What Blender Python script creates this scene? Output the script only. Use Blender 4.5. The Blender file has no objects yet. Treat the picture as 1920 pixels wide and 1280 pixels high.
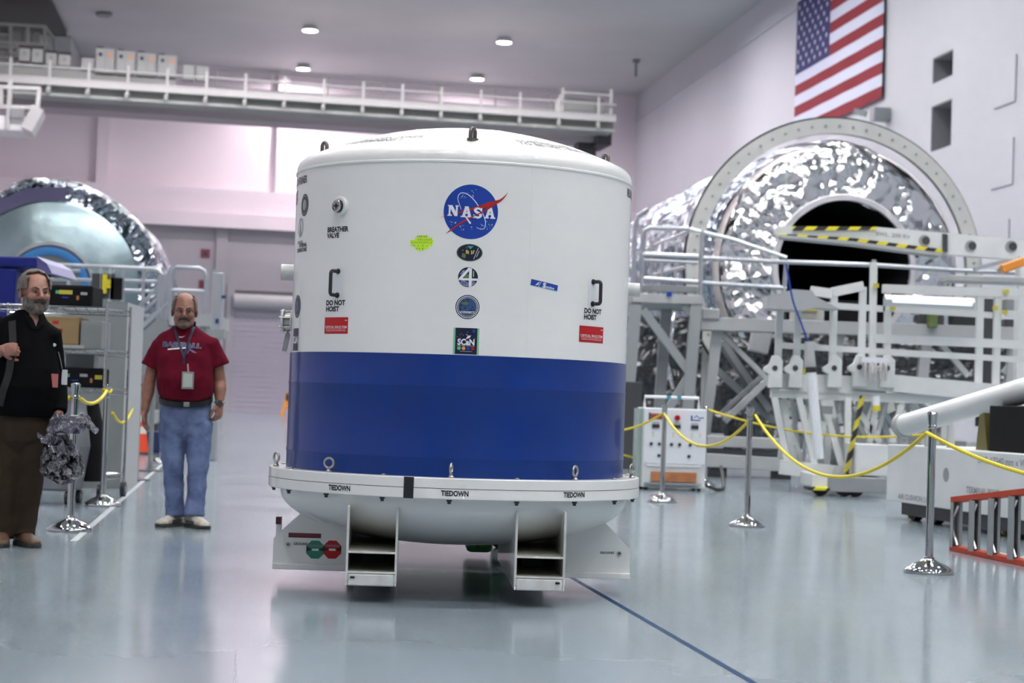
import bpy, bmesh, math, random
from mathutils import Vector, Matrix, Euler
from mathutils.bvhtree import BVHTree
PI = math.pi; rad = math.radians
SC = bpy.context.scene
COL = SC.collection
random.seed(7)

# ------------------------------------------------------------------ camera
F_PX, W_PX, H_PX = 3500.0, 1920, 1280
ROLL, PITCH, CAM_Z = 0.034, math.atan(115 / 3500.0), 1.0
_R0 = Vector((1, 0, 0)); _U0 = Vector((0, -math.sin(PITCH), math.cos(PITCH)))
FWD = Vector((0, math.cos(PITCH), math.sin(PITCH)))
RGT = _R0 * math.cos(ROLL) + _U0 * math.sin(ROLL)
UPV = -_R0 * math.sin(ROLL) + _U0 * math.cos(ROLL)
cam_d = bpy.data.cameras.new('camera'); cam = bpy.data.objects.new('camera', cam_d); COL.objects.link(cam)
M = Matrix((RGT, UPV, -FWD)).transposed().to_4x4(); M.translation = (0, 0, CAM_Z)
cam.matrix_world = M
cam_d.sensor_width = 36; cam_d.lens = 36 * F_PX / W_PX; cam_d.clip_end = 400; cam_d.clip_start = .1
cam_d.dof.use_dof = True; cam_d.dof.focus_distance = 9.4; cam_d.dof.aperture_fstop = 3.6
SC.camera = cam
SC.view_settings.view_transform = 'Standard'; SC.view_settings.look = 'None'
SC.view_settings.gamma = 1.0; SC.view_settings.exposure = 0.38; SC.view_settings.use_curve_mapping = False
SC.cycles.use_denoising = True; SC.cycles.max_bounces = 8; SC.cycles.diffuse_bounces = 4
SC.cycles.glossy_bounces = 4; SC.cycles.caustics_reflective = False; SC.cycles.caustics_refractive = False
SC.cycles.sample_clamp_indirect = 6.0

wd = bpy.data.worlds.new('world'); SC.world = wd; wd.use_nodes = True
wd.node_tree.nodes['Background'].inputs[0].default_value = (.75, .8, .9, 1)
wd.node_tree.nodes['Background'].inputs[1].default_value = 0.3

def ray(px, py):
    return (FWD + RGT * ((px - 960) / F_PX) + UPV * ((640 - py) / F_PX)).normalized()
CAMP = Vector((0, 0, CAM_Z))
def at(px, py, Y):
    d = ray(px, py); return CAMP + d * (Y / d.y)
def gnd(px, py, z=0.0):
    d = ray(px, py); return CAMP + d * ((z - CAM_Z) / d.z)

# hall axes: AX runs down the hall, BX across it to the right
HA = rad(8.05)
AX = Vector((-math.sin(HA), math.cos(HA), 0)); BX = Vector((math.cos(HA), math.sin(HA), 0))
def hall(s, t, z=0.0): return AX * s + BX * t + Vector((0, 0, z))
T_R, T_L, Z_C = 22.0, -13.5, 19.2

# ------------------------------------------------------------------ lamps of the hall (high-bay ceiling lamps)
LAMP_S = [-13, -1.5, 10, 21.5, 33, 44.5, 56, 67, 79, 92, 103]
LAMP_T = [-8.4, -3.6, 1.2, 2.45, 6.0, 10.8, 12.1, 15.6]
def ceiling_lamps():
    hous = MB(); hous.lathe([(.0, .22), (.3, .22), (.36, .1), (.42, 0), (.38, 0), (.33, .09), (0, .12)], 20)
    n = 0
    for s in LAMP_S:
        for t in LAMP_T:
            if s > 82 and t not in (2.45, 12.1): continue
            if s < 82 and t in (2.45, 12.1): continue
            p = hall(s, t, Z_C - .25)
            lab = 'round ceiling lamp over the hall, out of the picture'
            if s == 103 and t == 2.45: lab = 'round ceiling lamp, lower of the two on the left above the container'
            if s == 92 and t == 2.45: lab = 'round ceiling lamp, upper of the two on the left above the container'
            if s == 103 and t == 12.1: lab = 'round ceiling lamp, lower of the two right of the container top'
            if s == 92 and t == 12.1: lab = 'round ceiling lamp, upper and rightmost of the four in view'
            th = thing('ceiling_lamp', lab, 'lamp', p, group='round ceiling lamps')
            o = hous.build('lamp_housing', MAT['lampwhite'], th, smooth=True)
            disc = MB(); disc.disc((0, 0, .03), .34, 20, flip=True)
            far = max(0.0, min(1.0, (s - 62) / 25.0))
            disc.build('lamp_lens', MAT['lens_far' if far > .5 else 'lens_near'], th)
            ld = bpy.data.lights.new('high_bay', 'AREA'); ld.shape = 'DISK'; ld.size = .66
            ld.energy = (255 if t > -3 else 165 if t > -7 else 70) if s < 76 else (480 if s < 90 else 850 if s < 100 else 420)
            if s == 10 and t == 1.2: ld.energy *= .4
            ld.spread = rad(140) if s < 50 else rad(170)
            ld.color = (1.0, 1.0 - .12 * far, 1.0 - .06 * far)
            lo = bpy.data.objects.new('high_bay_light', ld); COL.objects.link(lo)
            lo.parent = th; lo.location = (0, 0, -.02); lo.matrix_parent_inverse = Matrix()

# ------------------------------------------------------------------ helpers
def tag(o, label=None, cat=None, group=None, kind=None):
    if label: o['label'] = label
    if cat: o['category'] = cat
    if group: o['group'] = group
    if kind: o['kind'] = kind
    return o
def thing(name, label, cat, loc=(0, 0, 0), rz=0.0, group=None):
    o = bpy.data.objects.new(name, None); COL.objects.link(o)
    o.location = loc; o.rotation_euler = (0, 0, rz); o.empty_display_size = .1
    return tag(o, label, cat, group)
def copy_tree(o, parent=None):
    c = o.copy(); COL.objects.link(c)
    if parent: c.parent = parent
    for ch in list(o.children): copy_tree(ch, c)
    return c

class MB:
    def __init__(s): s.v = []; s.f = []; s.m = []; s.cur = 0
    def add(s, vs, fs):
        b = len(s.v); s.v += [tuple(v) for v in vs]
        for f in fs: s.f.append(tuple(i + b for i in f)); s.m.append(s.cur)
        return s
    def box(s, c, d, R=None):
        c = Vector(c); hx, hy, hz = d[0] / 2, d[1] / 2, d[2] / 2
        vs = [Vector((x, y, z)) for x in (-hx, hx) for y in (-hy, hy) for z in (-hz, hz)]
        if R is not None: vs = [R @ v for v in vs]
        return s.add([v + c for v in vs], [(0, 1, 3, 2), (4, 6, 7, 5), (0, 4, 5, 1), (2, 3, 7, 6), (0, 2, 6, 4), (1, 5, 7, 3)])
    def bb(s, a, b):
        return s.box([(a[i] + b[i]) / 2 for i in range(3)], [abs(b[i] - a[i]) for i in range(3)])
    def bar(s, p, q, w, h=None, up=(0, 0, 1)):
        p, q = Vector(p), Vector(q); h = h or w; d = q - p; L = d.length
        if L < 1e-6: return s
        y = d / L; u = Vector(up)
        if abs(y.dot(u)) > .98: u = Vector((1, 0, 0))
        x = y.cross(u).normalized(); z = x.cross(y)
        return s.box((p + q) / 2, (w, L, h), Matrix((x, y, z)).transposed())
    def tube(s, pts, r, n=8, caps=True, closed=False):
        pts = [Vector(p) for p in pts]; N = len(pts)
        rs = r if isinstance(r, (list, tuple)) else [r] * N
        prev = None; rings = []
        for i, p in enumerate(pts):
            if closed: t = pts[(i + 1) % N] - pts[i - 1]
            else: t = pts[min(i + 1, N - 1)] - pts[max(i - 1, 0)]
            t.normalize()
            if prev is None:
                a = Vector((0, 0, 1)) if abs(t.z) < .9 else Vector((1, 0, 0))
                x = t.cross(a).normalized()
            else:
                x = (prev - t * prev.dot(t)).normalized()
            prev = x; y = t.cross(x)
            rings.append([p + (x * math.cos(2 * PI * k / n) + y * math.sin(2 * PI * k / n)) * rs[i] for k in range(n)])
        vs = [v for g in rings for v in g]; fs = []
        for i in range(N if closed else N - 1):
            a, b = i * n, ((i + 1) % N) * n
            for k in range(n): fs.append((a + k, a + (k + 1) % n, b + (k + 1) % n, b + k))
        if caps and not closed:
            fs.append(tuple(range(n - 1, -1, -1))); fs.append(tuple((N - 1) * n + k for k in range(n)))
        return s.add(vs, fs)
    def cyl(s, p, q, r, r2=None, n=16):
        return s.tube([p, q], [r, r if r2 is None else r2], n)
    def lathe(s, prof, n=32, c=(0, 0, 0), a0=0, a1=2 * PI, R=None):
        c = Vector(c); full = abs(a1 - a0 - 2 * PI) < 1e-6; m = n if full else n + 1; vs = []
        for r, z in prof:
            for k in range(m):
                a = a0 + (a1 - a0) * k / n; v = Vector((r * math.cos(a), r * math.sin(a), z))
                vs.append((R @ v if R is not None else v) + c)
        fs = []
        for i in range(len(prof) - 1):
            for k in range(n):
                k2 = (k + 1) % m; fs.append((i * m + k, i * m + k2, (i + 1) * m + k2, (i + 1) * m + k))
        return s.add(vs, fs)
    def disc(s, c, r, n=24, flip=False, R=None, rx=None):
        c = Vector(c); vs = []
        for k in range(n):
            v = Vector(((rx or r) * math.cos(2 * PI * k / n), r * math.sin(2 * PI * k / n), 0))
            vs.append((R @ v if R is not None else v) + c)
        return s.add(vs, [tuple(range(n - 1, -1, -1) if flip else range(n))])
    def ell(s, c, r, R=None, nu=20, nv=12, keep=None, warp=None):
        c = Vector(c); r = r if isinstance(r, (list, tuple)) else (r, r, r); vs = []
        for j in range(nv + 1):
            th = PI * j / nv
            for i in range(nu):
                a = 2 * PI * i / nu
                d = Vector((math.sin(th) * math.cos(a), math.sin(th) * math.sin(a), math.cos(th)))
                v = Vector((d.x * r[0], d.y * r[1], d.z * r[2]))
                if warp: v = warp(d, v)
                vs.append((R @ v if R is not None else v) + c)
        fs = []
        for j in range(nv):
            for i in range(nu):
                q = (j * nu + i, (j + 1) * nu + i, (j + 1) * nu + (i + 1) % nu, j * nu + (i + 1) % nu)
                if keep:
                    th = PI * (j + .5) / nv; a = 2 * PI * (i + .5) / nu
                    if not keep(Vector((math.sin(th) * math.cos(a), math.sin(th) * math.sin(a), math.cos(th)))): continue
                fs.append(q)
        return s.add(vs, fs)
    def prism(s, poly, org, ux, uy, th):
        """polygon (x,y) in the plane org,ux,uy; extruded both ways by th/2"""
        org, ux, uy = Vector(org), Vector(ux).normalized(), Vector(uy).normalized(); n = ux.cross(uy)
        a = [org + ux * x + uy * y - n * th / 2 for x, y in poly]; b = [v + n * th for v in a]; N = len(poly)
        fs = [tuple(range(N - 1, -1, -1)), tuple(range(N, 2 * N))] + [(k, (k + 1) % N, N + (k + 1) % N, N + k) for k in range(N)]
        return s.add(a + b, fs)
    def loft(s, secs, n=24, caps=True):
        """secs: (center, rx, ry[, exponent]) horizontal-ish sections, or with explicit axes"""
        rings = []
        for sec in secs:
            c, rx, ry = Vector(sec[0]), sec[1], sec[2]; e = sec[3] if len(sec) > 3 else 2.0
            ux, uy = (Vector((1, 0, 0)), Vector((0, 1, 0))) if len(sec) < 6 else (Vector(sec[4]), Vector(sec[5]))
            g = []
            for k in range(n):
                a = 2 * PI * k / n; ca, sa = math.cos(a), math.sin(a)
                x = math.copysign(abs(ca) ** (2 / e), ca) * rx; y = math.copysign(abs(sa) ** (2 / e), sa) * ry
                g.append(c + ux * x + uy * y)
            rings.append(g)
        vs = [v for g in rings for v in g]; fs = []
        for i in range(len(rings) - 1):
            for k in range(n): fs.append((i * n + k, i * n + (k + 1) % n, (i + 1) * n + (k + 1) % n, (i + 1) * n + k))
        if caps: fs.append(tuple(range(n - 1, -1, -1))); fs.append(tuple((len(rings) - 1) * n + k for k in range(n)))
        return s.add(vs, fs)
    def build(s, name, mats, parent=None, smooth=False, bevel=0, seg=2, angle=35, normals=True):
        me = bpy.data.meshes.new(name); me.from_pydata(s.v, [], s.f)
        if not isinstance(mats, (list, tuple)): mats = [mats]
        for m in mats: me.materials.append(m)
        me.polygons.foreach_set('material_index', s.m)
        if normals:
            bm = bmesh.new(); bm.from_mesh(me); bmesh.ops.recalc_face_normals(bm, faces=bm.faces); bm.to_mesh(me); bm.free()
        if smooth:
            me.polygons.foreach_set('use_smooth', [True] * len(me.polygons))
            try: me.set_sharp_from_angle(angle=rad(angle))
            except Exception: pass
        me.update()
        o = bpy.data.objects.new(name, me); COL.objects.link(o)
        if parent: o.parent = parent
        if bevel:
            b = o.modifiers.new('bevel', 'BEVEL'); b.width = bevel; b.segments = seg; b.limit_method = 'ANGLE'; b.angle_limit = rad(40)
        return o

def apply_mods(o):
    dg = bpy.context.evaluated_depsgraph_get(); dg.update()
    me = bpy.data.meshes.new_from_object(o.evaluated_get(dg))
    mats = list(o.data.materials)
    o.modifiers.clear(); o.data = me
    return o
def remesh(o, vox, smooth=2, noise=None):
    m = o.modifiers.new('rm', 'REMESH'); m.mode = 'VOXEL'; m.voxel_size = vox; m.use_smooth_shade = True
    if smooth: k = o.modifiers.new('sm', 'SMOOTH'); k.iterations = smooth; k.factor = .5
    if noise:
        tx = bpy.data.textures.new('folds', 'CLOUDS'); tx.noise_scale = noise[1]; tx.noise_depth = 2
        d = o.modifiers.new('dp', 'DISPLACE'); d.texture = tx; d.strength = noise[0]; d.mid_level = .5; d.texture_coords = 'LOCAL'
    mats = list(o.data.materials)
    apply_mods(o)
    if not len(o.data.materials):
        for x in mats: o.data.materials.append(x)
    for p in o.data.polygons: p.use_smooth = True
    return o

# ------------------------------------------------------------------ text and flat shapes as 2-D meshes
_tc = {}
def text2d(s, size=1.0, xs=1.0, align='CENTER', bold=0.0, spacing=1.0, line=1.0, shear=0.0):
    key = (s, align, bold, spacing, line, shear)
    if key not in _tc:
        cu = bpy.data.curves.new('t', 'FONT'); cu.body = s; cu.align_x = align; cu.align_y = 'CENTER'; cu.offset = bold
        cu.space_character = spacing; cu.space_line = line; cu.resolution_u = 3; cu.shear = shear
        o = bpy.data.objects.new('t', cu); COL.objects.link(o)
        dg = bpy.context.evaluated_depsgraph_get(); dg.update()
        me = bpy.data.meshes.new_from_object(o.evaluated_get(dg))
        _tc[key] = ([(v.co.x, v.co.y) for v in me.vertices], [tuple(p.vertices) for p in me.polygons])
        bpy.data.objects.remove(o); bpy.data.curves.remove(cu); bpy.data.meshes.remove(me)
    v, f = _tc[key]
    return [(x * size * xs, y * size) for x, y in v], f
def rect2d(x0, y0, x1, y1): return [(x0, y0), (x1, y0), (x1, y1), (x0, y1)], [(0, 1, 2, 3)]
def disc2d(cx, cy, rx, ry=None, n=40):
    ry = ry or rx
    return [(cx + rx * math.cos(2 * PI * k / n), cy + ry * math.sin(2 * PI * k / n)) for k in range(n)], [tuple(range(n))]
def ring2d(cx, cy, r0, r1, n=48, ys=1.0, a0=0, a1=2 * PI, rot=0.0):
    v = []; full = abs(a1 - a0 - 2 * PI) < 1e-6; m = n if full else n + 1
    for r in (r0, r1):
        for k in range(m):
            a = a0 + (a1 - a0) * k / n; x, y = r * math.cos(a), r * math.sin(a) * ys
            v.append((cx + x * math.cos(rot) - y * math.sin(rot), cy + x * math.sin(rot) + y * math.cos(rot)))
    return v, [(k, (k + 1) % m, m + (k + 1) % m, m + k) for k in range(n)]
def stroke2d(pts, ws):
    v = []; N = len(pts)
    ws = ws if isinstance(ws, (list, tuple)) else [ws] * N
    for i, (x, y) in enumerate(pts):
        a = pts[max(i - 1, 0)]; b = pts[min(i + 1, N - 1)]; dx, dy = b[0] - a[0], b[1] - a[1]; L = math.hypot(dx, dy) or 1
        nx, ny = -dy / L * ws[i] / 2, dx / L * ws[i] / 2
        v += [(x + nx, y + ny), (x - nx, y - ny)]
    return v, [(2 * i, 2 * i + 1, 2 * i + 3, 2 * i + 2) for i in range(N - 1)]
def poly2d(p): return list(p), [tuple(range(len(p)))]
def xf2d(sh, dx=0, dy=0, rot=0, sx=1, sy=1):
    v, f = sh; c, s = math.cos(rot), math.sin(rot)
    return [((x * sx) * c - (y * sy) * s + dx, (x * sx) * s + (y * sy) * c + dy) for x, y in v], f
def join2d(*shs):
    v = []; f = []
    for sv, sf in shs:
        b = len(v); v += sv; f += [tuple(i + b for i in q) for q in sf]
    return v, f
def smoothpts(p, n=8):
    out = []
    for i in range(len(p) - 1):
        p0, p1, p2, p3 = p[max(i - 1, 0)], p[i], p[i + 1], p[min(i + 2, len(p) - 1)]
        for k in range(n):
            t = k / n
            out.append(tuple(.5 * (2 * p1[j] + (p2[j] - p0[j]) * t + (2 * p0[j] - 5 * p1[j] + 4 * p2[j] - p3[j]) * t * t + (-p0[j] + 3 * p1[j] - 3 * p2[j] + p3[j]) * t ** 3) for j in range(len(p1))))
    out.append(tuple(p[-1])); return out

def decal(name, sh, m, parent, mapf, cut=None, lift=.001, thick=.0008, label=None):
    """2-D shape -> sliced every `cut` -> mapped to a surface by mapf(x,y,h) -> a thin shell (real vinyl thickness)"""
    bm = bmesh.new()
    vs = [bm.verts.new((x, y, 0)) for x, y in sh[0]]
    for f in sh[1]:
        try: bm.faces.new([vs[i] for i in f])
        except ValueError: pass
    if cut:
        for ax in ((0,) if not isinstance(cut, tuple) else (0, 1)):
            c = cut if not isinstance(cut, tuple) else cut[ax]
            lo = min(v.co[ax] for v in bm.verts); hi = max(v.co[ax] for v in bm.verts)
            k = math.ceil(lo / c)
            while k * c < hi:
                no = Vector((1, 0, 0)) if ax == 0 else Vector((0, 1, 0))
                bmesh.ops.bisect_plane(bm, geom=bm.verts[:] + bm.edges[:] + bm.faces[:], plane_co=no * (k * c), plane_no=no)
                k += 1
    bmesh.ops.triangulate(bm, faces=bm.faces[:])
    bmesh.ops.recalc_face_normals(bm, faces=bm.faces)
    for f in bm.faces:
        if f.normal.z < 0: f.normal_flip()
    for v in bm.verts: v.co = mapf(v.co.x, v.co.y, lift)
    me = bpy.data.meshes.new(name); bm.to_mesh(me); bm.free()
    me.materials.append(m)
    o = bpy.data.objects.new(name, me); COL.objects.link(o)
    if parent: o.parent = parent
    if label: o['label'] = label
    return o
def plane_map(org, ux, uy):
    org, ux, uy = Vector(org), Vector(ux).normalized(), Vector(uy).normalized(); n = ux.cross(uy)
    return lambda x, y, h: org + ux * x + uy * y + n * h

# ------------------------------------------------------------------ materials
def newmat(name):
    m = bpy.data.materials.new(name); m.use_nodes = True
    return m, m.node_tree.nodes, m.node_tree.links, m.node_tree.nodes['Principled BSDF']
def mat(name, col, rough=.5, metal=0.0, bump=None, coat=0.0, var=None, spec=None, rvar=None, sheen=0.0, aniso=None):
    m, N, L, P = newmat(name)
    P.inputs['Base Color'].default_value = (*col, 1); P.inputs['Roughness'].default_value = rough
    P.inputs['Metallic'].default_value = metal; P.inputs['Coat Weight'].default_value = coat; P.inputs['Coat Roughness'].default_value = .035
    if spec is not None: P.inputs['Specular IOR Level'].default_value = spec
    if sheen: P.inputs['Sheen Weight'].default_value = sheen
    tc = N.new('ShaderNodeTexCoord')
    if bump:
        nz = N.new('ShaderNodeTexNoise'); nz.inputs['Scale'].default_value = bump[0]; nz.inputs['Detail'].default_value = 5
        b = N.new('ShaderNodeBump'); b.inputs['Strength'].default_value = bump[1]; b.inputs['Distance'].default_value = bump[2] if len(bump) > 2 else .01
        L.new(tc.outputs['Object'], nz.inputs['Vector']); L.new(nz.outputs['Fac'], b.inputs['Height']); L.new(b.outputs['Normal'], P.inputs['Normal'])
    if var:
        nz = N.new('ShaderNodeTexNoise'); nz.inputs['Scale'].default_value = var[0]; nz.inputs['Detail'].default_value = 6
        cr = N.new('ShaderNodeValToRGB'); cr.color_ramp.elements[0].position = .35; cr.color_ramp.elements[1].position = .68
        c2 = var[1]
        cr.color_ramp.elements[0].color = (*c2, 1); cr.color_ramp.elements[1].color = (*col, 1)
        L.new(tc.outputs['Object'], nz.inputs['Vector']); L.new(nz.outputs['Fac'], cr.inputs['Fac']); L.new(cr.outputs['Color'], P.inputs['Base Color'])
    if rvar:
        nz = N.new('ShaderNodeTexNoise'); nz.inputs['Scale'].default_value = rvar[0]; nz.inputs['Detail'].default_value = 4
        mr = N.new('ShaderNodeMapRange'); mr.inputs['To Min'].default_value = rvar[1]; mr.inputs['To Max'].default_value = rvar[2]
        L.new(tc.outputs['Object'], nz.inputs['Vector']); L.new(nz.outputs['Fac'], mr.inputs['Value']); L.new(mr.outputs['Result'], P.inputs['Roughness'])
    return m
def emis(name, col, st):
    m, N, L, P = newmat(name)
    P.inputs['Base Color'].default_value = (.8, .8, .8, 1)
    P.inputs['Emission Color'].default_value = (*col, 1); P.inputs['Emission Strength'].default_value = st
    m.cycles.emission_sampling = 'NONE'
    return m
MAT = {}
def S(r, g, b):   # sRGB 0-255 -> linear
    f = lambda c: ((c / 255 + .055) / 1.055) ** 2.4 if c > 10 else c / 255 / 12.92
    return (f(r), f(g), f(b))
MAT['lampwhite'] = mat('lamp_white', (.7, .7, .7), .4)
MAT['lens_far'] = emis('lamp_lens_rose', (1, .88, .94), 120.0)
MAT['lens_near'] = emis('lamp_lens_white', (1, 1, 1), 120.0)
MAT['wall'] = mat('painted_wall', (.54, .555, .59), .55, var=(.15, (.51, .525, .56)))
MAT['wallback'] = mat('painted_back_wall', (.86, .78, .82), .6, var=(.2, (.83, .75, .79)))
MAT['walllow'] = mat('shaded_lower_wall', (.43, .42, .44), .6, var=(.3, (.40, .39, .41)))  # shade below the projecting ledge is put into this grey
MAT['ceil'] = mat('ceiling_paint', (.54, .565, .555), .6, var=(.2, (.49, .51, .505)))
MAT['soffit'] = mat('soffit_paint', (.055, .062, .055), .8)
MAT['white'] = mat('container_white', (.80, .79, .765), .38, coat=.55, bump=(9, .02, .002), var=(1.2, (.77, .765, .74)))
MAT['blue'] = mat('container_blue', (.0015, .026, .175), .30, coat=.22, spec=.2, bump=(9, .02, .002), var=(2.5, (.0015, .022, .155)))
MAT['whitesteel'] = mat('white_steel_worn', (.66, .67, .66), .4, var=(18, (.55, .55, .52)))
MAT['cream'] = mat('cream_primer', (.50, .49, .40), .45, var=(4, (.40, .40, .33)))
MAT['black'] = mat('black_rubber', (.012, .012, .014), .45)
MAT['ink'] = mat('black_ink', (.012, .014, .018), .35, spec=.25)
MAT['blackmat'] = mat('black_matte', (.005, .005, .006), .8, spec=.15)
MAT['steel'] = mat('galvanised_steel', (.42, .41, .38), .32, 1.0, rvar=(30, .22, .5))
MAT['lug'] = mat('dark_forged_steel', (.15, .14, .13), .4, .9)
MAT['chrome'] = mat('polished_chrome', (.50, .50, .51), .06, 1.0)
MAT['alu'] = mat('brushed_aluminium', (.62, .64, .66), .38, 1.0)
MAT['aludull'] = mat('aluminium_dull', (.33, .35, .355), .5, .5)
MAT['rail'] = mat('rail_paint', (.42, .44, .48), .3, .5)
MAT['wsteel'] = mat('white_stand_paint', (.72, .735, .73), .42, var=(3, (.66, .675, .67)))
MAT['gsteel'] = mat('grey_frame_paint', (.30, .31, .32), .5, var=(2, (.26, .27, .28)))
MAT['dgrey'] = mat('dark_grey', (.035, .036, .04), .6)
MAT['grey'] = mat('cabinet_grey', (.22, .235, .235), .5)
MAT['lgrey'] = mat('cabinet_light_grey', (.40, .41, .415), .5)
MAT['green'] = mat('decal_green', (.01, .20, .12), .4)
MAT['mgreen'] = mat('machine_green', (.03, .22, .06), .4)
MAT['red'] = mat('decal_red', (.40, .008, .010), .35, spec=.25)
MAT['nred'] = mat('emblem_red', (.36, .015, .014), .35, spec=.25)
MAT['nblue'] = mat('emblem_blue', (.010, .045, .29), .35, spec=.25)
MAT['pwhite'] = mat('decal_white', (.78, .79, .82), .35)
MAT['darkred'] = mat('label_dark_red', (.07, .008, .012), .5)
MAT['yel'] = mat('tape_yellow', (.72, .60, .03), .45)
MAT['hiyel'] = mat('highlighter_yellow', (.50, .80, .02), .5)
MAT['rope'] = mat('rope_yellow', (.76, .60, .02), .55, bump=(300, .6, .004))
MAT['orange'] = mat('cone_orange', (.85, .07, .02), .45)
MAT['cone_white'] = mat('cone_band', (.8, .75, .72), .4)
MAT['ladder'] = mat('ladder_fibreglass_red', (.42, .050, .020), .55, spec=.2)
MAT['copper'] = mat('orange_brown_panel', (.50, .20, .07), .45, var=(8, (.36, .13, .05)))
MAT['bluem'] = mat('machine_blue', (.006, .014, .15), .4, spec=.25)
MAT['bluetape'] = mat('blue_floor_tape', (.003, .032, .095), .6, spec=.1, var=(6, (.002, .024, .07)))
MAT['lgreen'] = mat('pale_green_edge', (.22, .52, .28), .5)
MAT['navy'] = mat('navy', (.008, .010, .035), .4, spec=.25)
MAT['pal1'] = mat('patch_blue', (.02, .10, .30), .4, var=(60, (.002, .008, .03)))
MAT['pal2'] = mat('patch_olive', (.10, .14, .04), .4)
MAT['ylw'] = mat('patch_yellow', (.55, .48, .05), .4)
MAT['teal'] = mat('patch_teal', (.06, .30, .38), .4)
MAT['orng'] = mat('patch_orange', (.75, .28, .04), .4)
MAT['pgrn'] = mat('patch_green', (.08, .45, .22), .4)
MAT['purple'] = mat('patch_purple', (.05, .03, .16), .4, var=(80, (.30, .30, .45)))

def floor_mat():
    m, N, L, P = newmat('epoxy_floor')
    tc = N.new('ShaderNodeTexCoord'); mp = N.new('ShaderNodeMapping'); mp.inputs['Rotation'].default_value = (0, 0, -HA)
    L.new(tc.outputs['Object'], mp.inputs['Vector'])
    nz = N.new('ShaderNodeTexNoise'); nz.inputs['Scale'].default_value = .35; nz.inputs['Detail'].default_value = 6
    cr = N.new('ShaderNodeValToRGB'); cr.color_ramp.elements[0].position = .3; cr.color_ramp.elements[1].position = .72
    cr.color_ramp.elements[0].color = (.225, .275, .312, 1); cr.color_ramp.elements[1].color = (.280, .334, .370, 1)
    L.new(mp.outputs['Vector'], nz.inputs['Vector']); L.new(nz.outputs['Fac'], cr.inputs['Fac'])
    # square pour joints every 3 m
    br = N.new('ShaderNodeTexBrick'); br.offset = 0; br.inputs['Scale'].default_value = 1
    br.inputs['Brick Width'].default_value = 3.0; br.inputs['Row Height'].default_value = 3.0; br.inputs['Mortar Size'].default_value = .006
    br.inputs['Mortar Smooth'].default_value = .6
    L.new(mp.outputs['Vector'], br.inputs['Vector'])
    mx = N.new('ShaderNodeMix'); mx.data_type = 'RGBA'
    L.new(br.outputs['Fac'], mx.inputs[0]); L.new(cr.outputs['Color'], mx.inputs[6]); mx.inputs[7].default_value = (.19, .22, .26, 1)
    # faint scuffs
    n3 = N.new('ShaderNodeTexNoise'); n3.inputs['Scale'].default_value = 1.6; n3.inputs['Detail'].default_value = 3; n3.inputs['Distortion'].default_value = .6
    c3 = N.new('ShaderNodeValToRGB'); c3.color_ramp.elements[0].position = .60; c3.color_ramp.elements[0].color = (0, 0, 0, 1)
    c3.color_ramp.elements[1].position = .8; c3.color_ramp.elements[1].color = (.10, .10, .10, 1)
    mp2 = N.new('ShaderNodeMapping'); mp2.inputs['Scale'].default_value = (1, .35, 1); L.new(tc.outputs['Object'], mp2.inputs['Vector'])
    L.new(mp2.outputs['Vector'], n3.inputs['Vector']); L.new(n3.outputs['Fac'], c3.inputs['Fac'])
    m2 = N.new('ShaderNodeMix'); m2.data_type = 'RGBA'
    L.new(c3.outputs['Color'], m2.inputs[0]); L.new(mx.outputs[2], m2.inputs[6]); m2.inputs[7].default_value = (.22, .26, .29, 1)
    L.new(m2.outputs[2], P.inputs['Base Color'])
    n2 = N.new('ShaderNodeTexNoise'); n2.inputs['Scale'].default_value = .9; n2.inputs['Detail'].default_value = 5
    mr = N.new('ShaderNodeMapRange'); mr.inputs['To Min'].default_value = .09; mr.inputs['To Max'].default_value = .20
    L.new(tc.outputs['Object'], n2.inputs['Vector']); L.new(n2.outputs['Fac'], mr.inputs['Value']); L.new(mr.outputs['Result'], P.inputs['Roughness'])
    P.inputs['Specular IOR Level'].default_value = .9
    return m
MAT['floor'] = floor_mat()

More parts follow.
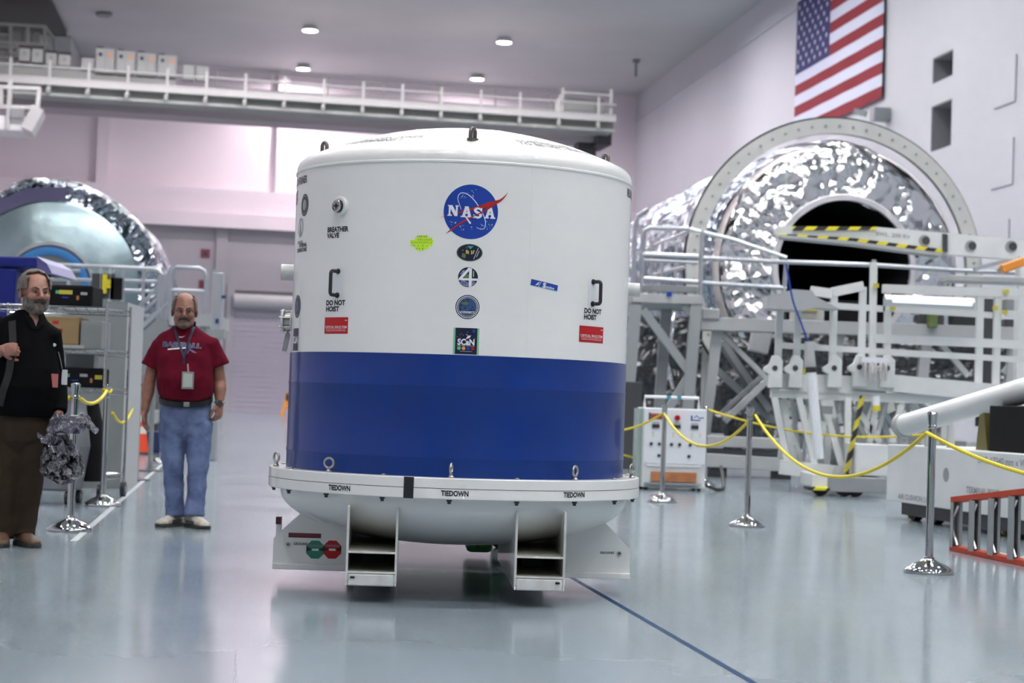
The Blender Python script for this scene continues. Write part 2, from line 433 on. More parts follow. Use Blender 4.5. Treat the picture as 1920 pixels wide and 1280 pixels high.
def foil_mat(name, col, scale=3.0, strength=1.0, rough=.14, dist=.12, stretch=(1, 1, 1), col2=None):
    m, N, L, P = newmat(name)
    P.inputs['Base Color'].default_value = (*col, 1); P.inputs['Metallic'].default_value = 1.0; P.inputs['Roughness'].default_value = rough
    tc = N.new('ShaderNodeTexCoord'); mp = N.new('ShaderNodeMapping'); mp.inputs['Scale'].default_value = stretch
    L.new(tc.outputs['Object'], mp.inputs['Vector'])
    nz = N.new('ShaderNodeTexNoise'); nz.inputs['Scale'].default_value = scale * .8; nz.inputs['Detail'].default_value = 3; nz.inputs['Distortion'].default_value = .8
    mxv = N.new('ShaderNodeVectorMath'); mxv.operation = 'MULTIPLY_ADD'
    mxv.inputs[1].default_value = (.5, .5, .5)
    L.new(nz.outputs['Color'], mxv.inputs[0]); L.new(mp.outputs['Vector'], mxv.inputs[2])
    vo = N.new('ShaderNodeTexVoronoi'); vo.feature = 'F1'; vo.inputs['Scale'].default_value = scale
    L.new(mxv.outputs['Vector'], vo.inputs['Vector'])
    vo2 = N.new('ShaderNodeTexVoronoi'); vo2.feature = 'F1'; vo2.inputs['Scale'].default_value = scale * 2.7
    L.new(mxv.outputs['Vector'], vo2.inputs['Vector'])
    ma = N.new('ShaderNodeMath'); ma.operation = 'MULTIPLY_ADD'; ma.inputs[1].default_value = .35
    L.new(vo2.outputs['Distance'], ma.inputs[0]); L.new(vo.outputs['Distance'], ma.inputs[2])
    b = N.new('ShaderNodeBump'); b.inputs['Strength'].default_value = strength; b.inputs['Distance'].default_value = dist
    L.new(ma.outputs[0], b.inputs['Height']); L.new(b.outputs['Normal'], P.inputs['Normal'])
    if col2:
        cr = N.new('ShaderNodeValToRGB'); cr.color_ramp.elements[0].position = .38; cr.color_ramp.elements[1].position = .62
        cr.color_ramp.elements[0].color = (*col2, 1); cr.color_ramp.elements[1].color = (*col, 1)
        L.new(nz.outputs['Fac'], cr.inputs['Fac']); L.new(cr.outputs['Color'], P.inputs['Base Color'])
    return m
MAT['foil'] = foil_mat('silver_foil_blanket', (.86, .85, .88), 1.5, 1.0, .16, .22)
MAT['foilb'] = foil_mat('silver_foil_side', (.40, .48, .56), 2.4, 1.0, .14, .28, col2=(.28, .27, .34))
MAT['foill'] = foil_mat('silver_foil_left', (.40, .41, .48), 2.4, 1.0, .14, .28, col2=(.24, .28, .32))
MAT['bagfoil'] = foil_mat('crumpled_film', (.46, .44, .50), 9, 1.0, .10, .05)
MAT['tan'] = mat('beige_fabric_seam', (.62, .57, .56), .6, bump=(2, .5, .1))

def stripe_mat(name, c1, c2, period, axis=(1, 0, 1), duty=.5):
    m, N, L, P = newmat(name)
    tc = N.new('ShaderNodeTexCoord'); d = N.new('ShaderNodeVectorMath'); d.operation = 'DOT_PRODUCT'
    L.new(tc.outputs['Object'], d.inputs[0]); d.inputs[1].default_value = axis
    a = N.new('ShaderNodeMath'); a.operation = 'DIVIDE'; a.inputs[1].default_value = period; L.new(d.outputs['Value'], a.inputs[0])
    fr = N.new('ShaderNodeMath'); fr.operation = 'FRACT'; L.new(a.outputs[0], fr.inputs[0])
    g = N.new('ShaderNodeMath'); g.operation = 'GREATER_THAN'; g.inputs[1].default_value = duty; L.new(fr.outputs[0], g.inputs[0])
    mx = N.new('ShaderNodeMix'); mx.data_type = 'RGBA'; L.new(g.outputs[0], mx.inputs[0])
    mx.inputs[6].default_value = (*c1, 1); mx.inputs[7].default_value = (*c2, 1); L.new(mx.outputs[2], P.inputs['Base Color'])
    P.inputs['Roughness'].default_value = .5
    return m
MAT['hazard'] = stripe_mat('hazard_stripes', (.78, .68, .03), (.015, .015, .015), .30, (1, 0, -1))
# ================================================================== lamps first, then the room
ceiling_lamps()
def struct(name, mb, m, **k):
    return tag(mb.build(name, m, **k), kind='structure')
def slab(mb, corners, th):
    """closed slab from 4 corners, thickened along its normal"""
    c = [Vector(p) for p in corners]; n = (c[1] - c[0]).cross(c[3] - c[0]).normalized() * th
    return mb.add(c + [p + n for p in c], [(0, 1, 2, 3), (4, 7, 6, 5), (0, 4, 5, 1), (1, 5, 6, 2), (2, 6, 7, 3), (3, 7, 4, 0)])

# back wall frame: WD along the wall, ND out of it into the hall
BA = rad(11.6)
WD = Vector((math.cos(BA), math.sin(BA), 0)); ND = Vector((math.sin(BA), -math.cos(BA), 0))
BP = at(480, 600, 104.5); BP.z = 0
def back(w, z, d=0.0): return BP + WD * w + ND * d + Vector((0, 0, z))
def hit(px, py, P0, N0):
    r = ray(px, py); return CAMP + r * ((P0 - CAMP).dot(N0) / r.dot(N0))
def bw(px, py, d=0.0):   # pixel -> (w,z) on the back wall plane
    p = hit(px, py, BP + ND * d, ND) - BP; return p.dot(WD), p.z
def bbox_b(mb, w0, w1, z0, z1, d0, d1):
    p = [back(w0, z0, d0), back(w1, z0, d0), back(w1, z1, d0), back(w0, z1, d0), back(w0, z0, d1), back(w1, z0, d1), back(w1, z1, d1), back(w0, z1, d1)]
    return mb.add(p, [(0, 1, 2, 3), (4, 7, 6, 5), (0, 4, 5, 1), (1, 5, 6, 2), (2, 6, 7, 3), (3, 7, 4, 0)])

S0 = -22.0
fl = MB(); slab(fl, [hall(S0, T_L - .3, -.2), hall(S0, T_R + .3, -.2), hall(126, T_R + .3, -.2), hall(126, T_L - .3, -.2)], .2)
struct('floor', fl, MAT['floor'])
ce = MB(); slab(ce, [hall(S0, T_L - .3, Z_C), hall(S0, T_R + .3, Z_C), hall(126, T_R + .3, Z_C), hall(126, T_L - .3, Z_C)], .3)
struct('ceiling', ce, MAT['ceil'])
wl = MB(); slab(wl, [hall(S0, T_L - .3), hall(126, T_L - .3), hall(126, T_L - .3, Z_C), hall(S0, T_L - .3, Z_C)], -.3)
struct('wall_left', wl, MAT['wallback'])
wf = MB(); slab(wf, [hall(S0, T_L - .3), hall(S0, T_R + .3), hall(S0, T_R + .3, Z_C), hall(S0, T_L - .3, Z_C)], .3)
struct('wall_front', wf, MAT['wall'])

# right wall with two deep window openings
PR = BX * T_R; NR = -BX
def rw(px, py):
    p = hit(px, py, PR, NR); return p.dot(AX), p.z
def rwp(s, z, d=0.0): return hall(s, T_R - d, z)
sw0, _ = rw(1786, 150); sw1, _ = rw(1748, 150)
za1 = rw(1767, 101)[1]; za0 = rw(1767, 149)[1]; zb1 = rw(1765, 192)[1]; zb0 = rw(1765, 278)[1]
wr = MB()
ss = [S0, sw0, sw1, 126]; zz = [0, zb0, zb1, za0, za1, Z_C]
for i in range(3):
    for j in range(5):
        if i == 1 and j in (1, 3): continue
        a = [rwp(ss[i], zz[j]), rwp(ss[i + 1], zz[j]), rwp(ss[i + 1], zz[j + 1]), rwp(ss[i], zz[j + 1])]
        slab(wr, a, .9)
struct('wall_right', wr, MAT['wall'])
MAT['winlit'] = mat('window_reveal_grey', (.26, .26, .28), .6)
MAT['winglass'] = mat('window_dark_glass', (.035, .04, .045), .12)
for k, (z0, z1) in enumerate(((zb0, zb1), (za0, za1))):
    r = MB()
    slab(r, [rwp(sw0, z0, -.8), rwp(sw1, z0, -.8), rwp(sw1, z1, -.8), rwp(sw0, z1, -.8)], .08)
    w = struct('window_%d' % (k + 1), r, MAT['winglass'])
    r = MB()
    slab(r, [rwp(sw1 - .02, z0, -.8), rwp(sw1 - .02, z1, -.8), rwp(sw1 - .02, z1, 0), rwp(sw1 - .02, z0, 0)], .05)
    slab(r, [rwp(sw0, z1 - .05, -.8), rwp(sw1, z1 - .05, -.8), rwp(sw1, z1 - .05, 0), rwp(sw0, z1 - .05, 0)], .04)
    r.build('window_reveal', MAT['winlit'], w)
# ledge line and faint access panels on the right wall
lg = MB(); zl = rw(1300, 150)[1]
slab(lg, [rwp(20, zl, 0), rwp(122, zl, 0), rwp(122, zl, .07), rwp(20, zl, .07)], -.10)
struct('trim_1', lg, MAT['wall'])
n = 2
for (xa, xb, ya, yb) in ((1868, 1905, 118, 190), (1862, 1900, 270, 345), (1858, 1893, 418, 450)):
    s1, z1 = rw(xa, ya); s0, z0 = rw(xb, yb)
    g = MB(); slab(g, [rwp(s0, z0), rwp(s1, z0), rwp(s1, z1), rwp(s0, z1)], -.05)
    tag(g.build('trim_%d' % n, MAT['wall'], bevel=.02), kind='structure'); n += 1

# back wall: upper face, bright projecting band, fascia, lower wall with roll-up door
wL, wR = bw(-260, 600)[0], bw(1320, 600)[0]
z_band1 = bw(300, 352)[1]; z_band0 = bw(300, 398, 1.2)[1]; z_f0 = bw(430, 426, 1.6)[1]
ub = MB(); bbox_b(ub, wL, wR, 0, Z_C, -.4, 0)
struct('wall_back', ub, MAT['wallback'])
lb = MB(); bbox_b(lb, wL, wR, 0, z_f0 + .5, 0, .35)
struct('wall_lower_back', lb, MAT['walllow'])
bd = MB(); bbox_b(bd, wL, wR, z_f0 + .3, z_band1, 0, 1.0)
struct('trim_5', bd, MAT['wallback'])
fb = MB(); bbox_b(fb, wL, wR, z_f0, z_band0 + .1, 1.0, 1.35)
struct('trim_6', fb, MAT['wallback'])
n = 7
for (xa, xb) in ((182, 205), (517, 538), (-120, -96)):
    pl = MB(); w0 = bw(xa, 280)[0]; w1 = bw(xb, 280)[0]
    bbox_b(pl, w0, w1, z_band1 - .05, Z_C, 0, .55)
    struct('trim_%d' % n, pl, MAT['wallback']); n += 1
# lower wall details: pilaster, roll-up door, frame
pl = MB(); w0, w1 = bw(403, 500)[0], bw(424, 500)[0]; bbox_b(pl, w0, w1, 0, z_f0 + .1, .35, .6)
struct('trim_%d' % n, pl, MAT['walllow']); n += 1
dw0 = bw(436, 650)[0]; dw1 = dw0 + 7.6; dz = bw(436, 578)[1]
MAT['door'] = mat('rollup_door_paint', (.46, .44, .50), .5)
do = MB(); bbox_b(do, dw0, dw1, 0, dz + .1, .35, .42)
for k in range(int(dz / .28)):
    bbox_b(do, dw0, dw1, .28 * k, .28 * k + .24, .42, .455)
d1 = struct('door_1', do, MAT['door'])
h = MB(); z1 = bw(436, 565)[1]
h.cyl(back(dw0 - .1, z1, .85), back(dw1 + .1, z1, .85), .42, n=20); h.build('door_drum', MAT['lgrey'], d1, smooth=True)
fr = MB(); bbox_b(fr, dw0 - .45, dw0, 0, dz + 1.0, .35, .55); bbox_b(fr, dw1, dw1 + .45, 0, dz + 1.0, .35, .55)
bbox_b(fr, dw0 - .45, dw1 + .45, dz + 1.0, dz + 1.3, .35, .55); fr.build('door_frame', MAT['walllow'], d1)
# two small red signs on the lower back wall
for (px, py, lab) in ((385, 475, 'small red sign high on the far wall, upper one'), (381, 533, 'small red sign on the far wall behind the grey post')):
    w, z = bw(px, py, .4); t = thing('wall_sign', lab, 'sign', back(w, z, .36), BA, group='red signs on the far wall')
    p = MB(); p.box((0, -.03, 0), (.5, .04, .48)); p.build('sign_plate', mat('sign_red', (.20, .03, .05), .5), t)
    q = MB(); q.box((0, -.055, -.02), (.22, .02, .2)); q.build('sign_symbol', MAT['dgrey'], t)
# dark lowered soffit along the left side of the ceiling
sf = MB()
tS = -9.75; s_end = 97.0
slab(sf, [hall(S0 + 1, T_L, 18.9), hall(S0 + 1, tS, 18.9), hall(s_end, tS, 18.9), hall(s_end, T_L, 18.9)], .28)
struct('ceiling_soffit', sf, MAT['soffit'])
bk = MB(); pk = hit(137, 75, Vector((0, 0, Z_C)), Vector((0, 0, 1))); tk_ = pk.dot(BX)
slab(bk, [hall(98.5, T_L, 17.3), hall(98.5, tk_, 17.3), hall(112, tk_, 17.3), hall(112, T_L, 17.3)], 1.85)
struct('trim_11', bk, MAT['ceil'])
# small ceiling fittings
for (px, py, lab) in ((195, 24, 'small dark oval vent in the ceiling at upper left'), (1193, 112, 'small dark fitting hanging under the ceiling right of the container')):
    p = gnd(px, py, Z_C)
    t = MB(); t.lathe([(0, -.02), (.38, -.02), (.42, -.12), (.3, -.2), (0, -.2)], 20) if px < 500 else t.bar((0, 0, 0), (0, 0, -.9), .14)
    if px > 500: t.box((0, 0, -.1), (.35, .35, .12))
    o = t.build('ceiling_vent' if px < 500 else 'ceiling_hook', MAT['gsteel'], smooth=False); o.location = p
    tag(o, lab, 'vent' if px < 500 else 'hook')

# floor tape and painted line
def floor_strip(name, a, b, w, m, label, cat, step=None):
    a, b = Vector(a), Vector(b); d = (b - a); L = d.length; d.normalize(); x = Vector((d.y, -d.x, 0)); mb = MB(); y = 0
    k = 0
    while y < L:
        y2 = min(L, y + (step[0] if step else L)); p, q = a + d * y, a + d * y2
        mb.add([p - x * w / 2 + Vector((0, 0, z)) for z in (0.0, .0012)] + [p + x * w / 2 + Vector((0, 0, z)) for z in (0.0, .0012)] +
               [q - x * w / 2 + Vector((0, 0, z)) for z in (0.0, .0012)] + [q + x * w / 2 + Vector((0, 0, z)) for z in (0.0, .0012)],
               [(0, 2, 3, 1), (4, 5, 7, 6), (0, 1, 5, 4), (2, 6, 7, 3), (1, 3, 7, 5), (0, 4, 6, 2)])
        y = y2 + (step[1] if step else 0)
    o = mb.build(name, m); return tag(o, label, cat)
a = gnd(1430, 1290); b = gnd(1040, 1064)
floor_strip('floor_tape', a + (a - b) * .2, b, .030, MAT['bluetape'], 'thin blue tape line running diagonally over the floor in front of the container', 'tape', (2.37, .02))
a = gnd(160, 995); b = gnd(285, 887)
d = (b - a).normalized()
floor_strip('floor_line', a - d * .9, b + d * 40, .045, mat('line_white', (.42, .44, .46), .35), 'white painted line along the floor beside the left stanchions', 'floor line')

# ------------------------------------------------------------------ overhead bridge crane across the far end
CRP = at(600, 200, 86.0); CRP.z = 0
def cr(w, z, d=0.0): return CRP + WD * w + ND * d + Vector((0, 0, z))
def cw(px, py, d=0.0):
    p = hit(px, py, CRP + ND * d, ND) - CRP; return p.dot(WD), p.z
def cbox(mb, w0, w1, z0, z1, d0, d1):
    p = [cr(w0, z0, d0), cr(w1, z0, d0), cr(w1, z1, d0), cr(w0, z1, d0), cr(w0, z0, d1), cr(w1, z0, d1), cr(w1, z1, d1), cr(w0, z1, d1)]
    return mb.add(p, [(0, 1, 2, 3), (4, 7, 6, 5), (0, 4, 5, 1), (1, 5, 6, 2), (2, 6, 7, 3), (3, 7, 4, 0)])
MAT['crane'] = mat('crane_paint_grey_green', (.33, .35, .33), .5, var=(.6, (.28, .30, .28)))
MAT['crcab'] = mat('crane_cabinet_grey', (.36, .385, .37), .5)
MAT['cranep'] = mat('crane_paint_light', (.46, .47, .46), .45)
crane = thing('bridge_crane', 'long white overhead bridge crane with railed walkway spanning the far end', 'crane', (0, 0, 0))
wl0 = cw(-160, 150)[0]; wr1 = cw(1150, 230)[0]
zD1 = cw(255, 162)[1]; zD0 = cw(255, 173)[1]; zG0 = cw(255, 187)[1]; zB0 = cw(255, 211, -1.5)[1]; zR = cw(255, 139)[1]; zP = cw(255, 127)[1]
g = MB(); cbox(g, wl0, wr1, zD0, zD1, -.2, .55); g.build('walkway_edge', MAT['cranep'], crane)
g = MB(); cbox(g, wl0, wr1, zG0, zD0, -.9, .0)
cbox(g, wl0, wr1, zG0 - .12, zG0 + .02, -1.2, .35); g.build('front_girder', MAT['crane'], crane)
g = MB(); cbox(g, wl0, wr1, zB0, zG0 + .3, -3.6, -1.6); g.build('main_girder', mat('girder_rose_grey', (.36, .32, .335), .6), crane)
g = MB(); cbox(g, wl0, cw(330, 150)[0], zD1, zD1 + .75, -1.6, -1.2); g.build('equipment_shelf', MAT['crane'], crane)
for k, wv in enumerate([cw(20 + 73.3 * i, 160)[0] for i in range(-1, 16)]):
    g = MB(); g.bar(cr(wv, zG0 + .15, .45), cr(wv, zP, .45), .11); g.bar(cr(wv - .05, zG0 + .05, .7), cr(wv, zD0 - .1, .3), .16); g.build('rail_post', MAT['cranep'], crane)
zr = [zD1 + .05, zR]
for yy_ in (137, 154, 170):
    w_, z_ = cw(500, yy_, -3.4); g = MB(); g.tube([cr(cw(405, 150, -3.4)[0], z_, -3.4), cr(wr1, z_, -3.4)], .04, 6); g.build('back_handrail', MAT['crane'], crane)
for i in range(7):
    wv = cw(405 + 105 * i, 160, -3.4)[0]; g = MB(); g.bar(cr(wv, zG0, -3.4), cr(wv, cw(500, 137, -3.4)[1], -3.4), .08); g.build('back_rail_post', MAT['crane'], crane)
for z in zr:
    g = MB(); g.tube([cr(wl0, z, .45), cr(wr1, z, .45)], .045, 6); g.build('handrail', MAT['cranep'], crane)
# end truck and housing at the right end
g = MB(); we = cw(1052, 210)[0]
cbox(g, we, wr1 - .4, zD0 + .1, zD0 + 1.15, -1.3, -.3); g.build('end_housing', MAT['crane'], crane)
g = MB(); cbox(g, wr1 - .5, wr1 + .2, zB0 - .2, zD1 + .2, -3.4, -1.0); cbox(g, wr1 - 1.2, wr1 - .3, zB0 - 1.0, zB0, -3, -2); g.build('end_truck', MAT['dgrey'], crane)
g = MB(); g.bar(cr(we, zD0, .2), cr(we, zD0 + 1.5, .2), .14); g.bar(cr(we, zD0 + 1.3, .2), cr(wr1 - .2, zD0 + 1.3, .2), .1); g.bar(cr(wr1 - .2, zD0, .2), cr(wr1 - .2, zD0 + 1.6, .2), .14)
g.build('end_cage', MAT['cranep'], crane)
# electrical cabinets on the walkway
def cabinet(x0, x1, y0, y1, label, cat, marks=False, name='electrical_cabinet', grp='cabinets on the crane walkway', top=False):
    w0, zt = cw(x0, y0, -1.0); w1, _ = cw(x1, y0, -1.0); zb = cw((x0 + x1) / 2, y1, -1.0)[1]; zt = cw((x0 + x1) / 2, y0 + .034 * (x1 - x0) / 2, -1.0)[1]
    t = thing(name, label, cat, cr((w0 + w1) / 2, zb, -1.0), BA, grp); W = w1 - w0; H = zt - zb
    b = MB(); b.bb((-W / 2, 0, 0), (W / 2, .7, H)); b.build('body', MAT['crcab'], t, bevel=.02)
    if marks:
        for s_, c in ((-1, MAT['navy']), (1, MAT['orng'])):
            q = MB(); q.bb((s_ * W / 4 - W / 4 + .02, -.03, .04), (s_ * W / 4 + W / 4 - .02, 0, H - .04)); dd = q.build('door', MAT['crcab'], t, bevel=.01)
            q = MB(); q.box((s_ * W / 4, -.04, H * .74), (.15, .02, .15)); q.build('warning_label', c, dd)
        q = MB(); q.box((-W * .3, .2, H + .04), (.3, .2, .08)); q.build('cap', MAT['dgrey'], t)
    if top:
        q = MB(); q.bb((-W / 2 - .02, -.02, H), (W / 2 + .02, .72, H + .14)); q.build('dark_lid', MAT['dgrey'], t)
        q = MB(); q.box((0, -.015, H * .6), (W * .3, .02, .18)); q.build('marking', MAT['gsteel'], t)
names = ['leftmost', 'second from left', 'third from left', 'rightmost']
for i in range(4):
    cabinet(180 + 38.8 * i, 215.5 + 38.8 * i, 90 + 4.2 * i, 137 + 2.6 * i, 'tall grey twin-door cabinet on the crane, %s of four' % names[i], 'cabinet', True)
for i, (a_, b_, c_, d_) in enumerate(((36, 57, 90, 114), (60, 81, 91, 117), (86, 107, 99, 122), (110, 133, 102, 123))):
    cabinet(a_, b_, c_, d_, 'small grey box with dark lid on the crane walkway, %s of four' % names[i], 'box', top=True, name='equipment_box', grp='dark lidded boxes on the crane')
cabinet(153, 177, 108, 130, 'plain low grey box left of the tall cabinets on the crane', 'box', name='plain_box')
cabinet(343, 365, 121, 149, 'plain pale box right of the tall cabinets, nearer to them of two', 'box', name='plain_box')
cabinet(368, 392, 123, 151, 'plain pale box right of the tall cabinets, outer one of two', 'box', name='plain_box')
# rear trolley platform and operator cab at the left end
tr = thing('crane_trolley', 'railed hoist trolley platform with machinery on the crane at upper left', 'crane trolley', (0, 0, 0))
def C(px, py, d): w, z = cw(px, py, d); return cr(w, z, d)
g = MB()
for (a_, b_) in (((-120, 38), (86, 50)), ((-120, 73), (92, 84)), ((-120, 105), (70, 112)), ((84, 50), (84, 120)), ((20, 44), (20, 110)), ((52, 46), (52, 84))):
    g.bar(C(*a_, -2.5), C(*b_, -2.5), .14)
g.bar(C(84, 50, -2.5), C(100, 72, -4), .12); g.bar(C(100, 72, -4), C(104, 110, -4), .12)
g.build('platform_frame', MAT['crane'], tr)
g = MB()
for (a_, b_, c_, d_) in ((-60, 18, 62, 78), (24, 40, 52, 78), (44, 58, 56, 80), (62, 74, 60, 82), (-60, 30, 86, 104)):
    p, q = C(a_, c_, -3.2), C(b_, d_, -3.2); w0, z0 = cw(a_, c_, -3.2); w1, z1 = cw(b_, d_, -3.2); cbox(g, w0, w1, z1, z0, -4.2, -3.2)
g.build('hoist_machinery', MAT['crane'], tr)
g = MB(); g.bar(C(-30, 83, -2), C(17, 145, -2), .16); g.bar(C(36, 148, -2), C(96, 118, -2), .13); g.bar(C(-20, 127, -2), C(60, 130, -2), .14); g.build('braces', MAT['cranep'], tr)
cab = thing('crane_cab', 'hanging operator cab under the crane at the left edge', 'crane cab', (0, 0, 0))
D = 3.0
g = MB()
for (a_, b_) in (((-120, 158), (76, 166)), ((-120, 196), (72, 202)), ((20, 150), (14, 244)), ((74, 166), (70, 205)), ((2, 160), (2, 200))):
    g.bar(C(*a_, D), C(*b_, D), .16)
g.build('cab_frame', MAT['cranep'], cab)
g = MB()
w0, z0 = cw(-120, 200, D); w1, z1 = cw(56, 246, D); cbox(g, w0, w1, z1, z0 - .2, D - 2.5, D)
g.prism([(0, 0), (0, -1), (.0, -1)], (0, 0, 0), (1, 0, 0), (0, 0, 1), .01) if False else None
g.build('cab_body', MAT['wsteel'], cab)
g = MB(); g.bar(C(52, 249, D + .1), C(74, 208, D + .1), .5, 2.3, up=tuple(ND)); g.build('cab_windscreen_fairing', MAT['cranep'], cab)
g = MB(); w0, z0 = cw(20, 203, D + .15); w1, z1 = cw(45, 222, D + .15); cbox(g, w0, w1, z1, z0, D - .1, D + .15); g.build('control_box', MAT['grey'], cab)
g = MB(); w0, z0 = cw(6, 160, D - 1.5); w1, z1 = cw(15, 175, D - 1.5); cbox(g, w0, w1, z1, z0, D - 2, D - 1.5); w0, z0 = cw(50, 224, D + .12); w1, z1 = cw(57, 234, D + .12); cbox(g, w0, w1, z1, z0, D - .1, D + .12)
g.build('cab_fittings', MAT['dgrey'], cab)

# ------------------------------------------------------------------ the flag on the right wall
def flag():
    s1, zb = rw(1494, 270); s0, _ = rw(1659, 190); s1 = rw(1497, 150)[0]
    zt = rw(1500, 6)[1]; z0 = zt - 13 * (zt - rw(1496, 143)[1]) / 7.0
    W = s1 - s0; H = zt - z0; D = .12
    t = thing('flag', 'large striped flag with a blue starred corner hanging on the right wall', 'flag', hall(s1, T_R - D, z0))
    ux, uy = -AX, Vector((0, 0, 1)); sh = H / 13
    def mf(x, y, h): return ux * x + uy * y - BX * (h + .012 * math.sin(x * 2.2) * (1 - y / H) + .012)
    def quad(x0, y0, x1, y1, nx=24):
        v = []; f = []
        for i in range(nx + 1):
            x = x0 + (x1 - x0) * i / nx; v += [(x, y0), (x, y1)]
        for i in range(nx): f.append((2 * i, 2 * i + 2, 2 * i + 3, 2 * i + 1))
        return v, f
    can = W * .42
    fr_ = mat('flag_red', (.22, .008, .018), .8); fw = mat('flag_white', (.62, .66, .78), .8); fb = mat('flag_blue', (.018, .018, .11), .8)
    red = []; wh = []
    for i in range(13):
        y1 = H - sh * i; x0 = can if i < 7 else 0
        (red if i % 2 == 0 else wh).append(quad(x0, y1 - sh, W, y1))
    decal('red_stripes', join2d(*red), fr_, t, mf); decal('white_stripes', join2d(*wh), fw, t, mf)
    decal('canton', quad(0, H - 7 * sh, can, H), fb, t, mf)
    st = []
    for r in range(9):
        for c in range(6 if r % 2 == 0 else 5):
            cx = can * (2 * c + (1 if r % 2 == 0 else 2)) / 12; cy = H - 7 * sh * (r + 1) / 10; R_ = sh * .33
            p = [(cx + (R_ if k % 2 == 0 else R_ * .4) * math.sin(PI * k / 5), cy + (R_ if k % 2 == 0 else R_ * .4) * math.cos(PI * k / 5)) for k in range(10)]
            st.append((p + [(cx, cy)], [(k, (k + 1) % 10, 10) for k in range(10)]))
    decal('stars', join2d(*st), fw, t, mf, lift=.02)
    b = MB(); b.tube([ux * -.1 + uy * (H + .05) , ux * (W + .1) + uy * (H + .05)], .05, 8); b.build('hanging_rod', MAT['alu'], t)
flag()
# ================================================================== the shipping container
CX, CY = -.284, 10.05
RS, RF = .90, .99
Z0F, ZM, Z1F = .521, .574, .625
ZBLUE, ZSEAM = 1.226, 2.176
box = thing('shipping_container', 'large white and blue cylindrical shipping container with a domed lid and round agency emblem', 'container', (CX, CY, 0))
CEN = Vector((CX, CY, 0))
def oncyl(px, py, R=RS):
    d = ray(px, py); o = CAMP - CEN
    a = d.x ** 2 + d.y ** 2; b = 2 * (o.x * d.x + o.y * d.y); c = o.x ** 2 + o.y ** 2 - R * R
    disc = b * b - 4 * a * c
    tt = (-b - math.sqrt(max(disc, 0))) / (2 * a); p = o + d * tt
    return math.atan2(p.x, -p.y), p.z      # phi = 0 towards the viewer, + to the right
def cylmap(phi0, z0, R=RS, rot=0.0):
    def f(x, y, h):
        c, s = math.cos(rot), math.sin(rot); x, y = x * c - y * s, x * s + y * c
        p = phi0 + x / R; r = R + h
        return Vector((r * math.sin(p), -r * math.cos(p), z0 + y))
    return f
def cp(phi, z, r): return Vector((r * math.sin(phi), -r * math.cos(phi), z))

# shell bodies
NV = 128
b = MB(); b.lathe([(RS - .02, ZBLUE - .002), (RS, ZBLUE), (RS, ZSEAM)], NV); b.build('upper_shell', MAT['white'], box, smooth=True)
b = MB(); b.lathe([(RS - .012, Z1F - .01), (RS + .002, Z1F), (RS + .002, .708), (RS + .0045, .714), (RS + .0045, .722), (RS + .002, .728), (RS + .002, 1.062), (RS + .004, 1.067), (RS + .004, 1.073), (RS + .002, 1.078), (RS + .002, ZBLUE), (RS - .02, ZBLUE)], NV)
b.build('lower_shell', MAT['blue'], box, smooth=True)
b = MB(); b.cyl(cp(rad(23.5), .73, RS - .004), cp(rad(23.5), ZSEAM, RS - .004), .0055, n=6); b.build('vertical_weld', MAT['white'], box)
# domed lid: weld seam, knuckle, shallow crown
prof = [(RS, ZSEAM - .006), (RS + .005, ZSEAM - .002), (RS + .005, ZSEAM + .006), (RS, ZSEAM + .01)]
RK = .07; zk = ZSEAM + .02
CR = 2.0
ac = math.asin((RS - RK) / (CR - RK))
for k in range(9):
    a = (PI / 2 - ac) * k / 8
    prof.append((RS - RK + RK * math.cos(a), zk + RK * math.sin(a)))
zc = zk - math.cos(ac) * (CR - RK)
for k in range(1, 26):
    a = ac * (1 - k / 25); prof.append((CR * math.sin(a), zc + CR * math.cos(a)))
b = MB(); b.lathe(prof, NV); b.build('domed_lid', MAT['white'], box, smooth=True, angle=50)
ZTOP = zc + CR
def domez(r):
    if r < CR * math.sin(ac): return zc + math.sqrt(CR * CR - r * r)
    return zk + math.sqrt(max(RK ** 2 - (r - RS + RK) ** 2, 0))
# two-part bolted flange
b = MB(); b.lathe([(RS - .01, Z1F), (RF - .004, Z1F), (RF, Z1F - .004), (RF, ZM + .0015), (RF - .012, ZM + .0015)], NV); b.build('upper_flange', MAT['white'], box, smooth=True)
b = MB(); b.lathe([(RF - .012, ZM - .0015), (RF + .001, ZM - .0015), (RF + .001, Z0F + .004), (RF - .003, Z0F), (RS - .02, Z0F)], NV); b.build('lower_flange', MAT['white'], box, smooth=True)
b = MB(); b.lathe([(RF - .012, ZM - .003), (RF - .004, ZM - .003), (RF - .004, ZM + .003), (RF - .012, ZM + .003)], NV); b.build('flange_gasket', MAT['black'], box)
# dished lower head
prof = []
HR = .925; zt = Z0F; k1 = .10
prof.append((HR, zt + .01)); prof.append((HR, zt - .02))
for k in range(1, 30):
    a = PI / 2 * k / 29
    prof.append((HR * math.cos(a) ** .98 if a < PI / 2 - .001 else 0, zt - .02 - .262 * math.sin(a) ** 1.0))
b = MB(); b.lathe(prof, NV); b.build('lower_head', MAT['white'], box, smooth=True, angle=50)
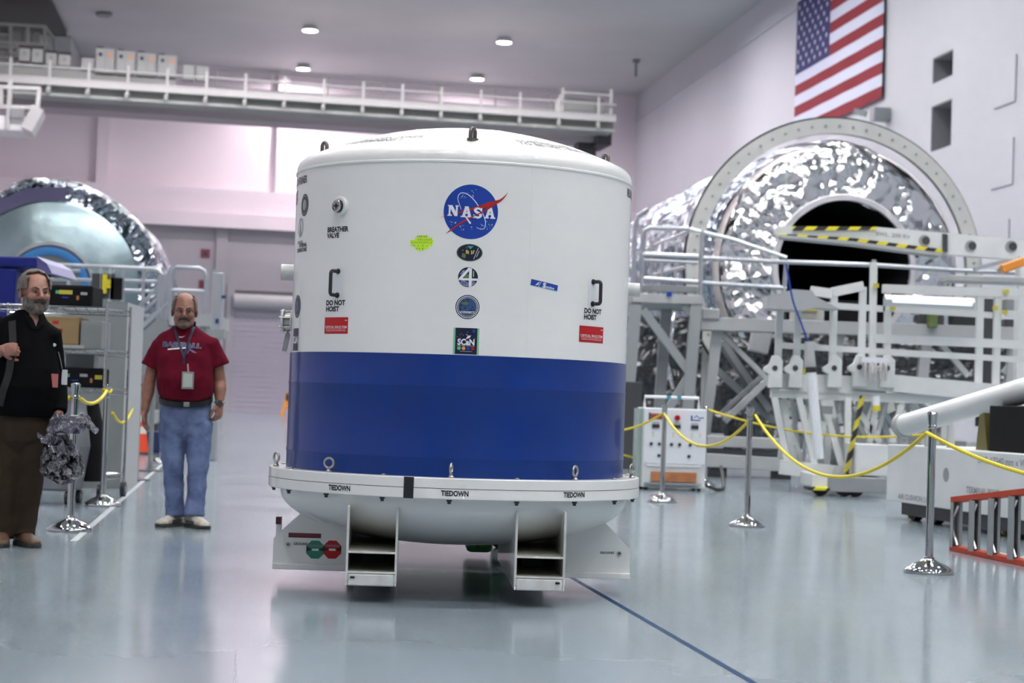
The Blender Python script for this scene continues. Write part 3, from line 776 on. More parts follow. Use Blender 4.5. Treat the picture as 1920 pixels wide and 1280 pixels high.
# fork pocket channels under the body
def headz(r): 
    c = min(1, r / HR); return zt - .02 - .262 * math.sqrt(max(0, 1 - c * c))
ZB, ZS1, ZS2, ZTP = .085, .149, .247, .472
yf, yb = -.875, .875
for s, lab in ((-1, 'left'), (1, 'right')):
    xi, xo = .293 * s, .532 * s; tk = .008
    ch = bpy.data.objects.new('fork_channel', None); COL.objects.link(ch); ch.parent = box
    for x in (xi, xo):
        # side plate follows the dished head
        ys = [yf + (yb - yf) * k / 24 for k in range(25)]
        top = [min(ZTP, headz(math.hypot(x, y)) + .004) if math.hypot(x, y) < HR - .004 else ZTP for y in ys]
        top = [max(t_, ZS2) for t_ in top]
        pl = [(y, ZB) for y in (yf, yb)] + [(ys[k], top[k]) for k in range(24, -1, -1)]
        m = MB(); m.prism(pl, (x, 0, 0), (0, 1, 0), (0, 0, 1), tk); m.build('side_plate', MAT['white'], ch)
    m = MB()
    for z in (ZS1, ZS2): m.bb((min(xi, xo), yf + .002, z - .004), (max(xi, xo), yb - .002, z + .004))
    m.build('shelf_plates', MAT['cream'], ch)
    m = MB()
    m.bb((min(xi, xo) - .002, yf - .003, ZS1 - .006), (max(xi, xo) + .002, yf + .006, ZS1 + .004)); m.bb((min(xi, xo), yf - .003, ZS2 - .006), (max(xi, xo), yf + .006, ZS2 + .004))
    for x in (xi, xo): m.bb((x - .006, yf - .003, ZB + .02), (x + .006, yf + .006, ZTP - .003))
    m.build('front_edging', MAT['whitesteel'], ch, bevel=.002)
    m = MB(); m.bb((min(xi, xo) + .006, yf - .006, ZB - .002), (max(xi, xo) - .006, yb + .006, ZS1 - .008)); m.build('skid_rail', MAT['whitesteel'], ch, bevel=.006)
    m = MB(); m.box((xo - s * .03 if s > 0 else xo + .03, yf - .008, ZS1 - .025), (.022, .004, .010)); m.build('scuff_mark', MAT['ink'], ch)
# wide saddle plates across the base, front and back
for yy in (-.13, .33):
    e = .945
    poly = [(-e, .085), (e, .085), (e, .225), (e - .16, .385), (.80 * .93, .40), (.62, headz(.64) + .02), (-.62, headz(.64) + .02), (-.80 * .93, .40), (-e + .16, .385), (-e, .225)]
    # split into left wing, centre web and right wing around the channels
    for (x0, x1, nm) in ((-e, -.54, 'saddle_plate'), (.54, e, 'saddle_plate')):
        if x0 < 0: pl = [(x0, .115), (x1, .115), (x1, .42), (-.74, .42), (-.80, .385), (x0, .245)]
        else: pl = [(x0, .115), (x1, .115), (x1, .245), (.80, .385), (.74, .42), (x0, .42)]
        m = MB(); m.prism(pl, (0, yy, 0), (1, 0, 0), (0, 0, 1), .010); sp = m.build(nm, MAT['white'], box)
        m = MB(); m.bb((x0, yy - .03, .085), (x1, yy + .03, .117)); m.build('foot_strip', MAT['white'], sp, bevel=.003)
    m = MB(); m.prism([(-.288, .16), (.288, .16), (.288, headz(.30) + .02), (-.288, headz(.30) + .02)], (0, yy, 0), (1, 0, 0), (0, 0, 1), .010)
m = MB(); m.bb((-.965, .30, .13), (-.935, .36, .335)); m.build('end_post', MAT['white'], box, bevel=.003)
m = MB(); m.bb((-.967, .294, .29), (-.937, .299, .33)); m.build('dark_label', MAT['darkred'], box)

# the base is turned a little against the view
PSI = rad(3.0)
for o_ in list(box.children):
    if o_.name.split('.')[0] in ('fork_channel', 'saddle_plate', 'end_post', 'dark_label'): o_.rotation_euler = (0, 0, PSI)
# bolts and lifting eyes on the flange
def eye_mesh(r=.024, w=.0062, stem=.022):
    m = MB(); m.tube([(r * math.sin(2 * PI * k / 20), 0, stem + r + r * math.cos(2 * PI * k / 20)) for k in range(20)], w, 8, closed=True)
    m.lathe([(.0, 0), (.015, 0), (.016, .006), (.010, .012), (.008, stem + .004), (0, stem + .006)], 14)
    return m.build('lifting_eye', MAT['steel'], None, smooth=True)
eye = eye_mesh(); first = True
for k in range(9):
    ph = rad(.6 + 40 * k)
    o = eye if first else eye.copy()
    if not first: COL.objects.link(o)
    first = False; o.parent = box; o.location = cp(ph, Z1F, .955); o.rotation_euler = (0, 0, ph + rad([80, 20, -25, 15, 60, 10, 50, 30, 25][k]))
m = MB(); m.lathe([(0, 0), (.013, 0), (.013, -.010), (.0085, -.011), (.0085, -.022), (0, -.022)], 10); nut = m.build('flange_nut', MAT['dgrey'], None)
m = MB(); m.lathe([(0, 0), (.012, 0), (.012, .005), (.006, .009), (0, .009)], 10); bh = m.build('bolt_head', MAT['steel'], None)
for k in range(18):
    ph = rad(.3 + 20 * k)
    o = nut if k == 0 else nut.copy()
    if k: COL.objects.link(o)
    o.parent = box; o.location = cp(ph, Z0F, .962)
    if k % 2:
        o = bh if k == 1 else bh.copy()
        if k > 1: COL.objects.link(o)
        o.parent = box; o.location = cp(ph, Z1F, .955)
# heavy lifting lugs on the lid
def shackle(phi, r):
    m = MB(); z = domez(r)
    w, h = .017, .075
    path = [(-w, 0, 0), (-w, 0, h * .55)] + [(-w * math.cos(PI * k / 8), 0, h * .55 + w * 1.3 * math.sin(PI * k / 8)) for k in range(1, 8)] + [(w, 0, h * .55), (w, 0, 0)]
    m.tube(path, .0105, 10); m.box((0, 0, .006), (.05, .032, .016))
    o = m.build('lid_lifting_lug', MAT['lug'], box, smooth=True); o.location = cp(phi, z - .004, r)
    o.rotation_euler = (0, 0, phi + rad(48)); return o
for ph in (4, 94, 184, 274): shackle(rad(ph), .76)
m = MB(); m.lathe([(0, 0), (.035, 0), (.034, .004), (0, .005)], 20); o = m.build('lug_pad', MAT['whitesteel'], box); o.location = cp(rad(4), domez(.80) - .004, .80); o.rotation_euler = (rad(24), 0, rad(4))

# side ports
def port_frame(phi, z, r=RS): return cp(phi, z, r), Vector((math.sin(phi), -math.cos(phi), 0)), Vector((math.cos(phi), math.sin(phi), 0))
def stub(phi, z, R_, L_):
    p, n, t = port_frame(phi, z); m = MB(); m.cyl(p - n * .02, p + n * L_, R_, n=28)
    o = m.build('side_port', MAT['whitesteel'], box, smooth=True); 
    m = MB(); m.cyl(p + n * L_, p + n * (L_ + .002), R_ * .86, n=28); m.build('port_cap', MAT['lgrey'], o)
    return o
phl = -rad(84); zl_ = 1 + (740 - 511) / 3500 * 10.0
stub(phl, zl_, .044, .065)
stub(rad(91), 1 + (762 - 541) / 3500 * 10.0, .038, .062)
# flanged gauge port with tag on the left
p, n, t = port_frame(-rad(93), 1 + (740 - 600) / 3500 * 10.05)
m = MB(); m.cyl(p - n * .02, p + n * .06, .042, n=24); gp = m.build('gauge_port', MAT['steel'], box, smooth=True)
m = MB(); m.cyl(p + n * .006, p + n * .014, .058, n=24); m.cyl(p + n * .052, p + n * .064, .062, n=24); m.build('port_flange', MAT['whitesteel'], gp)
m = MB()
for k in range(6):
    a = 2 * PI * k / 6 + .3; q = p + (t * math.cos(a) + Vector((0, 0, 1)) * math.sin(a)) * .052
    m.cyl(q + n * .0, q + n * .074, .005, n=8); m.cyl(q + n * .064, q + n * .072, .009, n=6)
m.build('port_bolts', MAT['steel'], gp)
m = MB(); q = p + n * .03 - Vector((0, 0, .05))
m.prism([(-.016, -.115), (.012, -.118), (.017, -.03), (.004, -.005), (-.006, -.006), (-.013, -.03)], q, (1, 0, 0), (.12, .1, 1), .0015)
m.tube([q + Vector((0, 0, .012)), q - Vector((0, 0, .01))], .0015, 5); m.build('hanging_tag', MAT['gsteel'], gp)
# breather valve
ph, z = oncyl(640, 387); p, n, t = port_frame(ph, z)
m = MB(); m.cyl(p - n * .01, p + n * .018, .050, n=32); bv = m.build('breather_valve', MAT['white'], box, smooth=True, bevel=.003)
m = MB(); m.cyl(p + n * .018, p + n * .034, .033, .031, n=28); m.build('valve_seal', MAT['black'], bv)
m = MB(); m.tube([p + n * .034 + (t * math.cos(2 * PI * k / 28) + Vector((0, 0, 1)) * math.sin(2 * PI * k / 28)) * .026 for k in range(28)], .006, 8, closed=True); m.build('valve_ring', MAT['chrome'], bv, smooth=True)
m = MB(); m.cyl(p + n * .03, p + n * .036, .021, n=20); o = m.build('valve_face', MAT['steel'], bv)
m = MB(); m.cyl(p + n * .036, p + n * .042, .008, n=12); m.bar(p + n * .038 - t * .016, p + n * .038 + t * .016, .004); m.bar(p + n * .038 - Vector((0, 0, .016)), p + n * .038 + Vector((0, 0, .016)), .004); m.build('valve_core', MAT['black'], bv)
# grab handles with recessed backing plates
for (px, py, h) in ((634, 531, .120), (1111, 549, .112)):
    ph, z = oncyl(px, py); p, n, t = port_frame(ph, z); up = Vector((0, 0, 1)); s = -1 if px < 850 else 1
    path = []
    L = .052; H = h / 2; c = .014
    path = [p + up * H, p + n * (L - c) + up * H] + [p + n * (L - c + c * math.sin(PI / 2 * k / 4)) + up * (H - c + c * math.cos(PI / 2 * k / 4)) for k in range(1, 5)]
    path += [p + n * (L - c + c * math.cos(PI / 2 * k / 4)) - up * (H - c + c * math.sin(PI / 2 * k / 4)) for k in range(0, 5)] + [p - up * H]
    m = MB(); m.tube(path, .0095, 10); hd = m.build('grab_handle', MAT['black'], box, smooth=True)
    m = MB()
    for u_ in (H, -H): m.cyl(p + up * u_ - n * .004, p + up * u_ + n * .006, .014, n=14)
    m.build('handle_boss', MAT['black'], hd)
    sh = rect2d(-.03, -h / 2 - .012, .03, h / 2 + .012)
    decal('backing_plate', sh, MAT['pwhite'], hd, cylmap(ph, z), cut=.015, lift=.0015)

# ---------------- lettering on the shell
CUT = .015
def text_on(px, py, s, hpx, xs=.72, m=None, name='lettering', R=RS, bold=.042, align='CENTER', line=.9, depth=None, spacing=1.0, parent=None, rot=0.0, shear=0, lift=.001, phz=None):
    ph, z = phz or oncyl(px, py, R)
    size = hpx / F_PX * (CY - R * math.cos(ph)) / .72      # cap height -> font size
    return decal(name, text2d(s, size, xs, align, bold, spacing, line, shear), m or MAT['ink'], parent or box, cylmap(ph, z, R, rot), cut=CUT, lift=lift)
text_on(614, 437, 'BREATHER\nVALVE', 9.2, .95, align='LEFT', name='breather_lettering', line=.88)
text_on(611.5, 574, 'DO NOT\nHOIST', 9.2, 1.02, align='LEFT', name='left_hoist_lettering', line=.9)
text_on(1095, 588, 'DO NOT\nHOIST', 9.2, 1.02, align='LEFT', name='right_hoist_lettering', line=.9)
for px, py in ((636, 915), (853, 925.5), (1077, 928)):
    text_on(px, py, 'TIEDOWN', 9.8, .80, R=RF + .001, name='tiedown_lettering', bold=.035)
ph, z = oncyl(766.5, 905, RF + .001)
decal('alignment_bar', rect2d(-.025, Z0F, .025, Z1F), MAT['ink'], box, cylmap(ph, 0, RF + .001), cut=CUT, lift=.0006)
ph = oncyl(575.5, 342)[0]; zc_ = 1 + (741 - 342) / 3500 * 9.85
text_on(0, 0, 'REUSABLE CONTAINER', 14, .80, align='RIGHT', name='left_title_lettering', bold=.035, phz=(ph, zc_))
text_on(0, 0, 'SPACE FLIGHT\nQUALITY', 11, .9, align='RIGHT', name='left_quality_lettering', phz=(ph - .20, zc_ - .08), m=MAT['darkred'])
text_on(0, 0, 'INTERNAL\nTEMPERATURE', 7.2, .95, align='RIGHT', name='temperature_lettering', phz=(oncyl(575, 468)[0], 1 + (741 - 468) / 3500 * 9.85))
phr = oncyl(1176, 365)[0]; zr_ = 1 + (762 - 366) / 3500 * 9.95
text_on(0, 0, 'REUSABLE CONTAINER', 15, .80, align='LEFT', name='right_title_lettering', bold=.035, phz=(phr, zr_))
text_on(0, 0, 'SPACE FLIGHT QUALITY', 12, .9, align='LEFT', name='right_quality_lettering', phz=(phr + .17, zr_ - .115))
# dome lettering, laid on the crown
def domemap(phi0, r0, flip=1):
    def f(x, y, h):
        r = r0 + y * -1.0; p = phi0 + x / r0
        return cp(p, domez(r) + h, r)
    return f
decal('opening_warning', text2d('DEPRESSURIZE CONTAINER\nBEFORE OPENING !', .058, .84, 'CENTER', .02, 1.06, .85), MAT['ink'], box, domemap(rad(-41), .735), cut=.03, lift=.0012)
decal('hoisting_warning', text2d('HOISTING LUGS\nTO BE USED FOR COVER ONLY', .058, .84, 'LEFT', .02, 1.06, .85), MAT['ink'], box, domemap(rad(22), .735), cut=.03, lift=.0012)

# ---------------- round agency emblem
ph0, z0 = oncyl(883, 397); K = .1345
em = cylmap(ph0, z0, RS, -.01)
emb = decal('agency_emblem', disc2d(0, 0, K, n=72), MAT['nblue'], box, em, cut=(.012, .012), lift=.0008)
def E(sh, m, nm, lift): return decal(nm, sh, m, emb, em, cut=CUT, lift=lift)
q = lambda x, y: ((x - 818) / 497 * K, (655 - y) / 497 * K)   # measured in a magnified view of the emblem
orb = [q(640, 620), q(600, 520), q(570, 430), q(585, 355), q(635, 318), q(720, 330), q(810, 385), q(890, 465), q(960, 560), q(1030, 670), q(1080, 780), q(1092, 880), q(1070, 945), q(1010, 962), q(930, 935)]
op = smoothpts(orb, 5); N_ = len(op)
E(stroke2d(op, [K * (.016 + .014 * math.sin(PI * i / N_)) for i in range(N_)]), MAT['pwhite'], 'orbit_line', .0016)
w1 = smoothpts([q(1485, 250), q(1430, 320), q(1340, 395), q(1240, 430), q(1100, 475), q(960, 540), q(800, 595), q(620, 655), q(400, 725), q(248, 795)], 6)
w2 = smoothpts([q(1485, 250), q(1440, 335), q(1370, 425), q(1290, 480), q(1180, 540), q(1010, 590), q(840, 625), q(620, 690), q(400, 738), q(248, 795)], 6)
E((w1 + w2, [(i, i + 1, len(w1) + i + 1, len(w1) + i) for i in range(len(w1) - 1)]), MAT['nred'], 'red_vector', .0020)
w1 = smoothpts([q(1250, 510), q(1150, 545), q(1020, 640), q(900, 705), q(750, 785), q(620, 865), q(490, 970), q(368, 1082)], 6)
w2 = smoothpts([q(1250, 510), q(1170, 570), q(1030, 665), q(900, 725), q(760, 815), q(630, 895), q(500, 1000), q(368, 1082)], 6)
lower = (w1 + w2, [(i, i + 1, len(w1) + i + 1, len(w1) + i) for i in range(len(w1) - 1)])
def Nn(x, w=185, y0=550, y1=745, sk=0):
    P_ = lambda a, b: q(x + a * w + sk, y0 + b * (y1 - y0))
    return join2d(poly2d([P_(0, 0), P_(.42, 0), P_(.95, .86), P_(.95, 1), P_(.66, 1), P_(.12, .12)]),
                  poly2d([P_(.08, .1), P_(.26, .1), P_(.26, .88), P_(.08, .88)]), poly2d([P_(-.02, .88), P_(.40, .88), P_(.40, 1), P_(-.02, 1)]),
                  poly2d([P_(.72, 0), P_(1.05, 0), P_(1.05, .1), P_(.72, .1)]), poly2d([P_(.78, .1), P_(.95, .1), P_(.95, 1), P_(.78, 1)]), poly2d([P_(-.02, 0), P_(.2, 0), P_(.2, .1), P_(-.02, .1)]))
def Aa(x, w=200, y0=560, y1=760):
    P_ = lambda a, b: q(x + a * w, y0 + b * (y1 - y0))
    return join2d(poly2d([P_(.38, 0), P_(.66, 0), P_(.36, .9), P_(.12, .9)]), poly2d([P_(.50, 0), P_(.68, 0), P_(.95, .9), P_(.66, .9)]), poly2d([P_(.30, .52), P_(.78, .52), P_(.82, .68), P_(.24, .68)]),
                  poly2d([P_(0, .88), P_(.44, .88), P_(.44, 1), P_(0, 1)]), poly2d([P_(.56, .88), P_(1.04, .88), P_(1.04, 1), P_(.56, 1)]), poly2d([P_(.34, 0), P_(.70, 0), P_(.70, .08), P_(.34, .08)]))
def Ss(x, w=150, y0=575, y1=765):
    P_ = lambda a, b: q(x + a * w, y0 + b * (y1 - y0))
    pts = smoothpts([P_(.90, .22), P_(.66, .08), P_(.34, .10), P_(.16, .26), P_(.36, .42), P_(.68, .54), P_(.88, .72), P_(.68, .90), P_(.36, .92), P_(.06, .76)], 4)
    n_ = len(pts)
    return join2d(stroke2d(pts, [w / 497 * K * (.20 + .12 * math.sin(PI * i / (n_ - 1))) for i in range(n_)]), poly2d([P_(.88, .0), P_(1.02, .0), P_(1.02, .32), P_(.86, .32)]), poly2d([P_(-.02, .66), P_(.12, .66), P_(.14, 1), P_(-.04, 1)]))
E(join2d(Nn(400), Aa(635), Ss(868), Aa(1060)), MAT['pwhite'], 'emblem_letters', .0026)
E(lower, MAT['nred'], 'lower_red_vector', .0030)
E(stroke2d([q(690, 705), q(745, 775), q(820, 870)], [K * .03, K * .05, K * .07]), MAT['pwhite'], 'orbiting_craft', .0034)
rnd = random.Random(3); stars = []
for (cx_, cy_, r_, k_) in ((840, 300, 100, 8), (670, 395, 45, 6), (500, 880, 60, 7), (640, 960, 70, 8), (1160, 870, 90, 12), (1040, 900, 60, 5), (870, 950, 60, 3)):
    for i in range(k_):
        a = rnd.random() * 6.28; rr = r_ * math.sqrt(rnd.random()); X, Y = q(cx_ + rr * math.cos(a), cy_ + rr * math.sin(a)); R_ = K * (.030 if i == 0 else .012 + .008 * rnd.random())
        stars.append(([(X + R_ * (1 if k % 2 == 0 else .45) * math.cos(PI * k / 4), Y + R_ * (1 if k % 2 == 0 else .45) * math.sin(PI * k / 4)) for k in range(8)], [tuple(range(8))]))
E(join2d(*stars), MAT['pwhite'], 'emblem_stars', .0024)

# ---------------- mission patches down the front
def patch(px, py, R=RS, phz=None, rot=0.0): 
    ph, z = phz or oncyl(px, py, R); return cylmap(ph, z, R, rot)
def D(nm, sh, m, parent, mf, lift): return decal(nm, sh, MAT[m], parent, mf, cut=CUT, lift=lift)
pm = .00262
mf = patch(880.5, 473.5)
a = decal('oval_patch', disc2d(0, 0, 24.5 * pm, 16.3 * pm), MAT['navy'], box, mf, cut=CUT, lift=.0008)
D('patch_rim', ring2d(0, 0, 22.8 * pm, 24.5 * pm, ys=.665), 'pal2', a, mf, .0016)
D('patch_panels', join2d(rect2d(-7 * pm, -2 * pm, -4 * pm, 5 * pm), rect2d(-3.2 * pm, -3 * pm, -1.4 * pm, 3.5 * pm), rect2d(2.6 * pm, -3 * pm, 5 * pm, 4 * pm), xf2d(rect2d(-1 * pm, -3.6 * pm, 1 * pm, 3.6 * pm), 7.4 * pm, 1.5 * pm, -.3)), 'ylw', a, mf, .0018)
D('patch_mast', join2d(poly2d([(-5 * pm, 12.5 * pm), (7 * pm, 12.5 * pm), (1.5 * pm, 6.5 * pm)])), 'teal', a, mf, .0018)
D('patch_ground', join2d(poly2d([(-15 * pm, -9 * pm), (-7.5 * pm, -11 * pm), (-7 * pm, -3 * pm), (-13.5 * pm, -1 * pm)])), 'pal2', a, mf, .0018)
D('patch_beams', join2d(stroke2d([(8 * pm, -12 * pm), (16 * pm, 9 * pm)], .8 * pm), stroke2d([(13 * pm, -8 * pm), (18 * pm, 4 * pm)], .8 * pm), disc2d(-13 * pm, 4 * pm, .8 * pm, n=8), disc2d(-6 * pm, 9 * pm, .6 * pm, n=8)), 'pwhite', a, mf, .0018)
mf = patch(877.5, 519.5)
a = decal('number_patch', disc2d(0, 0, 18.6 * pm), MAT['navy'], box, mf, cut=CUT, lift=.0008)
D('patch_field', join2d(ring2d(0, 0, 9 * pm, 17.5 * pm, a0=-2.6, a1=-.6), ring2d(0, 0, 10 * pm, 16 * pm, a0=2.0, a1=2.9)), 'purple', a, mf, .0014)
D('patch_globe', disc2d(-2 * pm, .5 * pm, 5.2 * pm, n=20), 'pal2', a, mf, .0014)
D('patch_number', join2d(poly2d([(0.5 * pm, 18.2 * pm), (7 * pm, 16.6 * pm), (7 * pm, -17.2 * pm), (1.8 * pm, -18.2 * pm), (1.8 * pm, 12 * pm)]), poly2d([(-17 * pm, -2.2 * pm), (-17.6 * pm, -6.2 * pm), (18 * pm, -6.2 * pm), (18.2 * pm, -2.0 * pm)]), poly2d([(-17 * pm, -2.4 * pm), (-10.5 * pm, -2.4 * pm), (6 * pm, 17 * pm), (.5 * pm, 18.2 * pm)])), 'pwhite', a, mf, .002)
D('patch_mark', rect2d(9.5 * pm, 1 * pm, 11 * pm, 12 * pm), 'hiyel', a, mf, .0016)
mf = patch(876.5, 575.5)
a = decal('round_patch', disc2d(0, 0, 22.7 * pm), MAT['navy'], box, mf, cut=CUT, lift=.0008)
D('patch_ring', ring2d(0, 0, 19.6 * pm, 20.8 * pm), 'pwhite', a, mf, .0014); D('patch_ring', ring2d(0, 0, 17.2 * pm, 17.9 * pm), 'pwhite', a, mf, .0014)
D('patch_earth', disc2d(0, 0, 16.8 * pm), 'pal1', a, mf, .0014)
D('patch_land', join2d(poly2d([(-12 * pm, 8 * pm), (-3 * pm, 10 * pm), (4 * pm, 6 * pm), (-2 * pm, 4 * pm), (-11 * pm, 5 * pm)]), poly2d([(-8 * pm, -13 * pm), (7 * pm, -13.5 * pm), (8 * pm, -11.8 * pm), (-8 * pm, -11.2 * pm)])), 'pal2', a, mf, .0018)
D('patch_lettering', text2d('CONNECT', 5.0 * pm, 1.1, 'CENTER', .02), 'pwhite', a, plane_shift(mf, 0, -9.8 * pm) if False else (lambda x, y, h, m_=mf: m_(x, y - 9.8 * pm, h)), .0022)
# poster cut off by the blue band
mf = patch(874, 639.5)
a = decal('network_poster', rect2d(-24.3 * pm, -24.5 * pm, 24.3 * pm, 24.8 * pm), MAT['lgreen'], box, mf, cut=CUT, lift=.0008)
D('poster_field', rect2d(-20.5 * pm, -24.5 * pm, 20.5 * pm, 24.8 * pm), 'navy', a, mf, .0014)
sub = lambda dx, dy: (lambda x, y, h, m_=mf: m_(x + dx, y + dy, h))
D('poster_title', text2d('SCaN', 15.5 * pm, .88, 'CENTER', .035), 'pwhite', a, sub(0, -2.2 * pm), .002)
for i, c in enumerate(('pgrn', 'orng', 'nblue', 'red')):
    D('poster_disc', disc2d((-13 + 8.6 * i) * pm, -13.3 * pm, 3.5 * pm, n=20), c, a, mf, .002)
D('poster_dish', join2d(poly2d([(-1 * pm, 4 * pm), (3 * pm, 10.5 * pm), (9 * pm, 11 * pm), (6 * pm, 6 * pm)]), stroke2d([(3 * pm, 11 * pm), (-1 * pm, 13 * pm)], .7 * pm), rect2d(-17 * pm, -8.9 * pm, 16 * pm, -8.5 * pm), rect2d(-11 * pm, -19.2 * pm, 11 * pm, -18.8 * pm)), 'pwhite', a, mf, .002)
D('poster_corner_emblem', disc2d(14 * pm, 19.5 * pm, 3.2 * pm, n=20), 'nblue', a, mf, .002)
D('poster_stars', join2d(*[disc2d(x * pm, y * pm, .5 * pm, n=6) for x, y in ((-17, 8), (-12, 12), (-6, 11), (-14, 3), (-11, 6), (2, 17), (16, 6), (-9, 14))]), 'pwhite', a, mf, .002)
# red item labels
for px, py, nm in ((629.5, 610, 'critical_item_label'), (1110, 627, 'critical_item_label')):
    ph, z = oncyl(px, py); mf = cylmap(ph, z); c_ = math.cos(ph); W = 24 * pm / c_ * 1.02; H = 15.8 * pm
    a = decal(nm, rect2d(-W, -H, W, H), MAT['red'], box, mf, cut=CUT, lift=.0008)
    s2 = lambda dx, dy, m_=mf: (lambda x, y, h: m_(x + dx, y + dy, h))
    D('label_title', text2d('CRITICAL SPACE ITEM', 6.6 * pm, .69 / c_, 'CENTER', .01), 'pwhite', a, s2(0, -3.2 * pm), .0016)
    D('label_small_print', text2d('HANDLE WITH EXTREME CARE', 3.2 * pm, .90 / c_, 'CENTER', .0), 'pwhite', a, s2(0, -10 * pm), .0016)
    D('label_rule', rect2d(-W * .86, -6.9 * pm, W * .86, -6.5 * pm), 'pwhite', a, mf, .0016)
    D('label_logo', rect2d(W * .76, 9.2 * pm, W * .92, 10.6 * pm), 'pwhite', a, mf, .0016)
# monitor sticker, highlighted note
ph, z = oncyl(1021, 534.5); mf = cylmap(ph, z, RS, rad(-10.5) + .034); W = 26 * pm / math.cos(ph)
a = decal('blue_sticker', rect2d(-W, -5.9 * pm, W, 5.9 * pm), MAT['nblue'], box, mf, cut=CUT, lift=.0008)
s2 = lambda dx, dy, m_=mf: (lambda x, y, h: m_(x + dx, y + dy, h))
D('sticker_initial', text2d('S', 13 * pm, 1.1, 'CENTER', .05), 'pwhite', a, s2(-.5 * pm, -1 * pm), .0016)
D('sticker_lettering', text2d('ensitive', 6.6 * pm, .80 / math.cos(ph), 'LEFT', .02), 'pwhite', a, s2(3.5 * pm, -2.2 * pm), .0016)
D('sticker_wave', join2d(stroke2d([(-19 * pm, -4 * pm), (-15 * pm, 1 * pm), (-12 * pm, 4 * pm), (-14 * pm, -1 * pm), (-19 * pm, -4 * pm)], 1.3 * pm), stroke2d([(-13 * pm, -5 * pm), (-8 * pm, 5 * pm)], .8 * pm)), 'pwhite', a, mf, .0016)
D('sticker_edge', rect2d(-13 * pm, -5.9 * pm, W, -4.6 * pm), 'teal', a, mf, .0014)
ph, z = oncyl(790, 455.5); mf = cylmap(ph, z); rnd = random.Random(5); bars = []
for i, (x0, x1, y0, y1) in enumerate(((-8, 11, 10, 15), (-12, 20, 4.5, 10.5), (-21, 22, -1, 6), (-20, 21, -6, 1), (-12, 15, -11, -4), (-7, 6, -15, -9))):
    bars.append(poly2d([(x0 * pm, y0 * pm), (x1 * pm, (y0 + .6) * pm), ((x1 + 1) * pm, y1 * pm), ((x0 - 1) * pm, (y1 - .8) * pm)]))
a = decal('highlighted_note', bars[0], MAT['hiyel'], box, mf, cut=CUT, lift=.0006)
for i, bq in enumerate(bars[1:]): decal('highlighter_stroke', bq, MAT['hiyel'], a, mf, cut=CUT, lift=.0007 + .0001 * i)
st = []
for (x0, x1, y, n_) in ((-9, 9, 12.5, 5), (-6, 17, 6.4, 7), (-18, 18, 1.2, 9), (-14, 10, -5, 4), (-9, 2, -10.5, 3)):
    for k in range(n_):
        x = x0 + (x1 - x0) * k / max(1, n_ - 1) + rnd.uniform(-.6, .6); st.append(stroke2d([(x * pm, (y - 1.2) * pm), ((x + rnd.uniform(.4, 1.6)) * pm, (y + rnd.uniform(.2, 1.8)) * pm), ((x + 2) * pm, (y - .8) * pm)], .7 * pm))
D('handwriting', join2d(*st), 'ink', a, mf, .0018)
# side patches seen edge-on at the left
def edge(px, py, zadd=0): return oncyl(px, py)[0], 1 + (741 - py) / 3500 * 9.9
for (px, py, r, c) in ((571, 391, .058, 'dgrey'), (557.5, 577, .060, 'navy')):
    ph, z = edge(px, py); mf = cylmap(ph, z); a = decal('side_patch', disc2d(0, 0, r, n=32), MAT[c], box, mf, cut=CUT, lift=.0008)
    D('patch_ring', ring2d(0, 0, r * .78, r * .86), 'grey', a, mf, .0014)
    D('patch_centre', disc2d(0, 0, r * .5, n=20), 'pal1' if c == 'navy' else 'gsteel', a, mf, .0014)
ph, z = edge(563.5, 431); mf = cylmap(ph, z)
a = D('craft_decal', join2d(ring2d(0, 0, .040, .048), poly2d([(-.02, -.05), (0, .05), (.02, -.05)]), rect2d(-.05, -.085, .05, -.07)), 'gsteel', box, mf, .001)
ph, z = edge(555.5, 639); mf = cylmap(ph - .02, z)
a = D('side_poster', rect2d(-.055, -.055, .055, .062), 'navy', box, mf, .001)
D('side_poster_title', text2d('SCaN', .05, .88, 'CENTER', .035), 'pwhite', a, mf, .0016)
# torn tape residue
ph, z = oncyl(722, 482); mf = cylmap(ph, z)
D('tape_residue', join2d(poly2d([(-.10, .018), (-.03, .022), (-.01, .012), (-.05, .008)]), poly2d([(.0, .018), (.03, .022), (.035, .010), (.01, .014)]), stroke2d(smoothpts([(.055, .02), (.09, .0), (.105, -.03), (.10, -.05)], 4), .002), stroke2d([(.06, -.052), (.10, -.053)], .002)), 'pwhite', box, mf, .0008)

# saddle plate markings (front face of the front plates, y = -.13 -.005)
def platemap(px, py):
    n_ = Vector((math.sin(PSI), -math.cos(PSI), 0)); P_ = hit(px, py, CEN + n_ * .1355, n_) - CEN
    return Vector((P_.dot(Vector((math.cos(PSI), math.sin(PSI), 0))), -.1355, P_.z))
k = 10.0 / 3500
def baseturn(parent, fn):
    def g(*a, **kw):
        o = fn(*a, **kw)
        if parent is box: o.rotation_euler = (0, 0, PSI)
        return o
    return g
def PD(px, py, nm, sh, m, parent=box, lift=.001): return baseturn(parent, decal)(nm, sh, MAT[m], parent, plane_map(platemap(px, py), (1, 0, 0), (0, 0, 1)), lift=lift)
PD(571.5, 1003.5, 'warning_strip', rect2d(-30 * k, -4.3 * k, 30 * k, 4.3 * k), 'darkred')
PD(571.5, 1003.5, 'warning_strip_lettering', text2d('DO NOT REMOVE', 6 * k, 1.0, 'CENTER', .0), 'nred', lift=.0016)
oct_ = lambda r: [(r * math.cos(PI / 8 + PI / 4 * i), r * math.sin(PI / 8 + PI / 4 * i)) for i in range(8)]
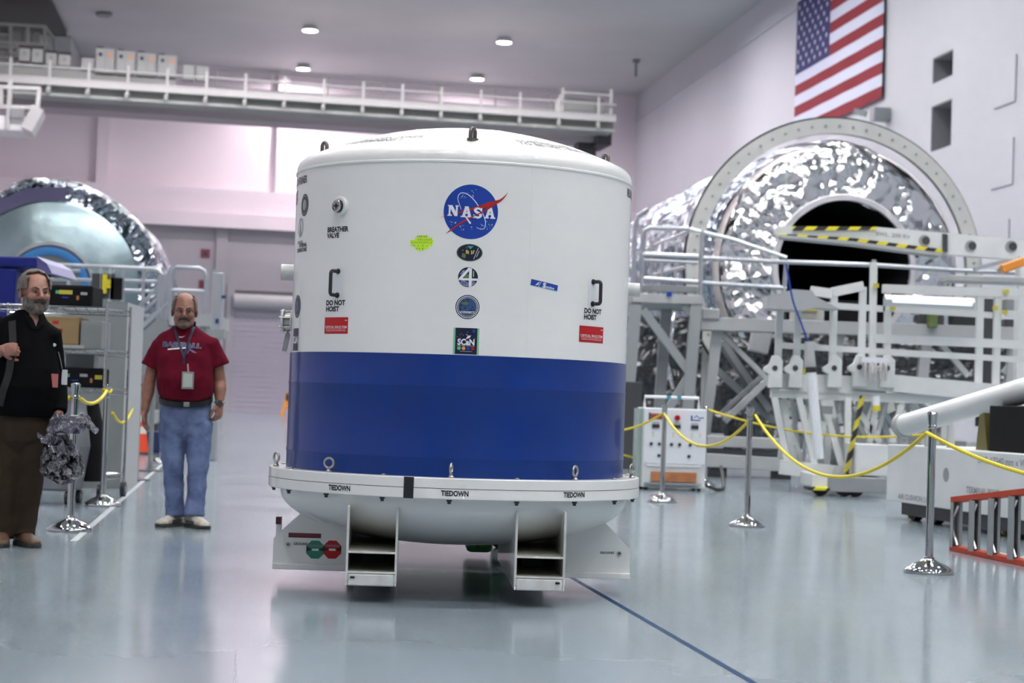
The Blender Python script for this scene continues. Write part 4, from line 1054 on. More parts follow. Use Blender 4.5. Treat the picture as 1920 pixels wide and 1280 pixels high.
for px, c in ((591, 'green'), (623, 'red')):
    a = PD(px, 1030, 'warning_octagon', poly2d(oct_(18 * k)), c)
    PD(px, 1030, 'octagon_shape', join2d(poly2d([(-16.3 * k, 6 * k), (-16.3 * k, -4 * k), (-6 * k, 0)]), poly2d([(16.3 * k, 6 * k), (16.3 * k, -4 * k), (6 * k, 0)])), 'ink', a, .0016)
    PD(px, 1030, 'octagon_bar', rect2d(-6 * k, -2 * k, 6 * k, 1.6 * k), 'pwhite', a, .0020)
    PD(px, 1023, 'octagon_lettering', text2d('WARNING', 6.2 * k, .9, 'CENTER', .02), 'grey', a, .0020)
PD(564, 1019.5, 'ground_lettering', text2d('GROUND', 6.4 * k, .95, 'CENTER', .02), 'ink'); PD(1138, 1036, 'ground_lettering', text2d('GROUND', 6.4 * k, .95, 'CENTER', .02), 'ink')
for px, py, c in ((540, 1020, 'steel'), (1161, 1037, 'steel')):
    m = MB(); p = platemap(px, py); m.cyl(p, p + Vector((0, -.008, 0)), .011, n=14); gs = m.build('ground_stud', MAT[c], box); gs.rotation_euler = (0, 0, PSI)
    m = MB(); m.cyl(p + Vector((0, -.008, 0)), p + Vector((0, -.012, 0)), .005, n=10); m.build('stud_core', MAT['dgrey'], gs)
PD(640, 1022, 'black_label', rect2d(-.02, -.03, .03, .03), 'ink') if False else None
# faint drafting marks on the lower head
hm = lambda x, y, h: cp(rad(-49) + x / .9, headz(.80 - y * .6) - .0015, .80 - y * .6)
rnd = random.Random(11)

# ================================================================== forklift carrying the container from behind
fk = thing('forklift', 'green forklift behind the container with its forks in the pockets under it', 'forklift', (CX, CY, 0), PSI)
m = MB()
for s in (-1, 1): m.bb((s * .412 - .06, -.35, ZS1 + .004), (s * .412 + .06, 1.06, ZS1 + .050))
m.bb((-.60, 1.06, .17), (.60, 1.10, .26)); m.bb((-.60, 1.06, .45), (.60, 1.10, .53))
for s in (-1, 1): m.bb((s * .412 - .06, 1.02, ZS1), (s * .412 + .06, 1.06, .60))
m.build('forks', MAT['dgrey'], fk, bevel=.004)
m = MB()
for s in (-1, 1): m.bb((s * .34 - .05, 1.12, .16), (s * .34 + .05, 1.24, 1.95))
for z in (.3, 1.1, 1.9): m.bb((-.34, 1.14, z), (.34, 1.20, z + .08))
m.build('mast', MAT['dgrey'], fk)
m = MB(); m.prism([(1.25, .20), (1.25, .9), (1.75, .95), (2.6, .95), (3.1, 1.1), (3.25, .8), (3.2, .22)], (0, 0, 0), (0, 1, 0), (0, 0, 1), .84)
m.bb((.13, 1.75, .05), (.30, 2.3, .40))
m.build('chassis', MAT['mgreen'], fk, bevel=.03)
for x, y, r in ((-.52, 1.62, .25), (.52, 1.62, .25), (-.42, 2.85, .23), (.42, 2.85, .23)):
    m = MB(); m.lathe([(.1, -.08), (r - .02, -.08), (r, -.05), (r, .05), (r - .02, .08), (.1, .08)], 28, (x, y, r), R=Matrix.Rotation(PI / 2, 3, 'Y')); w = m.build('wheel', MAT['black'], fk, smooth=True)
    m = MB(); m.cyl((x - .06, y, r), (x + .06, y, r), .1, n=20); m.build('hub', MAT['lgrey'], w)
m = MB()
for x in (-.36, .36):
    m.bar((x, 1.5, .9), (x, 1.65, 1.9), .05); m.bar((x, 2.8, 1.05), (x, 2.5, 1.9), .05)
m.bb((-.4, 1.62, 1.88), (.4, 2.52, 1.93)); m.build('overhead_guard', MAT['dgrey'], fk)
m = MB(); m.tube(smoothpts([(.05, 1.15, .36), (.10, 1.2, .30), (.17, 1.22, .18), (.18, 1.22, .14), (.10, 1.3, .4)], 6), .012, 8); m.build('hydraulic_hose', MAT['black'], fk, smooth=True)
m = MB(); m.bb((-.2, 1.9, .95), (.2, 2.3, 1.05)); m.bb((-.2, 2.25, 1.05), (.2, 2.33, 1.45)); m.build('seat', MAT['black'], fk, bevel=.02)
# ================================================================== rope stanchions
def stanchion_proto():
    t = thing('rope_stanchion', 'tmp', 'stanchion', (0, 0, 0), group='chrome rope stanchions')
    m = MB(); m.lathe([(0, .012), (.155, .0), (.160, .008), (.158, .018), (.140, .034), (.105, .056), (.060, .076), (.036, .090), (.031, .100), (.0, .1)], 40)
    m.build('base', MAT['chrome'], t, smooth=True, angle=50)
    m = MB(); m.lathe([(.0, .09), (.034, .09), (.034, .102), (.0255, .108), (.0255, .93), (0, .93)], 24); m.build('pole', MAT['chrome'], t, smooth=True)
    m = MB(); m.lathe([(0, .925), (.027, .925), (.029, .93), (.029, .945), (.0265, .948), (.033, 1.015), (.035, 1.022), (.030, 1.032), (.012, 1.037), (0, 1.037)], 24); m.build('finial', MAT['chrome'], t, smooth=True)
    return t
ST = []
def put_stanchion(px, py, label, proto=[None], mats=None, rz=0):
    if proto[0] is None: t = stanchion_proto(); proto[0] = t
    else: t = copy_tree(proto[0])
    p = gnd(px, py); t.location = p; t.rotation_euler.z = rz; t['label'] = label; ST.append(p); return p
s1 = put_stanchion(1741, 1074, 'chrome stanchion nearest the camera on the right, beside the red ladder')
s2 = put_stanchion(1400, 987, 'chrome stanchion on the right standing between two yellow rope sags')
s3 = put_stanchion(1241, 941, 'chrome stanchion in front of the white control cabinet')
s4 = put_stanchion(1319, 912, 'chrome stanchion half hidden behind the right edge of the control cabinet')
l1 = put_stanchion(131, 995, 'chrome stanchion standing behind the crumpled silver bag')
l2 = put_stanchion(192, 948, 'chrome stanchion beside the wheeled wire rack on the left')
l5 = put_stanchion(302, 868, 'distant chrome stanchion glimpsed behind the legs of the man in red')
def rope(name_label, p, q, sag, r=.0125, group='yellow barrier ropes', n=48, name='barrier_rope'):
    p, q = Vector(p), Vector(q); pts = []; rs = []
    L = (q - p).length; nn = max(n, int(L / .012)); nn = min(nn, 260)
    for k in range(nn + 1):
        t = k / nn; pts.append(p.lerp(q, t) - Vector((0, 0, sag * 4 * t * (1 - t)))); rs.append(r * (1 + .12 * math.sin(t * L / .02 * 2 * PI / 2.2)))
    m = MB(); m.tube(pts, rs, 8); o = m.build(name, MAT['rope'], None, smooth=True); return tag(o, name_label, 'rope', group)
H_ = .935
def knot(p, rz=0, parent=None):
    m = MB(); m.tube([p + Vector((.036 * math.cos(a), .036 * math.sin(a), .012 * math.sin(2 * a))) for a in [2 * PI * k / 20 for k in range(20)]], .010, 8, closed=True); return m
def pz(p, z=H_, dx=0.0): return Vector((p.x + dx, p.y, z))
def sag_to(p, q, px, py):   # sag so the rope's lowest point matches a height
    return 0
out = pz(s1) + (AX * -1 + BX * .16).normalized() * 3.6
rope('yellow rope running from the nearest right stanchion out of the picture', pz(s1, .90, -.035), out + Vector((0, 0, -.05)), .24)
rope('yellow rope sagging low between the two nearer right stanchions', pz(s1, .90, -.035), pz(s2, .965, .045), .40)
rope('yellow rope sagging in front of the white control cabinet', pz(s2, .89, -.03), pz(s3, .95, -.01), .27)
rope('yellow rope end rising from behind the container to the cabinet stanchion', pz(s3, .95, -.01), pz(s3, .80, -.9) + Vector((0, 1.2, .0)), .14)
hid = copy_tree([o for o in bpy.data.objects if o.name == 'rope_stanchion'][0]); hid.location = Vector((s3.x - .93, s3.y + 1.2, 0)); hid['label'] = 'chrome stanchion hidden behind the container, holding the leftmost rope of the right side'
rope('yellow rope running right from the stanchion hidden behind the cabinet', pz(s4, 1.00, .03), pz(s4, .80, 2.6) + Vector((0, -1.5, 0)), .16)
rope('short yellow rope low behind the left side of the control cabinet', pz(s3, .66, -.90) + Vector((0, 1.2, 0)), pz(s3, .36, -.05) + Vector((0, 3.6, 0)), .03)

# ================================================================== white control cabinet on the floor
p = gnd(1262, 919); cabx = thing('control_cabinet', 'white control cabinet with meters, black knobs and an orange-brown panel', 'control cabinet', p, rad(4))
W = .39; Hc = 1.0
m = MB(); m.bb((-W, 0, 0.03), (W, .55, Hc)); m.build('cabinet_body', MAT['wsteel'], cabx, bevel=.01)
m = MB(); m.bb((-W - .05, .1, .03), (-W, .5, Hc - .01)); m.build('side_cover', mat('pale_green_grey', (.33, .42, .39), .4), cabx)
m = MB(); m.bb((-W + .01, -.012, .32), (W - .01, 0, Hc - .01)); m.build('front_panel', MAT['pwhite'], cabx, bevel=.004)
m = MB(); m.tube([(-W + .02, .1, Hc), (-W + .02, .1, Hc + .135), (W - .09, .1, Hc + .135), (W - .09, .1, Hc)], .018, 8); m.build('push_bar', MAT['pwhite'], cabx, smooth=True)
m = MB(); m.bb((-.10, .075, Hc + .115), (-.05, .125, Hc + .16)); m.bb((.03, .075, Hc + .115), (.08, .125, Hc + .16)); m.build('blue_clamps', MAT['teal'], cabx)
m = MB(); m.bb((-.28, -.03, .105), (.28, -.012, .225)); m.build('brown_panel', MAT['copper'], cabx, bevel=.004)
m = MB(); m.bb((-.36, -.10, .07), (.33, 0, .09)); m.build('lower_lip', MAT['gsteel'], cabx)
m = MB(); m.tube([(-.34, -.02, .36), (-.33, -.02, .30), (.33, -.02, .30), (.35, -.02, .36)], .008, 6); m.build('panel_rail', MAT['pwhite'], cabx)
for x in (-.24, .02, .24):
    m = MB(); m.bb((x - .045, -.035, .755), (x + .045, -.012, .80)); mt = m.build('panel_meter', MAT['black'], cabx)
    m = MB(); m.bb((x - .04, -.034, .80), (x + .04, -.012, .83)); m.build('meter_scale', MAT['lgrey'], mt)
for x, z in ((-.29, .56), (-.19, .56), (-.04, .56), (.06, .56), (.19, .56), (.29, .56), (.18, .42), (-.19, .42)):
    m = MB(); m.cyl((x, -.012, z), (x, -.035, z), .019, n=14); m.build('round_knob', MAT['black'], cabx)
for x in (-.27, -.02, .07, .21, .31):
    for z in (.66, .695): m = MB(); m.cyl((x, -.012, z), (x, -.022, z), .008, n=8); m.build('toggle_switch', MAT['ylw'], cabx)
m = MB(); m.cyl((.02, -.012, .885), (.02, -.05, .885), .034, n=18); m.build('red_stop_button', MAT['red'], cabx)
m = MB(); m.bb((-.31, -.018, .86), (-.16, -.012, .93)); m.build('red_blue_label', mat('label_red_dull', (.32, .05, .04), .5), cabx)
m = MB(); m.bb((-.33, -.017, .85), (-.305, -.012, .94)); m.build('blue_edge_label', MAT['pal1'], cabx)
decal('maker_lettering', join2d(rect2d(-.07, -.035, .05, -.02), rect2d(-.07, -.02, -.05, .03), stroke2d([(-.03, 0), (.0, .03), (.03, 0), (.09, .005)], .012)), MAT['nblue'], cabx, plane_map((.26, -.0125, .89), (1, 0, 0), (0, 0, 1)))
for x in (-W + .06, W - .06):
    for y in (.08, .48): m = MB(); m.cyl((x - .02, y, .035), (x + .02, y, .035), .035, n=14); m.build('castor', MAT['black'], cabx)
m = MB(); m.tube(smoothpts([(W, .1, .10), (W + .08, .0, .05), (W + .2, .15, .02), (W + .33, .5, .05), (W + .36, .9, .28)], 8), .022, 8); m.build('power_cable', MAT['black'], cabx, smooth=True)

# ================================================================== red fibreglass ladder lying on its edge
a = gnd(1790, 1027, .02); b = gnd(1920, 1054, .02); d = (b - a); d.z = 0; d.normalize(); L = 3.2
lad = thing('ladder', 'red step ladder with grey treads lying on its edge on the floor at the right', 'ladder', Vector((a.x, a.y, 0)), math.atan2(-d.x, d.y) if False else 0)
ang = math.atan2(d.y, d.x); lad.rotation_euler = (0, 0, ang)
# local x runs along the ladder towards the camera, y to its left, z up
m = MB(); m.bb((0, -.045, 0), (L, .045, .040)); m.build('ladder_rail', MAT['ladder'], lad, bevel=.003)
tp = MB(); tp.add([(0, -.045, .362), (0, .045, .362), (0, .045, .405), (0, -.045, .405), (L, -.045, .685), (L, .045, .685), (L, .045, .728), (L, -.045, .728)], [(0, 1, 2, 3), (4, 7, 6, 5), (0, 4, 5, 1), (1, 5, 6, 2), (2, 6, 7, 3), (3, 7, 4, 0)])
tp.build('ladder_rail', MAT['ladder'], lad, bevel=.003)
for k in range(9):
    x = .02 + .34 * k; h = .364 + .323 * x / L
    m = MB(); m.bb((x, -.05, .028), (x + (.10 if k else .05), -.045, h)); m.bb((x, -.05, .028), (x + .006, .045, h)); m.bb((x + .006, -.012, .028), (x + .09, -.006, h))
    tr_ = m.build('tread', MAT['aludull'], lad)
    m = MB(); m.bar((x + .12, -.04, .05), (x + .03, -.04, .16), .012); m.bar((x + .12, -.04, h - .02), (x + .03, -.04, h - .13), .012); m.build('tread_brace', MAT['alu'], tr_)
# ladder stays level: rear frame lying on the floor behind it
m = MB(); m.bb((.4, .05, .0), (L, .16, .03)); m.build('rear_frame', MAT['aludull'], lad)

# ================================================================== large white cart with side lettering
a = gnd(1664, 945, .16); b = gnd(1777, 958, .16)
p0 = at(1664, 900, 18.4); p1 = at(1920, 900, 15.5); d = (p1 - p0); d.z = 0; d.normalize(); ang = math.atan2(d.y, d.x)
cart = thing('equipment_cart', 'large white wheeled equipment cart with black lettering on its long side', 'cart', Vector((p0.x, p0.y, 0)), ang)
L = 4.6; Wc = 1.35
def cloc(px, py):    # pixel -> (x,z) on the cart's visible long side
    n = Vector((-d.y, d.x, 0)) ; P = hit(px, py, p0, n); return (P - p0).dot(d), P.z
top = .72
m = MB(); m.prism([(0, .17), (L, .17), (L, top), (0, top)], (0, 0, 0), (1, 0, 0), (0, 0, 1), .02); m.bb((0, .01, .17), (L, Wc, top)); m.build('cart_body', MAT['wsteel'], cart, bevel=.012)
m = MB(); m.bb((.25, .05, .05), (L, Wc - .05, .17)); m.build('underframe', MAT['dgrey'], cart)
for x in (.35, .85, 2.4, 4.0):
    m = MB(); m.cyl((x, .12, .10), (x, .20, .10), .10, n=20); w = m.build('wheel', MAT['black'], cart, smooth=True)
    m = MB(); m.cyl((x, .11, .10), (x, .125, .10), .05, n=14); m.build('red_hub', MAT['red'], w)
    m = MB(); m.bar((x - .1, .10, .17), (x - .02, .10, .02), .02); m.build('yellow_guard', MAT['yel'], w)
x, z = cloc(1897, 868)
pm_ = lambda px, py: (lambda xz: plane_map((xz[0], -.011, xz[1]), (1, 0, 0), (0, 0, 1)))(cloc(px, py))
decal('side_lettering', text2d('SWL 17340 mm x W 300', .085, 1.25, 'LEFT', .02), MAT['gsteel'], cart, pm_(1836, 862))
decal('side_lettering', text2d('AIR CUSHION LOAD', .07, 1.35, 'LEFT', .02), MAT['gsteel'], cart, pm_(1686, 930))
decal('side_lettering', text2d('TERMINAL PORT', .08, 1.1, 'LEFT', .02), MAT['gsteel'], cart, pm_(1814, 918))
decal('dark_disc', disc2d(0, 0, .065), MAT['gsteel'], cart, pm_(1776, 890))
# things standing on the cart
x, z = cloc(1782, 820)
m = MB(); m.bb((-.13, -.1, 0), (.13, .1, .62)); blk = m.build('support_column', MAT['wsteel'], None, bevel=.01)
blk.location = Vector((p0.x, p0.y, top)) + d * (x + .1) + Vector((-d.y, d.x, 0)) * .80; blk.rotation_euler = (0, 0, ang)
tag(blk, 'plain white upright column standing on the white cart', 'column')
x, z = cloc(1830, 810)
m = MB(); m.bb((0, 0, 0), (1.7, .8, .40)); bx = m.build('black_case', MAT['blackmat'], None, bevel=.01)
bx.location = Vector((p0.x, p0.y, top)) + d * (x) + Vector((-d.y, d.x, 0)) * .12; bx.rotation_euler = (0, 0, ang); tag(bx, 'large plain black case on top of the white cart', 'case')
x, z = cloc(1795, 830)
m = MB(); m.prism([(-.12, 0), (.12, 0), (.03, .36), (-.05, .36)], (0, 0, 0), (1, 0, 0), (0, 0, 1), .08); bk_ = m.build('brass_bracket', mat('brass_green', (.22, .19, .06), .35, .7), None)
bk_.location = Vector((p0.x, p0.y, top)) + d * (x + .05) + Vector((-d.y, d.x, 0)) * .25; bk_.rotation_euler = (0, 0, ang); tag(bk_, 'small tapered brass bracket beside the black case on the cart', 'bracket')
# white tube boom resting over the cart
ta = at(1696, 797, 18.0); tb = at(1935, 728, 16.2)
tube = thing('tube_boom', 'long thick white tube slanting upward over the cart', 'tube', ta)
dv = (tb - ta); dv2 = dv * 1.5
m = MB(); m.cyl((0, 0, 0), dv2, .105, .115, n=28); m.build('tube_body', MAT['wsteel'], tube, smooth=True)
dn = dv.normalized(); m = MB(); m.cyl(-dn * .05, dn * .015, .118, n=28); m.build('end_flange', MAT['lgrey'], tube, smooth=True)
m = MB(); m.cyl(-dn * .10, -dn * .05, .07, .10, n=20); m.build('end_cap', mat('brass_cap', (.35, .33, .20), .3, .8), tube, smooth=True)
for k_, zz_ in ((.25, 0), (.62, 0)):
    sup = MB(); q_ = dn * k_; sup.bar(q_ + Vector((.1, .05, -.10)), Vector((q_.x + .1, q_.y + .05, top - ta.z + .0)), .06); sup.build('support_leg', MAT['wsteel'], tube)

# ================================================================== white truss work stand in front of the right module
TY = 24.0
MAT['stand'] = MAT['wsteel']
stand = thing('work_stand', 'white steel truss work stand with railings in front of the foil wrapped module', 'work stand', (0, 0, 0))
def P(px, py, Y=TY): return at(px, py, Y)
def bars(name, lst, w=.10, m='wsteel', parent=None, Y=TY, h=None):
    g = MB()
    for e in lst:
        a_, b_ = e[0], e[1]; Ya = e[2] if len(e) > 2 else Y; Yb = e[3] if len(e) > 3 else Ya
        g.bar(at(*a_, Ya), at(*b_, Yb), w, h)
    return g.build(name, MAT[m], parent or stand)
for (xt, yt, xb, yb_) in ((1462, 572, 1457, 728), (1497, 560, 1492, 735), (1564, 548, 1560, 700), (1618, 538, 1614, 712), (1638, 492, 1634, 735), (1665, 545, 1662, 720), (1838, 540, 1834, 730), (1871, 545, 1866, 740)):
    bars('upright', [((xt, yt), (xb, yb_))], .085)
for (xa, ya, xb, yb_, w) in ((1655, 541, 1960, 552, .11), (1462, 566, 1660, 579, .075), (1655, 578, 1860, 591, .075), (1885, 587, 1960, 590, .075), (1560, 574, 1665, 580, .07), (1638, 634, 1960, 648, .11), (1462, 647, 1960, 677, .075), (1640, 660, 1960, 676, .07)):
    bars('rail', [((xa, ya), (xb, yb_))], w)
bars('top_beam', [((1560, 548), (1618, 536)), ((1560, 551), (1520, 545))], .12, Y=TY)
# plate on the left top, bent like a shelf edge
g = MB(); o_ = P(1435, 556, TY - .3)
g.prism([(0, 0), (0, -.16), (.45, -.16), (.62, -.11), (.92, -.11), (.60, .03), (.55, .10), (.3, .10), (.2, .05)], o_, (1, 0, -.034), (.034, 0, 1), .5); g.build('guard_plate', MAT['lgrey'], stand)
# deck beams
for (xa, ya, xb, yb_, w, h) in ((1445, 713, 1660, 722, .12, .2), (1600, 712, 1960, 745, .30, .22), (1445, 738, 1960, 758, .15, .10)):
    g = MB(); g.bar(P(xa, ya), P(xb, yb_), w, h); g.build('deck_beam', MAT['wsteel'], stand)
g = MB(); g.add([P(1445, 732, 23.9), P(1960, 752, 23.9), P(1960, 748, 25.5), P(1445, 728, 25.5), P(1445, 728, 23.9), P(1960, 748, 23.9), P(1960, 744, 25.5), P(1445, 724, 25.5)], [(0, 1, 2, 3), (4, 7, 6, 5), (0, 4, 5, 1), (1, 5, 6, 2), (2, 6, 7, 3), (3, 7, 4, 0)]); g.build('deck', MAT['wsteel'], stand)
# curved castings and pulleys on the deck
for (x_, y_) in ((1452, 690), (1490, 690), (1563, 690), (1610, 688), (1662, 690)):
    g = MB(); q_ = P(x_, y_, TY - .15); g.prism([(-.08, -.25), (.10, -.25), (.10, .10), (.04, .16), (-.03, .16), (-.07, .05), (-.14, .0), (-.14, -.04), (-.07, -.08)], q_, (1, 0, 0), (0, 0, 1), .10); br_ = g.build('hinge_bracket', MAT['wsteel'], stand, bevel=.008)
    g = MB(); g.cyl(q_ + Vector((0, -.06, 0)), q_ + Vector((0, .06, 0)), .035, n=14); g.build('hinge_pin', MAT['dgrey'], br_)
g = MB(); q_ = P(1640, 695, TY - .35)
for k in range(5): g.tube(smoothpts([q_ + Vector((-.13 + k * .065, 0, .14)), q_ + Vector((-.13 + k * .065, -.06, .05)), q_ + Vector((-.13 + k * .065, -.05, -.12))], 4), .018, 6)
g.build('ribbed_cover', mat('pale_rose', (.52, .48, .48), .5), stand)
g = MB(); g.bb(q_ + Vector((-.18, -.05, .10)), q_ + Vector((.18, .1, .17))); g.build('cover_top', MAT['pwhite'], stand)
# truss legs below the deck
legs = [((1452, 745), (1478, 878)), ((1468, 748), (1490, 880)), ((1500, 745), (1478, 850)), ((1498, 745), (1530, 885)), ((1522, 745), (1516, 850)), ((1542, 745), (1525, 870)), ((1545, 760), (1580, 880)),
        ((1552, 745), (1550, 885)), ((1562, 770), (1582, 880)), ((1590, 745), (1588, 885)), ((1602, 760), (1650, 830)), ((1622, 745), (1604, 880)), ((1545, 790), (1530, 850)), ((1640, 770), (1630, 830)), ((1650, 770), (1668, 830)), ((1690, 760), (1672, 830)), ((1710, 758), (1735, 800)), ((1735, 760), (1720, 830))]
for i, e in enumerate(legs): bars('truss_bar', [e], .075, Y=23.6 + .5 * (i % 3))
for i, e in enumerate([((1458, 748), (1512, 880)), ((1485, 746), (1500, 882)), ((1512, 746), (1545, 882)), ((1530, 746), (1500, 884)), ((1572, 746), (1540, 884)), ((1578, 748), (1600, 884)), ((1610, 748), (1572, 884)), ((1632, 750), (1600, 832)),
        ((1662, 752), (1640, 832)), ((1680, 752), (1700, 828)), ((1700, 752), (1712, 828)), ((1720, 752), (1752, 800)), ((1592, 748), (1628, 832)), ((1648, 752), (1690, 830)), ((1470, 746), (1462, 872)), ((1750, 755), (1742, 800))]):
    bars('truss_bar', [e], .055, Y=24.2 + .35 * (i % 4))
bars('truss_node', [((1548, 748), (1556, 785))], .16)
bars('node_band', [((1541, 768), (1560, 769))], .10, 'gsteel', Y=23.4)
g = MB(); q_ = P(1452, 715, 23.4); 
# lower base boxes with wheels
def boxat(name, x0, y0, x1, y1, Y, D, m, parent, bevel=.01):
    a_, b_ = at(x0, y0, Y), at(x1, y1, Y); g = MB(); g.bb((min(a_.x, b_.x), Y, min(a_.z, b_.z)), (max(a_.x, b_.x), Y + D, max(a_.z, b_.z))); return g.build(name, MAT[m], parent, bevel=bevel)
boxat('base_end', 1522, 888, 1552, 914, 22.6, 1.0, 'wsteel', stand)
boxat('base_box', 1551, 893, 1662, 925, 22.6, 1.0, 'gsteel', stand)
boxat('base_upper', 1606, 832, 1664, 893, 22.8, .8, 'wsteel', stand)
g = MB(); g.bar(at(1462, 875, 23.5), at(1606, 890, 23.5), .12, .18); g.build('base_rail', MAT['wsteel'], stand)
for x_ in (1535, 1580, 1600):
    q_ = at(x_, 930, 22.9); g = MB(); g.cyl((q_.x, 22.75, .10), (q_.x, 22.9, .10), .10, n=20); w = g.build('wheel', MAT['black'], stand, smooth=True)
boxat('hazard_edging', 1514, 912, 1556, 920, 22.5, .3, 'hazard', stand)
# hazard striped leg brace, capped white tube
g = MB(); g.bar(at(1617, 742, 23.0), at(1586, 888, 23.0), .085, .05); o = g.build('striped_brace', stripe_mat('hazard_brace', (.60, .52, .05), (.02, .02, .02), .19, (1, 0, -.9)), stand)
g = MB(); g.cyl(at(1521, 697, 22.8), at(1536, 860, 22.8), .062, n=16); wt = g.build('prop_tube', MAT['pwhite'], stand, smooth=True)
g = MB(); g.cyl(at(1520.5, 688, 22.8), at(1521, 698, 22.8), .068, n=16); g.build('tube_cap', MAT['black'], wt)
g = MB(); g.cyl(at(1517, 640, 22.9), at(1519, 690, 22.9), .055, .075, n=16); g.build('strap_sheath', MAT['lgrey'], wt, smooth=True)
g = MB(); g.tube(smoothpts([at(1474, 495, 23), at(1486, 560, 23), at(1500, 600, 23), at(1517, 645, 23)], 5), .012, 6); g.build('blue_strap', MAT['nblue'], stand)
boxat('yellow_tab', 1505, 691, 1517, 700, 22.8, .05, 'ylw', stand, 0)
for (x_, y_) in ((1643, 535), (1674, 577), (1867, 577), (1887, 546), (1884, 585)): boxat('yellow_stop', x_ - 4, y_ - 4, x_ + 5, y_ + 4, TY - .12, .05, 'ylw', stand, 0)
g = MB(); g.cyl(at(1637, 766, 23.2), at(1660, 766, 23.2), .045, n=12) if False else g.cyl(at(1642, 742, 23.2), at(1643, 762, 23.2), .045, n=12); dl = g.build('drop_leg', MAT['pwhite'], stand)
g = MB(); g.cyl(at(1643, 760, 23.2), at(1643.4, 770, 23.2), .05, n=12); g.build('yellow_foot', MAT['yel'], dl)
# rounded fluorescent work light on the stand
lt = thing('work_light', 'long bright tube light bolted to the top of the white work stand', 'lamp', at(1660, 560, TY - .35))
g = MB(); a_ = at(1658, 563, TY - .35); b_ = at(1825, 570, TY - .35); g.cyl(a_ - lt.location, b_ - lt.location, .075, n=20); g.build('lamp_housing', MAT['alu'], lt, smooth=True)
g = MB(); a_ = at(1674, 560, TY - .42); b_ = at(1822, 567, TY - .42); g.cyl(a_ - lt.location, b_ - lt.location, .045, n=16); g.build('lamp_tube', emis('tube_light', (.92, .93, 1), .85), lt, smooth=True)
# a few dull items seen through the stand
def blob(name, label, cat, px, py, Y, size, m, rz=0):
    g = MB(); g.box((0, 0, 0), size); o = g.build(name, MAT[m], None, bevel=.02); o.location = at(px, py, Y); o.rotation_euler = (0, 0, rz); return tag(o, label, cat)

# ================================================================== hazard striped crane arm with round holes
AY = 26.3
arm = thing('lifting_arm', 'tapered white lifting arm with black and yellow edges and round holes', 'lifting arm', at(1460, 435, AY))
o_ = Vector(arm.location)
g = MB()
def A_(px, py, Y=AY): return at(px, py, Y) - o_
def plate(name, pts, th, m, Y=AY):
    g = MB(); q = [at(x, y, Y) - o_ for x, y in pts]; n_ = len(q); q2 = [v + Vector((0, th, 0)) for v in q]
    g.add(q + q2, [tuple(range(n_)), tuple(range(2 * n_ - 1, n_ - 1, -1))] + [(k, n_ + k, n_ + (k + 1) % n_, (k + 1) % n_) for k in range(n_)]); return g.build(name, MAT[m], arm)
plate('arm_web', [(1452, 430), (1460, 424), (1485, 424), (1640, 425), (1950, 452), (1950, 490), (1765, 476), (1600, 455), (1460, 442), (1453, 438)], .16, 'wsteel')
plate('bottom_flange', [(1465, 445), (1600, 458), (1765, 480), (1765, 474), (1600, 452), (1465, 440)], .34, 'lgrey', AY - .10)
plate('top_stripe', [(1487, 424), (1643, 425), (1643, 431), (1487, 432)], .04, 'hazard', AY - .03)
plate('bottom_stripe', [(1463, 439), (1765, 467), (1765, 473), (1600, 450), (1465, 444)][:0] or [(1463, 438), (1600, 446), (1767, 467), (1767, 473), (1600, 454), (1465, 444)], .04, 'hazard', AY - .03)
plate('joint_block', [(1768, 438), (1777, 439), (1777, 472), (1768, 471)], .05, 'dgrey', AY - .04)
for x_, y_, r_ in ((1733, 451, 10.5), (1820, 461, 10.5), (1896, 462, 11)):
    c_ = A_(x_, y_); r = r_ * AY / F_PX; g = MB(); g.cyl(c_ + Vector((0, -.012, 0)), c_ + Vector((0, .17, 0)), r, n=24); hh = g.build('round_hole', MAT['gsteel'], arm)
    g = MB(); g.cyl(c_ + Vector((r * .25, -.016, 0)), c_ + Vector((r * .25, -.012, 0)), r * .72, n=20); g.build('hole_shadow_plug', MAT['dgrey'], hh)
decal('load_lettering', text2d('SWL. 200 Kg', .072, 1.25, 'LEFT', .02), MAT['gsteel'], arm, plane_map(A_(1642, 438) + Vector((0, -.002, 0)), (1, 0, -.06), (.06, 0, 1)))
g = MB(); g.bar(A_(1925, 480), Vector((A_(1925, 480).x, A_(1925, 480).y, -o_.z)), .25); g.build('arm_post', MAT['wsteel'], arm)

# upper deck of the stand at the far right, with an orange tool
boxat('upper_beam', 1778, 515, 1960, 532, 25.2, .5, 'lgrey', stand)
bars('brace_rod', [((1826, 505), (1890, 488)), ((1870, 508), (1905, 490))], .05, 'alu', Y=25.4)
t_ = MB(); t_.bar((0, 0, 0), (.30, 0, .12), .16, .12); tt_ = t_.build('orange_tool', MAT['orng'], None, bevel=.02); tt_.location = at(1878, 505, 25.3); tag(tt_, 'orange tool lying on the upper beam at the far right', 'tool')

